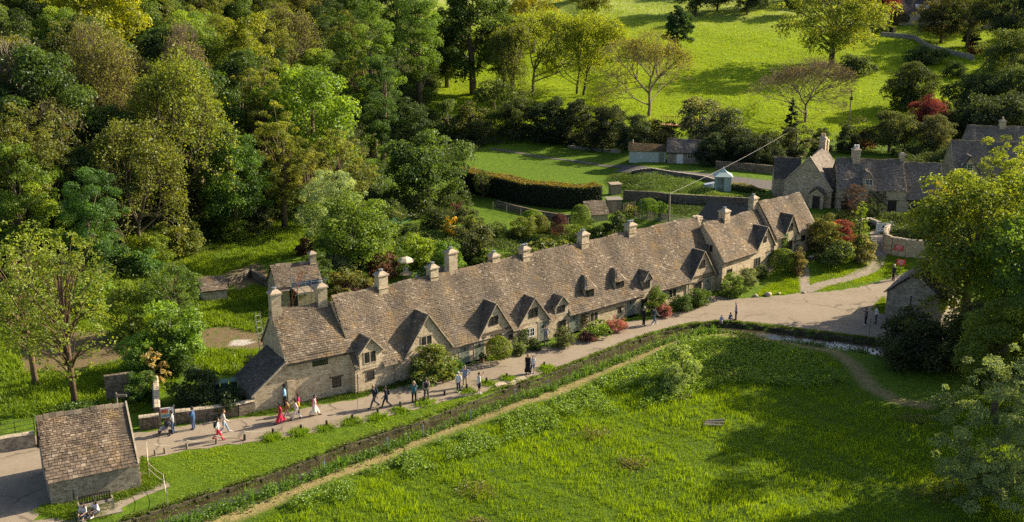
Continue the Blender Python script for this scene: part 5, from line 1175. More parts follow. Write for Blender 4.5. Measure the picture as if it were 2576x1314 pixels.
# ------------------------------------------------------------------ walls, hedges, fences and garden things
def wall_run(name, label, pts, h, th=.42, mat='drystone', cope=True, seed=1, z=None, cat='wall', cw=.32, copestones=False):
    """a stone wall along ground points; courses are in the material, cope stones are real"""
    r = random.Random(seed); mb = MB(); t = thing(name, label, cat, (pts[0][0], pts[0][1], 0)); o = pts[0]; cp = MB()
    for a, b in zip(pts[:-1], pts[1:]):
        d = Vector((b[0]-a[0], b[1]-a[1])); L = d.length; d.normalize(); n = Vector((-d.y, d.x)); k = max(1, int(L/1.2))
        for i in range(k):
            p = Vector(a[:2])+d*L*i/k; q = Vector(a[:2])+d*L*(i+1)/k; za, zb = (TH(*p), TH(*q)) if z is None else (z, z); f = lambda v, s, zz: (v.x+n.x*s-o[0], v.y+n.y*s-o[1], zz)
            ha = hb = h
            mb.hexa([f(p, -th/2, za-.5), f(q, -th/2, zb-.5), f(q, th/2, zb-.5), f(p, th/2, za-.5), f(p, -th/2*.85, za+ha), f(q, -th/2*.85, zb+hb), f(q, th/2*.85, zb+hb), f(p, th/2*.85, za+ha)])
        if cope:
            x = 0
            while x < L:
                w = r.uniform(.08, .14) if copestones else r.uniform(.3, .6); p = Vector(a[:2])+d*x; q = Vector(a[:2])+d*min(L, x+w-.02); zz = TH(*p) if z is None else z
                hh = r.uniform(.16, .34) if copestones else r.uniform(.06, .1); e_ = .04
                cp.hexa([f(p, -th/2-e_, zz+h-.01), f(q, -th/2-e_, zz+h-.01), f(q, th/2+e_, zz+h-.01), f(p, th/2+e_, zz+h-.01), f(p, -th/2*.7, zz+h+hh), f(q, -th/2*.7, zz+h+hh), f(q, th/2*.7, zz+h+hh), f(p, th/2*.7, zz+h+hh)], r.random()); x += w
    mb.build('wall', MT[mat], t)
    if cope: cp.build('cope_stones', MT['coping'] if not copestones else MT['cap'], t)
    return t
def gpts(px): return [G(*p)[:2] for p in px]
wall_run('roadside_wall', 'low stone roadside wall with ivy on top, left of the end cottage', gpts([(437, 1066), (520, 1056), (600, 1046), (640, 1036)]), .95, seed=2)
wall_run('roadside_wall', 'short stone wall between the barn and the roadside sign', gpts([(352, 1080), (402, 1074)]), .95, seed=3)
wall_run('garden_wall', 'narrow stone wall running back from the road beside the green bushes', gpts([(398, 1066), (396, 1020), (393, 985)]), 1.25, seed=4)
wall_run('copestone_wall', 'dry stone wall topped with upright stones just behind the barn', gpts([(96, 1122), (150, 1112), (215, 1104), (260, 1098)]), 1.05, copestones=True, seed=5)
wall_run('field_wall', 'long grey stone wall crossing the left edge behind the road', gpts([(-60, 1150), (20, 1132), (90, 1122)]), 1.0, mat='stone_grey', seed=6)
wall_run('yard_wall', 'sunlit stone wall zigzagging between the hut and the outbuilding', gpts([(566, 722), (610, 706), (632, 694), (676, 724)]), .85, seed=7, cope=False)
wall_run('yard_screen', 'tall dark stone panel wall behind the barn under the trees', gpts([(268, 1010), (340, 1000)]), 2.1, mat='drystone', seed=8, cope=False)  # darker stone carries the shadow on this panel in its colour
wall_run('retaining_wall', 'long brown retaining wall below the garden terrace of the green hut', gpts([(1570, 502), (1680, 512), (1790, 518), (1900, 524)]), 1.3, mat='drystone', seed=9, cope=False)
wall_run('terrace_wall', 'low terrace wall with pale cope in front of the green hut', gpts([(1590, 438), (1640, 432), (1700, 442), (1770, 452), (1830, 470)]), .5, mat='drystone', seed=10)
wall_run('bank_wall', 'mossy stone wall under the dark bushes, right of the stone outbuilding', gpts([(1800, 425), (1870, 430), (1970, 440)]), 1.2, mat='drystone', seed=11, cope=False)
wall_run('lawn_wall', 'ruined pale stone wall at the back of the upper lawn', gpts([(1430, 372), (1500, 380), (1560, 385)]), .5, mat='stone_grey', seed=12, cope=False)
wall_run('lawn_edge_wall', 'dry stone wall with rail fence under the clipped hedge', gpts([(1250, 520), (1310, 535), (1370, 548), (1425, 556), (1475, 556)]), .8, seed=13, cope=False)
cw = [G(2232, 606)[:2], G(2222, 618)[:2], G(2224, 632)[:2], G(2242, 640)[:2], G(2275, 645)[:2], G(2320, 648)[:2], G(2400, 650)[:2]]
wall_run('curved_wall', 'curved stone garden wall with pale cap beside the white gate', cw, 1.9, mat='stone', seed=14)
wall_run('entrance_wall', 'short shaded stone wall left of the white gate', gpts([(2150, 575), (2185, 570), (2212, 580)]), 1.0, mat='stone_grey', seed=15)
wall_run('kerb_wall', 'low slab edged wall beside the sloping green', gpts([(2035, 655), (2060, 645), (2100, 622)]), .35, seed=16)
wall_run('hillside_wall', 'low grey wall along the lower edge of the hillside garden', gpts([(2215, 92), (2300, 100), (2330, 120), (2400, 140), (2450, 152)]), 1.0, mat='stone_grey', seed=17)
# clipped hedge
def hedge(name, label, pts, h, th, seed, col, topcol, n=9000, leaf=.24):
    rg = np.random.default_rng(seed); t = thing(name, label, 'hedge', (pts[0][0], pts[0][1], 0)); o = pts[0]
    P_ = np.array([p[:2] for p in pts]); sl_ = np.linalg.norm(np.diff(P_, axis=0), axis=1); cum = np.concatenate([[0], np.cumsum(sl_)]); L = cum[-1]
    def at(u, off): 
        x = np.interp(u, cum, P_[:, 0]); y = np.interp(u, cum, P_[:, 1]); x2 = np.interp(u+.5, cum, P_[:, 0]); x1 = np.interp(u-.5, cum, P_[:, 0]); y2 = np.interp(u+.5, cum, P_[:, 1]); y1 = np.interp(u-.5, cum, P_[:, 1])
        d = np.stack([x2-x1, y2-y1], 1); d /= np.linalg.norm(d, axis=1)[:, None]; return x-d[:, 1]*off, y+d[:, 0]*off, d
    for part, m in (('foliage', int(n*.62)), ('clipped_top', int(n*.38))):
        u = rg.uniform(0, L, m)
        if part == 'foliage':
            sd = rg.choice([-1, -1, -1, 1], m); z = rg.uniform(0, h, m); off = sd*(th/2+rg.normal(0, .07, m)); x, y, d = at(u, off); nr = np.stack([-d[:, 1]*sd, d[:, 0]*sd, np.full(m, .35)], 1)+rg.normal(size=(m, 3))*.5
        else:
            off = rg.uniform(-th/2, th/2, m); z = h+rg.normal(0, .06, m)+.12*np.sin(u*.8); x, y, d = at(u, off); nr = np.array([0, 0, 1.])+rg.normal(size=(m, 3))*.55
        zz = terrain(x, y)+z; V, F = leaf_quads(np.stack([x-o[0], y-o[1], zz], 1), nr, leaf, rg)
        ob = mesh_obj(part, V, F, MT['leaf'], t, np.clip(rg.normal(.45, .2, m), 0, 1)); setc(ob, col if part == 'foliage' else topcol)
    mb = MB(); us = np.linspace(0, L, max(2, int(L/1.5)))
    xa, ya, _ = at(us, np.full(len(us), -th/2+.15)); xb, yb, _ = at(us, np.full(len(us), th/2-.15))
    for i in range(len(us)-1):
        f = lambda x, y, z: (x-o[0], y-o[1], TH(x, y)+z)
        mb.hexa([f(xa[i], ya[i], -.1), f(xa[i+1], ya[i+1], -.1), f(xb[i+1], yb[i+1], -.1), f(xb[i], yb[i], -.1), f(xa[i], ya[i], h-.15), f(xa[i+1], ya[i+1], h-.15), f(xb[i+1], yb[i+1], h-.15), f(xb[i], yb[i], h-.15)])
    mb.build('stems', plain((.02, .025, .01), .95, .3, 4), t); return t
hp = [G(*p)[:2] for p in [(1165, 478), (1200, 488), (1260, 500), (1330, 516), (1410, 526), (1480, 528), (1515, 524)]]
hp = [(x-.5, y+1.3) for x, y in hp]
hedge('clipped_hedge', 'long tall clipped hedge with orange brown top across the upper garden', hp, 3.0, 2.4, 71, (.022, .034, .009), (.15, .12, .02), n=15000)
hedge('low_hedge', 'low clipped hedge beside the green gazebo', gpts([(1842, 478), (1880, 484), (1920, 496)]), .9, .9, 72, (.055, .075, .012), (.13, .12, .02), n=2200, leaf=.18)
hedge('square_hedge', 'square clipped hedge in the hillside garden under the roof lights', gpts([(2195, 78), (2225, 80), (2250, 84)]), 1.6, 1.6, 73, (.045, .07, .014), (.12, .14, .012), n=1500, leaf=.28)
# board and post rail fences
def rail_fence(name, label, pts, h, step, mat, rails=2, pr=.045, cat='fence', tie=None):
    t = thing(name, label, cat, (pts[0][0], pts[0][1], 0)); o = pts[0]; prev = None; pm = []; cur = 0
    P_ = [Vector((p[0], p[1], 0)) for p in pts]; samp = []
    for a, b in zip(P_[:-1], P_[1:]):
        k = max(1, round((b-a).length/step)); samp += [a.lerp(b, i/k) for i in range(k)]
    samp.append(P_[-1])
    for i, p in enumerate(samp):
        z = TH(p.x, p.y); mb = MB(); mb.bar((p.x-o[0], p.y-o[1], z-.2), (p.x-o[0], p.y-o[1], z+h+.08), pr); mb.build('post', MT[mat], t)
        if i:
            q, zq = prev
            for r_ in range(rails):
                zz = h*(r_+1)/rails; mb = MB(); mb.bar((q.x-o[0], q.y-o[1], zq+zz), (p.x-o[0], p.y-o[1], z+zz), pr*.65); mb.build('rail', MT[mat], t)
        prev = (p, z)
    return t
rail_fence('post_and_rail_fence', 'brown post and rail fence in front of the wall below the clipped hedge', gpts([(1240, 528), (1310, 545), (1370, 560), (1430, 568)]), 1.0, 2.3, 'grey_wood', 3, .06)
rail_fence('iron_rail_fence', 'thin black iron rail fence crossing the terrace gardens', gpts([(1170, 590), (1215, 612), (1250, 630), (1290, 648)]), .8, 2.0, 'iron', 2, .035)
def picket(name, label, pts, h, mat):
    t = thing(name, label, 'fence', (pts[0][0], pts[0][1], 0)); o = pts[0]; mb = MB(); rl = MB()
    for a, b in zip(pts[:-1], pts[1:]):
        L = math.dist(a, b); k = int(L/.16)
        for i in range(k):
            x = a[0]+(b[0]-a[0])*i/k; y = a[1]+(b[1]-a[1])*i/k; mb.bar((x-o[0], y-o[1], TH(x, y)), (x-o[0], y-o[1], TH(x, y)+h+R.uniform(-.02, .04)), .04)
        for zz in (.3, h-.2): rl.bar((a[0]-o[0], a[1]-o[1]+.05, TH(*a)+zz), (b[0]-o[0], b[1]-o[1]+.05, TH(*b)+zz), .04)
    mb.build('palings', MT[mat], t); rl.build('rail', MT[mat], t)
picket('picket_fence', 'grey picket fence in the garden behind the double chimney pots', gpts([(1595, 548), (1650, 556), (1700, 563), (1760, 572)]), 1.05, 'grey_wood')
picket('garden_gate', 'pale wooden trellis gate by the small wooden shed', gpts([(1568, 535), (1600, 530)]), 1.3, 'wood')
# stumps, rope and stakes along the path
for px, py in [(391, 1146), (415, 1141), (471, 1129), (544, 1117), (615, 1108), (687, 1094), (757, 1083), (823, 1072), (886, 1057), (951, 1042), (1008, 1026), (1068, 1011), (1119, 995), (1174, 980), (1224, 965), (1276, 951), (1370, 922)]:
    x, y, _ = P(px, py); mb = MB(); hh = R.uniform(.38, .5); mb.tube([(0, 0, -.1), (R.uniform(-.04, .04), 0, hh)], [.10, .085], 8); o = mb.build('wooden_stump', MT['dark_wood' if px > 600 else 'grey_wood'])
    o.location = (x, y, 0); tag(o, 'short dark wooden stump post in the row along the path edge', 'post', 'stump posts along the path edge')
for i, (px, py) in enumerate([(816, 1193), (975, 1134), (1064, 1098), (1182, 1056), (1296, 1005), (1378, 985)]):
    x, y, _ = P(px, py); mb = MB(); mb.tube([(0, 0, -.1), (.03, 0, 1.05)], .022, 6); mb.box(-.05, .05, -.05, .05, .78, .9); o = mb.build('fence_stake', plain((.16, .26, .36), .5, .1, 5)); o.location = (x, y, TH(x, y))
    tag(o, 'thin blue electric fence stake in the row beside the straw strip', 'stake', 'electric fence stakes along the meadow')
for i, (px, py, h_) in enumerate([(614, 1105, 1.1), (710, 1090, 1.0), (900, 1030, .9), (1050, 1006, .9)]):
    x, y, _ = P(px, py); mb = MB(); mb.tube([(0, 0, -.1), (0, 0, h_)], .018, 6); o = mb.build('rope_stake', MT['metal']); o.location = (x, y, 0)
    tag(o, 'thin grey metal stake carrying the path rope', 'stake', 'metal rope stakes along the path')
rp = [(P(*p)[0], P(*p)[1]) for p in [(391, 1140), (471, 1129), (544, 1117), (615, 1106), (710, 1091)]]; mb = MB()
for a, b in zip(rp[:-1], rp[1:]):
    mb.tube([(a[0]+(b[0]-a[0])*f, a[1]+(b[1]-a[1])*f, .55-.25*4*f*(1-f)+.1) for f in np.linspace(0, 1, 9)], .018, 5)
tag(mb.build('path_rope', MT['cream']), 'pale rope sagging between the stumps nearest the barn', 'rope')
hb = [P(*p)[:2] for p in [(372, 1146), (376, 1200), (414, 1232), (422, 1272)]]
t = thing('rope_fence', 'rope and thin posts enclosing the grass beside the barn', 'fence', (hb[0][0], hb[0][1], 0)); o0 = hb[0]
for a in hb: mb = MB(); mb.tube([(a[0]-o0[0], a[1]-o0[1], -.2), (a[0]-o0[0], a[1]-o0[1], 1.15)], .03, 6); mb.build('post', MT['grey_wood'], t)
mb = MB()
for a, b in zip(hb[:-1], hb[1:]):
    for z0 in (1.05, .6): mb.tube([(a[0]+(b[0]-a[0])*f-o0[0], a[1]+(b[1]-a[1])*f-o0[1], z0-.3*f*(1-f)) for f in np.linspace(0, 1, 7)], .014, 5)
mb.build('rope', MT['cream'], t)
# bench on its slab by the barn
def frame_at(px, py, ang): x, y, z = G(px, py); return (x, y, z), rad(ang)
l, a = frame_at(248, 1288, 28.5)
o = MB(); o.box(-1.25, 1.3, -.75, .55, -.1, .07); sb = o.build('stone_slab', MT['footpath']); sb.location = l; sb.rotation_euler.z = a; tag(sb, 'pale paving slab under the bench by the barn', 'slab')
t = thing('garden_bench', 'dark slatted wooden bench against the barn wall', 'bench', (l[0]-.1, l[1], .07), a)
mb = MB()
for k in range(4): mb.box(-.95, .95, -.12+k*.12, -.03+k*.12, .43, .46)
mb.build('seat', MT['grey_wood'], t); mb = MB()
for k in range(13): x = -.86+k*.143; mb.box(x-.03, x+.03, .36, .39, .52, .92)
mb.box(-.95, .95, .35, .40, .92, 1.0); mb.box(-.95, .95, .35, .40, .47, .53); mb.build('backrest', MT['dark_wood'], t)
for sx in (-.98, .98):
    mb = MB(); mb.box(sx-.04, sx+.04, -.14, .4, .62, .68); mb.build('armrest', MT['wood'], t)
    for y in (-.1, .37): mb = MB(); mb.box(sx-.04, sx+.04, y-.04, y+.04, 0, .62 if y < 0 else 1.0); mb.build('leg', MT['grey_wood'], t)
# roadside board, bins and rubbish
l, a = frame_at(424, 1074, 20)
t = thing('notice_board', 'small coloured notice board on posts behind the man with the pushchair', 'sign', l, a)
mb = MB(); mb.box(-.55, .55, -.03, .03, .75, 1.5); mb.build('panel', MT['white'], t)
mb = MB(); mb.box(-.42, .05, -.045, -.032, 1.15, 1.4); mb.build('picture', plain((.55, .12, .08), .5, .3, 4), t); mb = MB(); mb.box(-.42, .05, -.045, -.032, 1.03, 1.14); mb.build('picture', plain((.6, .4, .08), .5, .3, 4), t)
mb = MB(); mb.box(-.42, .45, -.045, -.032, .8, 1.0); mb.build('picture', plain((.12, .3, .36), .5, .3, 4), t)
for x in (-.5, .5): mb = MB(); mb.box(x-.05, x+.05, -.03, .05, 0, 1.62); mb.build('post', MT['grey_wood'], t)
def bin_at(px, py, ang, col, label):
    l, a = frame_at(px, py, ang); t = thing('wheelie_bin', label, 'bin', l, a); mb = MB()
    mb.hexa([(-.22, -.25, .06), (.22, -.25, .06), (.22, .25, .06), (-.22, .25, .06), (-.29, -.36, .98), (.29, -.36, .98), (.29, .34, .98), (-.29, .34, .98)]); mb.build('body', plain(col, .45, .12, 4), t)
    mb = MB(); mb.hexa([(-.31, -.4, .985), (.31, -.4, .985), (.31, .38, .985), (-.31, .38, .985), (-.29, -.36, 1.03), (.29, -.36, 1.03), (.27, .34, 1.09), (-.27, .34, 1.09)]); mb.build('lid', plain(tuple(min(1, c*1.6) for c in col), .4, .12, 4), t)
    for x in (-.26, .26): mb = MB(); mb.tube([(x-.03, .3, .1), (x+.03, .3, .1)], .1, 10); mb.build('wheel', MT['iron'], t)
    mb = MB(); mb.tube([(-.25, .42, .93), (.25, .42, .93)], .02, 6); mb.build('handle', MT['iron'], t)
bin_at(566, 990, 15, (.06, .12, .08), 'green wheelie bin, middle of the three by the lean-to')
bin_at(588, 987, 18, (.05, .10, .06), 'green wheelie bin nearest the lean-to roof')
bin_at(544, 994, 8, (.025, .03, .04), 'black wheelie bin at the left of the green ones')
cols = [(.03, .035, .05), (.5, .48, .45), (.04, .04, .045), (.35, .38, .42), (.55, .52, .5), (.08, .1, .2), (.3, .28, .26)]
for i, (px, py) in enumerate([(530, 1000), (542, 1006), (552, 1000), (560, 1008), (572, 1004), (548, 1014), (536, 1010), (566, 1014), (528, 1010), (582, 1008)]):
    x, y, z = G(px, py); mb = MB(); c = cols[i % 7]; s = R.uniform(.22, .38); mb.blob((0, 0, s*.6), (s*1.1, s, s*.75), .22, sub=(10, 6)); mb.tube([(0, 0, s*1.2), (.03, .02, s*1.5)], [.07, .1], 6)
    o = mb.build('rubbish_bag', plain(c, .35, .25, 5, 0, .5), None, True); o.location = (x, y, z)
    tag(o, '%s rubbish bag in the heap before the wheelie bins' % ('black' if sum(c) < .2 else ('blue' if c[2] > .15 and c[0] < .1 else 'pale')), 'rubbish bag', 'rubbish bags heaped by the bins')
# stone hut, outbuilding and scaffolding in the yard
Hu = House('stone_hut', 'tiny stone hut with single tan tiled roof in the yard', G(512, 762)[:2], 24, 2.3, 2.2, 1.15, 1.9, tile='tile', cat='hut', half=2.1)
w = Hu.wb; w.face([(0, 0, -.5), (2.3, 0, -.5), (2.3, 0, 1.1), (0, 0, 1.1)]); w.face([(0, 0, -.5), (0, 0, 1.1), (0, 2.2, 1.85), (0, 2.2, -.5)]); w.face([(2.3, 0, -.5), (2.3, 2.2, -.5), (2.3, 2.2, 1.85), (2.3, 0, 1.1)]); w.face([(0, 2.2, -.5), (0, 2.2, 1.85), (2.3, 2.2, 1.85), (2.3, 2.2, -.5)]); Hu.done()
tiles('roof', Hu.root, (-.15, -.2, 1.1), (1, 0, 0), Vector((0, 2.1, .75)), 2.6, 2.55, MT['tile'], seed=91, e0=.26, e1=.22)
ox, oy, _ = G(702, 778)
Ob = House('stone_outbuilding', 'small stone outbuilding behind the end cottage with mossy roof and square chimney', (ox, oy), 27, 4.4, 3.8, 1.95, 3.75, cat='outbuilding')
Ob.walls(); Ob.done(); Ob.roof(ovl=.15, ovr=.1); Ob.chimney(4.1, 1.9, 3.0, 4.7, w=.62, t=.6, pots=0); Ob.door(1.5, .8, 1.9, mat='dark_wood', lites=False)
sx, sy, _ = G(752, 790); t = thing('scaffolding', 'scaffold platform with blue netting and grey boards behind the end cottage chimneys', 'scaffolding', (sx, sy, 0), rad(27))
pl = 1.95
for x, y in ((0, 0), (0, 2.1), (2.7, 0), (2.7, 2.1), (1.35, 2.1), (1.35, 0)):
    mb = MB(); mb.tube([(x, y, 0), (x, y, 4.3 if (x, y) in ((0, 2.1), (2.7, 2.1)) else 3.2)], .03, 6); mb.build('upright_pole', MT['metal'], t)
for z in (pl-.05, pl+.55, pl+1.05):
    for a_, b_ in (((-.3, 0), (3, 0)), ((-.3, 2.1), (3.1, 2.1)), ((0, -.2), (0, 2.4)), ((2.7, -.2), (2.7, 2.4))):
        mb = MB(); mb.tube([(*a_, z), (*b_, z)], .026, 6); mb.build('rail', MT['metal'], t)
mb = MB()
for k in range(8): mb.box(.05, 2.65, .05+k*.255, .28+k*.255, pl, pl+.045, t=R.random())
mb.build('boards', MT['wood'], t)
mb = MB(); mb.box(.05, 2.65, 2.125, 2.14, pl+.08, pl+.6); mb.box(2.715, 2.735, 0, 2.1, pl+.08, pl+.6); mb.build('netting', plain((.10, .17, .25), .8, .3, 12), t)
def ladder(name, label, p0, p1, w_, mat, n=9):
    p0 = Vector(p0); p1 = Vector(p1); d = p1-p0; s = d.cross(Vector((0, 0, 1))).normalized()*w_/2; o = p0; t = thing(name, label, 'ladder', tuple(p0))
    for sg in (-1, 1): mb = MB(); mb.tube([s*sg, d+s*sg], .03, 5); mb.build('stile', mat, t)
    for k in range(n): mb = MB(); c = d*(k+.6)/(n+.2); mb.tube([c-s, c+s], .02, 5); mb.build('rung', mat, t)
org = plain((.42, .09, .03), .6, .15, 6)
ladder('ladder', 'orange ladder leaning on the scaffold platform', (sx-.9, sy-.3, .2), (sx+.25, sy+1.2, 3.9), .4, org, 11)
lx, ly = Xat(79.5, 662, 850), 79.5
ladder('ladder', 'pale metal ladder standing left of the end cottage gable', (lx, ly, .0), (lx-.45, ly+.5, 5.9), .42, MT['metal'], 12)
t = thing('scaffold_poles', 'leaning bundle of scaffold poles against the end cottage gable', 'scaffolding', (lx+.9, ly+.2, 0))
for k, (a_, b_) in enumerate((((-.2, -.5, 0), (.35, .2, 5.4)), ((.5, .3, 0), (.45, .6, 6.5)), ((-.1, .2, 0), (.75, .7, 6.2)), ((-.9, .1, 2.2), (.8, .3, 2.6)), ((-.6, .3, 4.5), (.9, .4, 4.6)), ((-.3, -.3, .6), (.6, .1, .9)))):
    mb = MB(); mb.tube([a_, b_], .03, 6); mb.build('pole', MT['metal'], t)
# cream parasol, table and chairs
x, y, z = G(1022, 702); t = thing('parasol', 'open cream garden parasol behind the terrace roof', 'parasol', (x, y, z)); mb = MB(); mb.tube([(0, 0, 0), (0, 0, 2.35)], .025, 8); mb.build('pole', MT['white'], t)
mb = MB(); n = 8; i0 = 0
ring = [[(r_*math.cos(2*PI*j/n+.2), r_*math.sin(2*PI*j/n+.2), z_) for j in range(n)] for r_, z_ in ((.05, 2.45), (.5, 2.3), (.9, 2.05), (.92, 1.95))]
for a_, b_ in zip(ring[:-1], ring[1:]):
    for j in range(n): mb.face([a_[j], b_[j], b_[(j+1) % n], a_[(j+1) % n]])
mb.build('canopy', plain((.62, .5, .36), .8, .06, 5), t)
t = thing('garden_table', 'round wooden garden table in the shade of the cream parasol', 'table', (x+.1, y-.5, z)); mb = MB(); mb.lathe([(.7, .7), (.72, .72), (.72, .75), (.7, .76)], 18); mb.build('tabletop', MT['wood'], t)
for k in range(4): mb = MB(); q = PI/4+k*PI/2; mb.tube([(.5*math.cos(q), .5*math.sin(q), 0), (.4*math.cos(q), .4*math.sin(q), .71)], .03, 6); mb.build('leg', MT['wood'], t)
def gchair(x, y, z, rz, label):
    t = thing('garden_chair', label, 'chair', (x, y, z), rz); m = MT['white']; mb = MB(); mb.box(-.24, .24, -.22, .22, .42, .46); mb.build('seat', m, t); mb = MB()
    for k in range(5): mb.box(-.22+k*.1, -.17+k*.1, .2, .23, .5, .9)
    mb.box(-.26, .26, .195, .235, .9, .98); mb.build('backrest', m, t)
    for sx_ in (-.24, .24):
        mb = MB(); mb.box(sx_-.025, sx_+.025, -.22, .22, .62, .66); mb.build('armrest', m, t)
        for yy in (-.2, .2): mb = MB(); mb.box(sx_-.025, sx_+.025, yy-.025, yy+.025, 0, .62 if yy < 0 else .92); mb.build('leg', m, t)
gchair(x+1.2, y-.5, z, rad(-80), 'white garden chair at the right side of the round table'); gchair(x-.1, y+.55, z, rad(0), 'white garden chair behind the round table under the parasol')
# closed parasols
for px, py, c, lb in ((1508, 612, (.6, .57, .5), 'closed white parasol by the green rounded bush'), (1611, 552, (.45, .47, .5), 'closed grey parasol beside the picket fence')):
    x, y, z = G(px, py); t = thing('closed_parasol', lb, 'parasol', (x, y, z)); mb = MB(); mb.tube([(0, 0, 0), (0, 0, 2.3)], .025, 6); mb.build('pole', MT['white'], t); mb = MB(); mb.lathe([(.03, 2.35), (.08, 2.1), (.14, 1.5), (.17, 1.0), (.1, .95)], 10); mb.build('canopy', plain(c, .8, .1, 5), t)
# rotary washing line
x, y, z = G(1003, 592); t = thing('washing_line', 'green rotary washing line on the small back lawn', 'washing line', (x, y, z)); mb = MB(); mb.tube([(0, 0, 0), (0, 0, 1.6)], .025, 6); mb.build('pole', MT['metal'], t); gm = plain((.03, .25, .14), .6, .1, 5)
for k in range(4): mb = MB(); q = .4+k*PI/2; mb.tube([(0, 0, 1.35), (1.5*math.cos(q), 1.5*math.sin(q), 1.85)], .02, 5); mb.build('arm', gm, t)
mb = MB()
for r_ in (.5, .75, 1.0, 1.25, 1.48):
    c = [(r_*math.cos(.4+k*PI/2), r_*math.sin(.4+k*PI/2), 1.35+.335*r_) for k in range(5)]; mb.tube(c, .012, 4, cap=False)
mb.build('cord', gm, t)
# small sheds in the upper terrace garden
ax_, ay_, az_ = G(1478, 560); Sd = House('tiled_shed', 'little garden shed showing only a tan tiled roof beside the hedge end', (ax_, ay_), 22, 2.9, 2.4, 1.1, 2.3, cat='shed'); Sd.walls(); Sd.done(); Sd.roof(ovl=.1, ovr=.1, e0=.22, e1=.18)
def box_shed(px, py, ang, w_, d_, h_, mat, label, rm='grey_wood'):
    x, y, z = G(px, py); t = thing('wooden_shed', label, 'shed', (x, y, z), rad(ang)); mb = MB(); n = int(w_/.14)
    for k in range(n): mb.box(k*w_/n, (k+1)*w_/n-.01, 0, .03, 0, h_)
    mb.box(0, w_, .03, d_, 0, h_-.01); mb.build('wall', MT[mat], t); mb = MB(); mb.hexa([(-.1, -.15, h_), (w_+.1, -.15, h_), (w_+.1, d_+.1, h_+.12), (-.1, d_+.1, h_+.12), (-.1, -.15, h_+.06), (w_+.1, -.15, h_+.06), (w_+.1, d_+.1, h_+.18), (-.1, d_+.1, h_+.18)]); mb.build('roof', MT[rm], t); mb = MB(); mb.box(w_*.3, w_*.65, -.025, -.002, .05, h_-.2); mb.build('door', MT['wood'], t)
box_shed(1528, 536, 8, 1.9, 1.3, 1.7, 'grey_wood', 'pale weathered wooden shed with flat roof by the trellis gate')
box_shed(1538, 492, 18, 1.5, 1.1, 1.5, 'wood', 'tan open wooden shed with tilted roof at the hedge end', 'wood')
# green hut, stone outbuilding and gazebo on the garden terrace
hx, hy, hz = G(1582, 414)
t = thing('green_hut', 'pale green weatherboard hut with mossy brown roof', 'hut', (hx, hy, hz), rad(-8)); L_, D_ = 5.7, 3.2; gm = plain((.42, .48, .42), .6, .06, 4); mb = MB()
for k in range(14): mb.box(0, L_, -.02+.0, .0, .25+k*.145, .25+k*.145+.14); 
mb.box(0, L_, .001, D_, .0, 2.27); mb.face([(0, 0, 2.27), (0, D_, 2.27), (0, D_/2, 3.1)]); mb.face([(L_, 0, 2.27), (L_, D_, 2.27), (L_, D_/2, 3.1)]); mb.build('wall', gm, t)
mb = MB(); mb.box(-.02, L_+.02, -.03, .02, -.1, .24); mb.build('plinth', MT['dark_wood'], t); rm_ = tile_mat('mossy_roof', [(.1, (.05, .036, .02)), (.5, (.09, .064, .03)), (1, (.15, .11, .055))]); 
tiles('roof', t, (-.2, -.25, 2.15), (1, 0, 0), Vector((0, D_/2, .83)), L_+.3, 2.06, rm_, seed=93, e0=.2, e1=.18); tiles('roof', t, (-.2, D_+.25, 2.15), (1, 0, 0), Vector((0, -D_/2, .83)), L_+.3, 2.06, rm_, seed=94, e0=.2, e1=.18)
hh = House.__new__(House); hh.root = t; hh.L = L_; hh.window(1.75, 1.55, .85, .95, frame='white'); hh.door(5.05, .8, 1.9, z=.1, mat='sage', lintel=None, lites=False)
mb = MB(); mb.tube([(.5, D_/2, 3.0), (.5, D_/2, 3.7)], .06, 6); mb.build('flue', MT['cream'], t)
sx_, sy_ = hx+5.85*math.cos(rad(-8)), hy+5.85*math.sin(rad(-8))
So = House('stone_outbuilding', 'neat stone outbuilding with grey tiled roof joined to the green hut', (sx_, sy_-.5), -10, 6.2, 3.6, 2.35, 3.9, z0=hz, tile='tile_grey', wall='stone_grey', cat='outbuilding'); So.walls(); So.done(); So.roof(ovl=.15, ovr=.1, e0=.24, e1=.18); So.door(1.95, .95, 1.95, mat='white', lintel=None, lites=False); So.window(3.5, 1.65, .75, .7, frame='cream'); So.gutter(-.1, 6.2)
x, y, z = G(1817, 478); t = thing('garden_gazebo', 'pale green gazebo with pointed roof and open slatted front', 'gazebo', (x, y, z), rad(-6)); mb = MB(); s = 1.0
for a_, b_ in ((-s, -s), (s, -s), (s, s), (-s, s)): p_ = MB(); p_.box(a_-.06, a_+.06, b_-.06, b_+.06, 0, 2.1); p_.build('post', gm, t)
mb.box(.1, s-.06, -s-.02, -s+.02, 0, 2.05); mb.box(s-.02, s+.02, -s+.06, s-.06, 0, 2.05); mb.box(-s+.06, s-.06, s-.02, s+.02, 0, 2.05); mb.build('wall', gm, t)
mb = MB()
for k in range(6): mb.box(-s+.1+k*.17, -s+.14+k*.17, -s-.02, -s+.02, 0, .85)
mb.box(-s+.06, .06, -s-.03, -s+.03, .85, .9); mb.build('balustrade', gm, t); mb = MB(); e_ = 1.3
for k in range(4):
    q0, q1 = PI/4+k*PI/2, PI/4+(k+1)*PI/2; c = lambda q, r_, z_: (r_*1.414*math.cos(q), r_*1.414*math.sin(q), z_); mb.face([c(q0, e_, 2.05), c(q1, e_, 2.05), c(q1, .5, 2.55), c(q0, .5, 2.55)]); mb.face([c(q0, .5, 2.55), c(q1, .5, 2.55), (0, 0, 3.1)])
mb.build('roof', plain((.40, .50, .45), .5, .08, 4), t); mb = MB(); mb.lathe([(.05, 3.05), (.06, 3.15), (.01, 3.3)], 8); mb.build('finial', gm, t)
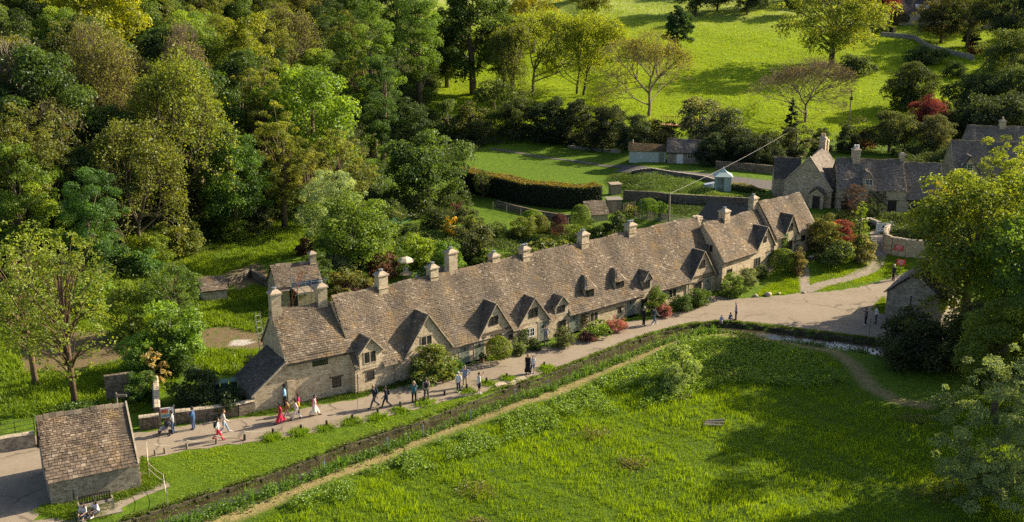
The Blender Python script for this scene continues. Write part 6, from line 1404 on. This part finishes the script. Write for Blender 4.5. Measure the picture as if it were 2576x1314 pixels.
# white garden furniture cover beside it
mb = MB(); mb.hexa([(-.9, -.5, 0), (.7, -.6, 0), (.8, .5, 0), (-.8, .5, 0), (-.8, -.45, .35), (.6, -.5, .6), (.7, .4, .65), (-.7, .4, .4)]); o = mb.build('covered_seat', plain((.4, .45, .5), .5, .15, 3)); o.location = G(1785, 470); tag(o, 'pale blue covered garden seat left of the gazebo', 'seat')
# poles and the wire between them
p1x, p1y, p1z = G(1681, 590); top1 = Zat(p1y, 485)
def upole(x, y, z, top, label, iron=False):
    t = thing('utility_pole', label, 'pole', (x, y, z)); mb = MB(); mb.tube([(0, 0, -.3), (0, 0, top-z)], [.13, .10], 10); mb.build('post', MT['wood'], t); mb = MB(); mb.box(-.35, .1, -.05, .05, top-z-.35, top-z-.25); mb.tube([(-.3, 0, top-z-.25), (-.3, 0, top-z-.08)], .04, 6); mb.build('insulator', MT['iron'], t)
    if iron: mb = MB(); mb.box(-.25, .25, -.2, .2, top-z-1.9, top-z-1.3); mb.build('transformer', MT['iron'], t)
upole(p1x, p1y, p1z, top1, 'near wooden utility pole behind the terrace roof, carrying the long wire')
p2x, p2y, p2z = G(2136, 308); upole(p2x, p2y, p2z, Zat(p2y, 226), 'far wooden utility pole standing in the bright field', True)
ex, ey = Xat(172, 2000, 322), 172.0; ez = Zat(ey, 322); mb = MB()
mb.tube([(p1x+(ex-p1x)*f, p1y+(ey-p1y)*f, top1-.1+(ez-top1+.1)*f-1.6*f*(1-f)) for f in np.linspace(0, 1, 17)], .017, 5); tag(mb.build('overhead_wire', MT['wire']), 'long pale overhead wire from the near utility pole to the dark trees', 'wire')
# orange deck railing behind the hut
t = thing('timber_deck', 'orange timber steps and railing among the bushes behind the green hut', 'deck', G(1665, 318), rad(-15)); z0 = .3
mb = MB(); mb.box(0, 3.6, -1, 1, z0, z0+.12); mb.build('platform', plain((.34, .17, .07), .8, .2, 5), t)
for k in range(10): mb = MB(); mb.box(k*.36, k*.36+.07, -1, -.93, z0, z0+1.7); mb.build('baluster', plain((.42, .21, .08), .8, .2, 5), t)
mb = MB(); mb.box(-.1, 3.5, -1.05, -.9, z0+1.7, z0+1.8); mb.build('handrail', plain((.42, .21, .08), .8, .2, 5), t)
# white gate, red signs, posts
l, a = frame_at(2222, 588, 5); t = thing('white_gate', 'white boarded garden gate beside the curved wall', 'gate', l, a); mb = MB()
for k in range(9): mb.box(-.75+k*.165, -.6+k*.165, -.02, .02, .08, 1.25)
mb.build('boards', MT['white'], t); mb = MB(); mb.box(-.75, .75, -.05, -.022, .3, .4); mb.box(-.75, .75, -.05, -.022, 1.0, 1.1); mb.build('rail', MT['white'], t)
for x in (-.85, .85): mb = MB(); mb.box(x-.07, x+.07, -.07, .07, 0, 1.45); mb.build('post', MT['white'], t)
mb = MB(); mb.box(-.18, .12, -.075, -.052, .7, .95); mb.build('plate', MT['iron'], t)
red = plain((.62, .05, .06), .5, .06, 5)
def red_sign(px, py, ang, label):
    l, a = frame_at(px, py, ang); t = thing('red_sign', label, 'sign', l, a); mb = MB(); mb.box(-.04, .04, .01, .06, 0, 1.0); mb.build('post', MT['grey_wood'], t); mb = MB(); mb.hexa([(-.5, -.02, .75), (.5, -.02, .6), (.5, .005, .6), (-.5, .005, .75), (-.45, -.02, 1.35), (.52, -.02, 1.2), (.52, .005, 1.2), (-.45, .005, 1.35)]); pn = mb.build('panel', red, t)
    mb = MB()
    for r_, (x0, x1) in enumerate(((-.25, .3), (-.32, .36), (-.34, .30), (-.2, .22))):
        z_ = 1.18-r_*.13; x = x0
        while x < x1: w_ = R.uniform(.05, .1); mb.box(x, min(x1, x+w_), -.03, -.021, z_-.15*x-.03, z_-.15*x+.02); x += w_+.035
    mb.build('lettering', MT['white'], pn)
red_sign(2259, 645, -6, 'tilted red sign with white lettering on the grass before the curved wall'); red_sign(2264, 682, 6, 'red sign peeping over the roof of the lane house')
x, y, z = P(2185, 850); mb = MB(); mb.tube([(0, 0, -.1), (.02, 0, 1.9)], .06, 8); o = mb.build('lane_post', MT['grey_wood']); o.location = (x, y, 0); tag(o, 'leaning wooden post by the stream before the two shaded visitors', 'post')
x, y, z = G(300, 1062); t = thing('signpost', 'grey wooden fingerpost rising behind the barn ridge', 'signpost', (x, y, z)); mb = MB(); mb.tube([(0, 0, -.1), (0, 0, 2.3)], .07, 8); mb.build('post', MT['grey_wood'], t); mb = MB(); mb.box(.05, .75, -.03, .03, 2.0, 2.18); mb.build('finger', MT['grey_wood'], t)
rail_fence('field_fence', 'dark post and rail fence in the shade at the left edge', gpts([(-30, 1112), (40, 1098), (88, 1088)]), 1.05, 1.8, 'dark_wood', 3, .05)
# boulders along the green, log in the meadow, flower pots
for i, (px, py, s) in enumerate([(1901, 747, .22), (1932, 744, .3), (1958, 741, .18), (2022, 738, .16), (1745, 748, .2)]):
    x, y, z = G(px, py); mb = MB(); mb.blob((0, 0, s*.4), (s*1.3, s, s*.8), .2, sub=(9, 6)); o = mb.build('boulder', MT['coping'], None, True); o.location = (x, y, z); tag(o, 'small pale boulder at the edge of the lane green', 'boulder', 'boulders edging the lane green')
mb = MB()
for k in range(3): mb.tube([(-.7+k*.15, -.25+k*.3, .15), (.7+k*.1, -.3+k*.26, .12+.1*k)], [.11, .08], 8)
o = mb.build('old_log', MT['grey_wood']); o.location = G(1792, 1070); tag(o, 'weathered grey log lying in the meadow grass', 'log')
x, y, z = G(2008, 690); mb = MB(); mb.lathe([(.2, 0), (.3, .4), (.33, .42), (.33, .5), (.27, .5)], 14); o = mb.build('terracotta_pot', plain((.40, .16, .08), .8, .12, 5)); o.location = (x, y, z); tag(o, 'terracotta pot under the orange flushed shrub', 'plant pot')
mb = MB(); mb.tube([(0, -.05, .15), (0, .05, .15)], .0, 3); 
for px, py, lb in ((1213, 912, 'small potted plant between the second sage door and the round bush'),):
    x, y, z = P(px, py); t = thing('potted_plant', lb, 'plant', (x, y, z)); mb = MB(); mb.lathe([(.14, 0), (.2, .28), (.22, .3), (.18, .3)], 12); mb.build('pot', plain((.25, .13, .08), .8, .15, 5), t); V, F, ti, B, lf = crown_mesh('shrub', .7, .6, 77); V[:, 2] += .25; o = mesh_obj('foliage', V, F, MT['leaf'], t, ti); setc(o, (.05, .09, .02))
# stone bridge steps by the barn: slabs laid at the stream
for i, (px, py) in enumerate([(1258, 968), (1286, 960), (1310, 955)]):
    x, y, z = P(px, py); mb = MB(); mb.hexa([(-.55, -.3, 0), (.5, -.35, 0), (.55, .3, 0), (-.5, .3, 0), (-.5, -.28, .12), (.48, -.3, .1), (.5, .28, .12), (-.47, .28, .13)]); o = mb.build('stepping_slab', MT['coping']); o.location = (x, y, -.03); o.rotation_euler.z = rad(30); tag(o, 'flat pale stone slab set in the stream edge', 'slab', 'slabs at the stream edge')
# creeper on the far end house
def creeper(name, label, h_, a0, a1, z0, z1, n, col, parent_local=True):
    rg = np.random.default_rng(int(a0*100)+5); a_ = rg.uniform(a0, a1, n)+rg.normal(0, .12, n); z_ = rg.uniform(z0, z1, n); C = np.stack([a_, -.06-rg.uniform(0, .16, n), z_], 1); V, F = leaf_quads(C, rg.normal(size=(n, 3))*.5+np.array([0, -1, .4]), .16, rg)
    o = mesh_obj(name, V, F, MT['leaf'], None, np.clip(rg.normal(.5, .2, n), 0, 1)); o.location = h_.root.location; o.rotation_euler = h_.root.rotation_euler; setc(o, col); tag(o, label, 'creeper')
a_, _ = T.px(1972, 610); creeper('wall_creeper', 'bright green creeper climbing the wall of the terrace end house', T, a_-.35, a_+.45, -.3, 2.9, 900, (.08, .14, .012))
a_, _ = F2.px(2205, 475); creeper('wall_creeper', 'dark creeper over the wall beside the long house door', F2, a_-1.0, a_+1.3, 1.2, 3.0, 500, (.03, .05, .015))
a_, _ = c4.px(1318, 860); creeper('climbing_rose', 'white climbing rose beside the white framed window', c4, a_-.45, a_+.25, .2, 1.6, 700, (.12, .15, .07))
a_, _ = c5.px(1470, 815); creeper('wall_creeper', 'bare brown creeper between sage door and two light window', c5, a_-.3, a_+.3, .2, 1.8, 420, (.07, .06, .03))

# ------------------------------------------------------------------ people
def capsule(mb, p0, p1, r0, r1, sx=1, seg=9):
    p0 = Vector(p0); p1 = Vector(p1); d = p1-p0
    if d.length < 1e-4: d = Vector((0, 0, 1e-3)); p1 = p0+d
    u = d.normalized(); rows = []
    for k in range(4): a = PI/2*(1-k/3.0); rows.append((p0-u*r0*math.sin(a), r0*max(.02, math.cos(a))))
    for k in range(4): a = PI/2*k/3.0; rows.append((p1+u*r1*math.sin(a), r1*max(.02, math.cos(a))))
    mb.tube([r[0] for r in rows], [r[1] for r in rows], seg)
def remesh(name, mb, vox, mat, parent, smooth=3):
    me = bpy.data.meshes.new(name); me.from_pydata(mb.V, [], mb.F); o = bpy.data.objects.new(name, me); COL.objects.link(o)
    m = o.modifiers.new('r', 'REMESH'); m.mode = 'VOXEL'; m.voxel_size = vox; m.use_smooth_shade = True
    if smooth: s = o.modifiers.new('s', 'SMOOTH'); s.iterations = smooth; s.factor = .4
    dg = bpy.context.evaluated_depsgraph_get(); e2 = bpy.data.meshes.new_from_object(o.evaluated_get(dg)); o.modifiers.clear(); o.data = e2; bpy.data.meshes.remove(me)
    e2.materials.clear(); e2.materials.append(mat); o.parent = parent; return o
def skin_mat(c):
    k = ('skin', c)
    if k not in _mc:
        m, t, out = new_mat('skin'); tc = N(t, 'ShaderNodeTexCoord').outputs['Object']; fa = att(t, 'feature')
        col = mix(t, fa, mix(t, noise(t, 9, 3, tc), tuple(x*.88 for x in c), c), (.03, .02, .018)); finish(t, out, col, .6, None, spec=.3); _mc[k] = m
    return _mc[k]
def stripe_mat(a_, b_):
    m, t, out = new_mat('striped_cloth'); sp = N(t, 'ShaderNodeSeparateXYZ'); t.links.new(N(t, 'ShaderNodeTexCoord').outputs['Object'], sp.inputs[0]); f = math_(t, 'GREATER_THAN', math_(t, 'SINE', math_(t, 'MULTIPLY', sp.outputs[2], 62)), .1); finish(t, out, mix(t, f, a_, b_), .85); return m
SK = {'l': (.50, .30, .21), 'm': (.34, .19, .12), 'd': (.16, .085, .05)}
def person(px, py, head, pose, top, bot, label, h=1.72, skin='l', hair=(.03, .02, .015), long=False, shorts=False, skirt=False, sleeve=True, shoe=(.04, .04, .045), hat=None, hairlong=False, pack=None, stripe=None, seat=.45, z=None, ph=1, scarf=None, phone=False, bald=False):
    x, y, z0 = G(px, py) if z is None else P(px, py, z); t = thing('person', label, 'person', (x, y, z0), rad(head)); k = h/1.75; t.scale = (k, k, k)
    hip = .92; lean = 0
    legs = {}; arms = {}
    if pose == 'sit':
        hip = seat+.1; legs = {s: [(0, s*.1, hip), (.42, s*.14, hip+.05), (.50, s*.14, .08)] for s in (-1, 1)}; lean = .12
    elif pose == 'walk':
        for s in (-1, 1): f = s*ph; legs[s] = [(0, s*.095, hip), (.20, s*.1, .50), (.34, s*.1, .09)] if f > 0 else [(0, s*.095, hip), (-.02, s*.1, .48), (-.36, s*.1, .17)]
        lean = .04
    else: legs = {s: [(0, s*.095, hip), (.02+.02*s*ph, s*.12, .50), (.0, s*(.13+.03*(pose == 'wide')), .08)] for s in (-1, 1)}
    sh = Vector((lean, 0, hip+.51))
    for s in (-1, 1):
        S0 = (sh.x, s*.185, sh.z)
        if pose in ('photo', 'photo1') and (pose == 'photo' or s == ph): arms[s] = [S0, (sh.x+.16, s*.25, sh.z-.16), (sh.x+.34, s*.07, sh.z+.14)]
        elif pose == 'up' and s == ph: arms[s] = [S0, (sh.x+.05, s*.32, sh.z+.16), (sh.x+.12, s*.18, sh.z+.40)]
        elif pose == 'push': arms[s] = [S0, (sh.x+.12, s*.23, sh.z-.25), (sh.x+.42, s*.2, sh.z-.36)]
        elif pose == 'read': arms[s] = [S0, (sh.x+.03, s*.24, sh.z-.28), (sh.x+.3, s*.06, sh.z-.18)]
        elif pose == 'hip': arms[s] = [S0, (sh.x-.05, s*.40, sh.z-.24), (sh.x+.05, s*.19, sh.z-.44)]
        elif pose == 'sit': arms[s] = [S0, (sh.x+.1, s*.25, sh.z-.26), (sh.x+.36, s*.12, sh.z-.34)]
        elif pose == 'walk': f = -s*ph; arms[s] = [S0, (sh.x+.1*f-.03, s*.24, sh.z-.28), (sh.x+.26*f+.08, s*.24, sh.z-.50)]
        else: arms[s] = [S0, (sh.x-.02, s*.235, sh.z-.29), (sh.x+.07, s*.22, sh.z-.55)]
    pel = Vector((0, 0, hip+.03)); chest = Vector((lean*.75, 0, hip+.34)); neck = Vector((lean, 0, hip+.575)); hd = Vector((lean+.045, 0, hip+.73))
    b = MB()
    for s in (-1, 1):
        capsule(b, pel+Vector((0, s*.06, 0)), chest+Vector((0, s*.07, 0)), .105, .108); capsule(b, chest+Vector((0, s*.07, 0)), (sh.x, s*.15, sh.z-.02), .105, .06)
        L = legs[s]; capsule(b, L[0], L[1], .082, .055); capsule(b, L[1], L[2], .054, .036); capsule(b, L[2], (L[2][0]+.16, L[2][1]*1.08, max(.03, L[2][2]-.05)), .037, .03)
        A = arms[s]; capsule(b, A[0], A[1], .05, .038); capsule(b, A[1], A[2], .037, .026)
        w_ = Vector(A[2]); f_ = (w_-Vector(A[1])).normalized(); sd = f_.cross(Vector((0, 1, 0)) if abs(f_.y) < .8 else Vector((1, 0, 0))).normalized(); nn = f_.cross(sd)
        capsule(b, w_, w_+f_*.055, .027, .03); capsule(b, w_+f_*.055+sd*.016, w_+f_*.06-sd*.016, .022, .022)
        for i, ln in enumerate((.062, .072, .067, .052)):
            q0 = w_+f_*.075+sd*(.030-.02*i); q1 = q0+f_*ln*.6+sd*(.004*(1.5-i)); capsule(b, q0, q1, .0095, .009, seg=6); capsule(b, q1, q1+(f_*.75-nn*.6*s).normalized()*ln*.5, .009, .0075, seg=6)
        th0 = w_+f_*.025+sd*.026; th1 = th0+(f_*.6+sd*.75).normalized()*.045; capsule(b, th0, th1, .0115, .010, seg=6); capsule(b, th1, th1+(f_*.95+sd*.15).normalized()*.03, .010, .0085, seg=6)
        capsule(b, hd+Vector((-.012, s*.082, -.02)), hd+Vector((-.02, s*.09, .022)), .014, .018, seg=6)
    capsule(b, neck-Vector((0, 0, .06)), hd-Vector((.01, 0, .05)), .055, .052); capsule(b, hd+Vector((-.015, 0, .035)), hd+Vector((-.005, 0, .0)), .098, .088); capsule(b, hd+Vector((.03, 0, -.02)), hd+Vector((.045, 0, -.085)), .06, .042)
    capsule(b, hd+Vector((.085, 0, .015)), hd+Vector((.108, 0, -.03)), .010, .017, seg=6)
    o = remesh('body', b, .0125, skin_mat(SK[skin]), t, 2)
    co = np.empty(len(o.data.vertices)*3, np.float32); o.data.vertices.foreach_get('co', co); co = co.reshape(-1, 3); ft = np.zeros(len(co), np.float32)
    for s in (-1, 1): ft = np.maximum(ft, np.clip(1-np.linalg.norm((co-np.array([hd.x+.085, s*.034, hd.z+.012]))/np.array([.03, .018, .011]), axis=1), 0, 1)*2)
    ft = np.maximum(ft, .55*(np.linalg.norm((co-np.array([hd.x+.09, 0, hd.z-.068]))/np.array([.03, .026, .008]), axis=1) < 1))
    at_ = o.data.attributes.new('feature', 'FLOAT', 'POINT'); at_.data.foreach_set('value', np.clip(ft, 0, 1))
    # clothes
    tm = stripe or plain(top, .85, .14, 9); bm_ = plain(bot, .85, .14, 9)
    c = MB()
    for s in (-1, 1):
        capsule(c, pel+Vector((0, s*.06, -.06 if not skirt else 0)), chest+Vector((0, s*.07, 0)), .128, .130); capsule(c, chest+Vector((0, s*.07, 0)), (sh.x, s*.15, sh.z-.02), .126, .075)
        A = [Vector(q) for q in arms[s]]; capsule(c, A[0], A[1] if (long or sleeve) else A[0].lerp(A[1], .25), .066, .058)
        if long: capsule(c, A[1], A[1].lerp(A[2], .9), .056, .045)
    remesh('top', c, .022, tm, t)
    c = MB()
    if skirt:
        for s in (-1, 1):
            L = legs[s]; capsule(c, pel+Vector((0, s*.05, .03)), Vector(L[1])*.7+Vector((0, 0, L[1][2]*.3)), .125, .155); capsule(c, Vector(L[1])*.7+Vector((0, 0, L[1][2]*.3)), (L[2][0]*.7, L[2][1]*1.1, .28), .155, .17)
        capsule(c, (0, 0, hip-.1), (0, 0, .34), .13, .2)
    else:
        for s in (-1, 1):
            L = [Vector(q) for q in legs[s]]; capsule(c, pel+Vector((0, s*.06, 0)), L[0], .122, .115); capsule(c, L[0], L[1], .108, .078)
            if not shorts: capsule(c, L[1], L[1].lerp(L[2], .93), .077, .066)
    remesh('skirt' if skirt else ('shorts' if shorts else 'trousers'), c, .022, bm_, t)
    for s in (-1, 1):
        c = MB(); a_ = Vector(legs[s][2]); capsule(c, a_+Vector((-.03, 0, -.035)), a_+Vector((.18, .01*s, -.045)), .05, .042); remesh('shoe', c, .016, plain(shoe, .6, .15, 9), t)
    c = MB()
    if hat:
        capsule(c, hd+Vector((-.02, 0, .06)), hd+Vector((-.015, 0, .035)), .108, .110); remesh('cap', c, .02, plain(hat, .8, .1, 9), t); c = MB()
    if not bald:
        capsule(c, hd+Vector((-.035, 0, .05)), hd+Vector((-.045, 0, .0)), .098, .098); capsule(c, hd+Vector((-.02, -.03, .072)), hd+Vector((-.0, .03, .075)), .085, .085)
        if hairlong:
            for s in (-1, 0, 1): capsule(c, hd+Vector((-.06, s*.05, .0)), hd+Vector((-.085-.02*(s == 0), s*.07, -.26)), .065, .05)
        remesh('hair', c, .018, plain(hair, .7, .25, 20), t)
    if scarf:
        c = MB(); capsule(c, (sh.x+.10, -.13, sh.z), (.13, .1, hip-.15), .05, .06); capsule(c, (.13, .1, hip-.15), (.12, .12, hip-.45), .06, .07); capsule(c, (sh.x-.12, -.12, sh.z), (-.12, 0, hip-.3), .05, .06); remesh('scarf', c, .025, plain(scarf, .8, .1, 9), t)
    Mx = Matrix.Translation((x, y, z0)) @ Matrix.Rotation(rad(head), 4, 'Z') @ Matrix.Scale(k, 4)
    if pack:
        c = MB()
        for s in (-1, 1): capsule(c, chest+Vector((-.21, s*.07, -.12)), chest+Vector((-.2, s*.07, .14)), .10, .085)
        for s in (-1, 1): capsule(c, (sh.x-.13, s*.11, sh.z), (sh.x+.08, s*.12, sh.z-.0), .03, .03)
        o = remesh('backpack', c, .024, plain(pack[0], .7, .15, 9), None); o.matrix_world = Mx; tag(o, pack[1], 'backpack')
    if phone:
        hx_ = (Vector(arms[-1][2])+Vector(arms[1][2]))/2 if pose == 'photo' else Vector(arms[ph][2]); c = MB(); c.box(hx_.x+.09, hx_.x+.10, hx_.y-.05, hx_.y+.05, hx_.z+.0, hx_.z+.15); o = c.build('phone', MT['iron']); o.matrix_world = Mx; tag(o, phone, 'phone')
    return t
NAVY = (.018, .024, .05); JEAN = (.06, .10, .19); WHT = (.72, .70, .67); BLK = (.012, .012, .014); KHA = (.38, .31, .22)
person(436, 1090, 188, 'push', NAVY, JEAN, 'person in navy and white striped top pushing the black pushchair', stripe=stripe_mat((.02, .025, .05), (.7, .7, .68)), skin='m', hair=BLK, shoe=(.05, .05, .06))
person(488, 1080, 178, 'read', (.05, .11, .24), JEAN, 'person in blue shirt and jeans walking along the wall looking at a phone', skin='m', long=True, hair=BLK, shoe=(.1, .1, .1), phone='dark phone held by the blue shirted walker', ph=1)
person(564, 1090, 20, 'walk', (.60, .53, .48), (.25, .33, .42), 'person in cream long sleeved shirt and pale jeans, walking hand in hand', h=1.78, long=True, hair=(.09, .05, .025), shoe=WHT)
person(549, 1108, 18, 'walk', WHT, (.55, .02, .05), 'person in white T-shirt and wide red trousers, walking hand in hand', h=1.66, hair=(.04, .02, .015), hairlong=True, shoe=(.4, .05, .1), ph=-1, pack=(NAVY, 'small navy backpack on the red trousered walker'))
person(718, 1022, 185, 'stand', (.30, .52, .72), BLK, 'person in light blue shirt standing close to the end cottage wall', h=1.76, long=True, skin='d', hair=BLK)
person(707, 1066, 195, 'walk', (.50, .02, .06), (.52, .03, .07), 'person in long crimson dress leading the group past the end cottage', h=1.66, skirt=True, skin='m', hair=BLK, hairlong=True)
person(725, 1056, 190, 'walk', (.28, .16, .06), (.55, .45, .38), 'person in patterned brown top and pale trousers beside the crimson dress', h=1.6, skin='m', hair=BLK, ph=-1)
person(747, 1056, 190, 'walk', (.68, .62, .58), (.66, .60, .56), 'person in white outfit carrying a yellow backpack', h=1.66, long=True, skin='m', hair=BLK, hairlong=True, pack=((.55, .30, .03), 'mustard yellow backpack on the white clad walker'))
person(752, 1040, 190, 'stand', (.45, .02, .10), BLK, 'person in magenta top walking behind the yellow backpack', h=1.62, skin='m', hair=(.05, .025, .015), hairlong=True)
person(792, 1046, 8, 'walk', (.70, .62, .56), (.70, .62, .52), 'person in white dress with pink and yellow scarf, walking towards the cottages', h=1.64, skin='m', hair=BLK, scarf=(.62, .12, .22), skirt=True)
person(943, 1026, 200, 'walk', NAVY, (.10, .10, .10), 'person in navy shirt and grey trousers with a dark backpack', h=1.82, hair=(.25, .17, .1), pack=((.02, .03, .05), 'dark backpack on the tall navy shirted walker'))
person(973, 1025, 200, 'walk', (.02, .024, .045), (.016, .022, .05), 'person in dark navy jacket and trousers striding with a small pack', h=1.7, long=True, skin='m', hair=BLK, ph=-1, pack=(BLK, 'black backpack on the striding navy walker'))
person(1042, 1013, 90, 'photo', (.06, .16, .19), BLK, 'person in teal shirt raising both hands to photograph the cottages', h=1.7, hair=(.38, .26, .15), sleeve=True, phone='dark phone raised by the teal shirted person')
person(1073, 1006, 95, 'wide', (.42, .33, .25), (.09, .08, .07), 'person in beige jacket with a big black backpack, facing the cottages', h=1.78, long=True, hair=(.10, .07, .05), pack=((.018, .018, .022), 'big black backpack on the beige jacket'))
person(1154, 986, 240, 'stand', WHT, NAVY, 'white haired person in white top and navy trousers facing the stream', h=1.66, hair=(.6, .58, .55), shoe=WHT)
person(1170, 973, 260, 'hip', (.20, .24, .36), KHA, 'person in blue grey shirt and beige trousers, hands on hips', h=1.76, hair=(.3, .25, .2), shoe=(.5, .48, .45))
person(1205, 990, 30, 'photo1', WHT, NAVY, 'person in white shirt and navy shorts holding up a phone', h=1.72, shorts=True, hair=(.06, .04, .03), shoe=WHT, phone='phone held up by the white shirted person', ph=1)
person(1328, 941, 265, 'stand', BLK, BLK, 'person with long fair hair in a black dress on the path', h=1.7, skirt=True, sleeve=False, hair=(.42, .24, .10), hairlong=True)
person(1340, 939, 265, 'stand', WHT, (.10, .13, .25), 'person in white shirt and cap beside the black dress', h=1.55, shorts=True, hat=(.7, .68, .64), shoe=(.1, .15, .35))
person(1373, 868, 280, 'hip', NAVY, KHA, 'person in striped polo shirt and beige trousers standing in a cottage doorway', h=1.78, stripe=stripe_mat((.025, .03, .05), (.55, .52, .5)), hair=(.2, .12, .08))
person(1619, 819, 25, 'stand', (.012, .014, .022), (.012, .012, .015), 'person all in black with a dark pack, walking away beside another', h=1.82, long=True, hair=(.35, .33, .3), pack=(BLK, 'black bag on the person all in black'))
person(1645, 817, 30, 'walk', (.14, .16, .16), (.12, .17, .28), 'person in grey green top and jeans, walking right of the one in black', h=1.7, long=True, skin='m', hair=BLK, shoe=WHT, pack=((.02, .03, .05), 'navy bag on the grey green top'))
person(1851, 806, 180, 'up', (.62, .40, .42), (.03, .03, .04), 'person in pink top shading their eyes at the stream edge', h=1.72, long=True, hair=(.22, .12, .07), ph=1)
person(1835, 808, 300, 'sit', (.08, .12, .28), (.1, .1, .16), 'child in red cap and blue top sitting on the stream edge', h=1.2, hat=(.5, .03, .06), seat=.3)
person(1815, 812, 250, 'sit', (.30, .36, .5), (.5, .5, .5), 'child in pale blue crouching at the stream edge', h=1.1, hair=(.1, .07, .05), seat=.25)
person(2177, 818, 180, 'photo', (.10, .09, .085), BLK, 'person in dark grey top taking a picture near the lane house', h=1.68, hair=(.12, .07, .05), shoe=WHT, phone='phone held by the dark grey topped person')
person(2203, 814, 170, 'photo', WHT, (.04, .05, .09), 'person in white top with raised arms near the lane house', h=1.7, hair=(.05, .035, .03))
person(2247, 706, 200, 'stand', NAVY, BLK, 'person with white hair and dark coat walking behind the lane house', h=1.74, long=True, hair=(.65, .63, .6))
bz = .07
person(214, 1300, 262, 'sit', (.58, .50, .50), NAVY, 'dark haired person in pale top sitting on the slab below the bench', h=1.66, hair=(.03, .02, .02), hairlong=True, seat=.12, z=bz, shorts=True)
person(246, 1293, 240, 'sit', (.62, .55, .56), (.05, .055, .08), 'person in white top leaning forward, sitting right of the other on the slab', h=1.66, hair=BLK, hairlong=True, seat=.14, z=bz, shorts=True, shoe=WHT)
# pushchair
x, y, z = P(414, 1094); t = thing('pushchair', 'black pushchair with pale lining rolling along the path', 'pushchair', (x, y, z), rad(188)); fm = MT['iron']
for a_, b_ in (((-.45, -.25, .95), (.35, -.25, .18)), ((-.45, .25, .95), (.35, .25, .18)), ((-.35, -.25, .15), (.1, -.25, .6)), ((-.35, .25, .15), (.1, .25, .6))): mb = MB(); mb.tube([a_, b_], .022, 6); mb.build('frame_tube', fm, t)
mb = MB(); mb.tube([(-.45, -.25, .95), (-.47, 0, .98), (-.45, .25, .95)], .025, 6); mb.build('handle', fm, t)
for x_ in (-.35, .38):
    for y_ in (-.28, .28):
        mb = MB(); mb.tube([(x_, y_-.025, .13), (x_, y_+.025, .13)], .13, 14); wv = mb.build('wheel', fm, t); mb = MB(); mb.tube([(x_, y_-.03, .13), (x_, y_+.03, .13)], .05, 8); mb.build('hub', MT['metal'], wv)
mb = MB(); mb.hexa([(-.3, -.22, .45), (.3, -.22, .4), (.3, .22, .4), (-.3, .22, .45), (-.4, -.22, .95), (-.28, -.22, .55), (-.28, .22, .55), (-.4, .22, .95)]); mb.hexa([(-.28, -.21, .45), (.3, -.21, .41), (.3, .21, .41), (-.28, .21, .45), (-.28, -.21, .55), (.3, -.21, .5), (.3, .21, .5), (-.28, .21, .55)]); mb.build('seat', plain((.45, .42, .42), .8, .15, 8), t)
mb = MB(); mb.blob((-.28, 0, .85), (.26, .25, .24), 0, sub=(10, 6)); mb.build('hood', plain((.03, .035, .05), .7, .2, 8), t, True)
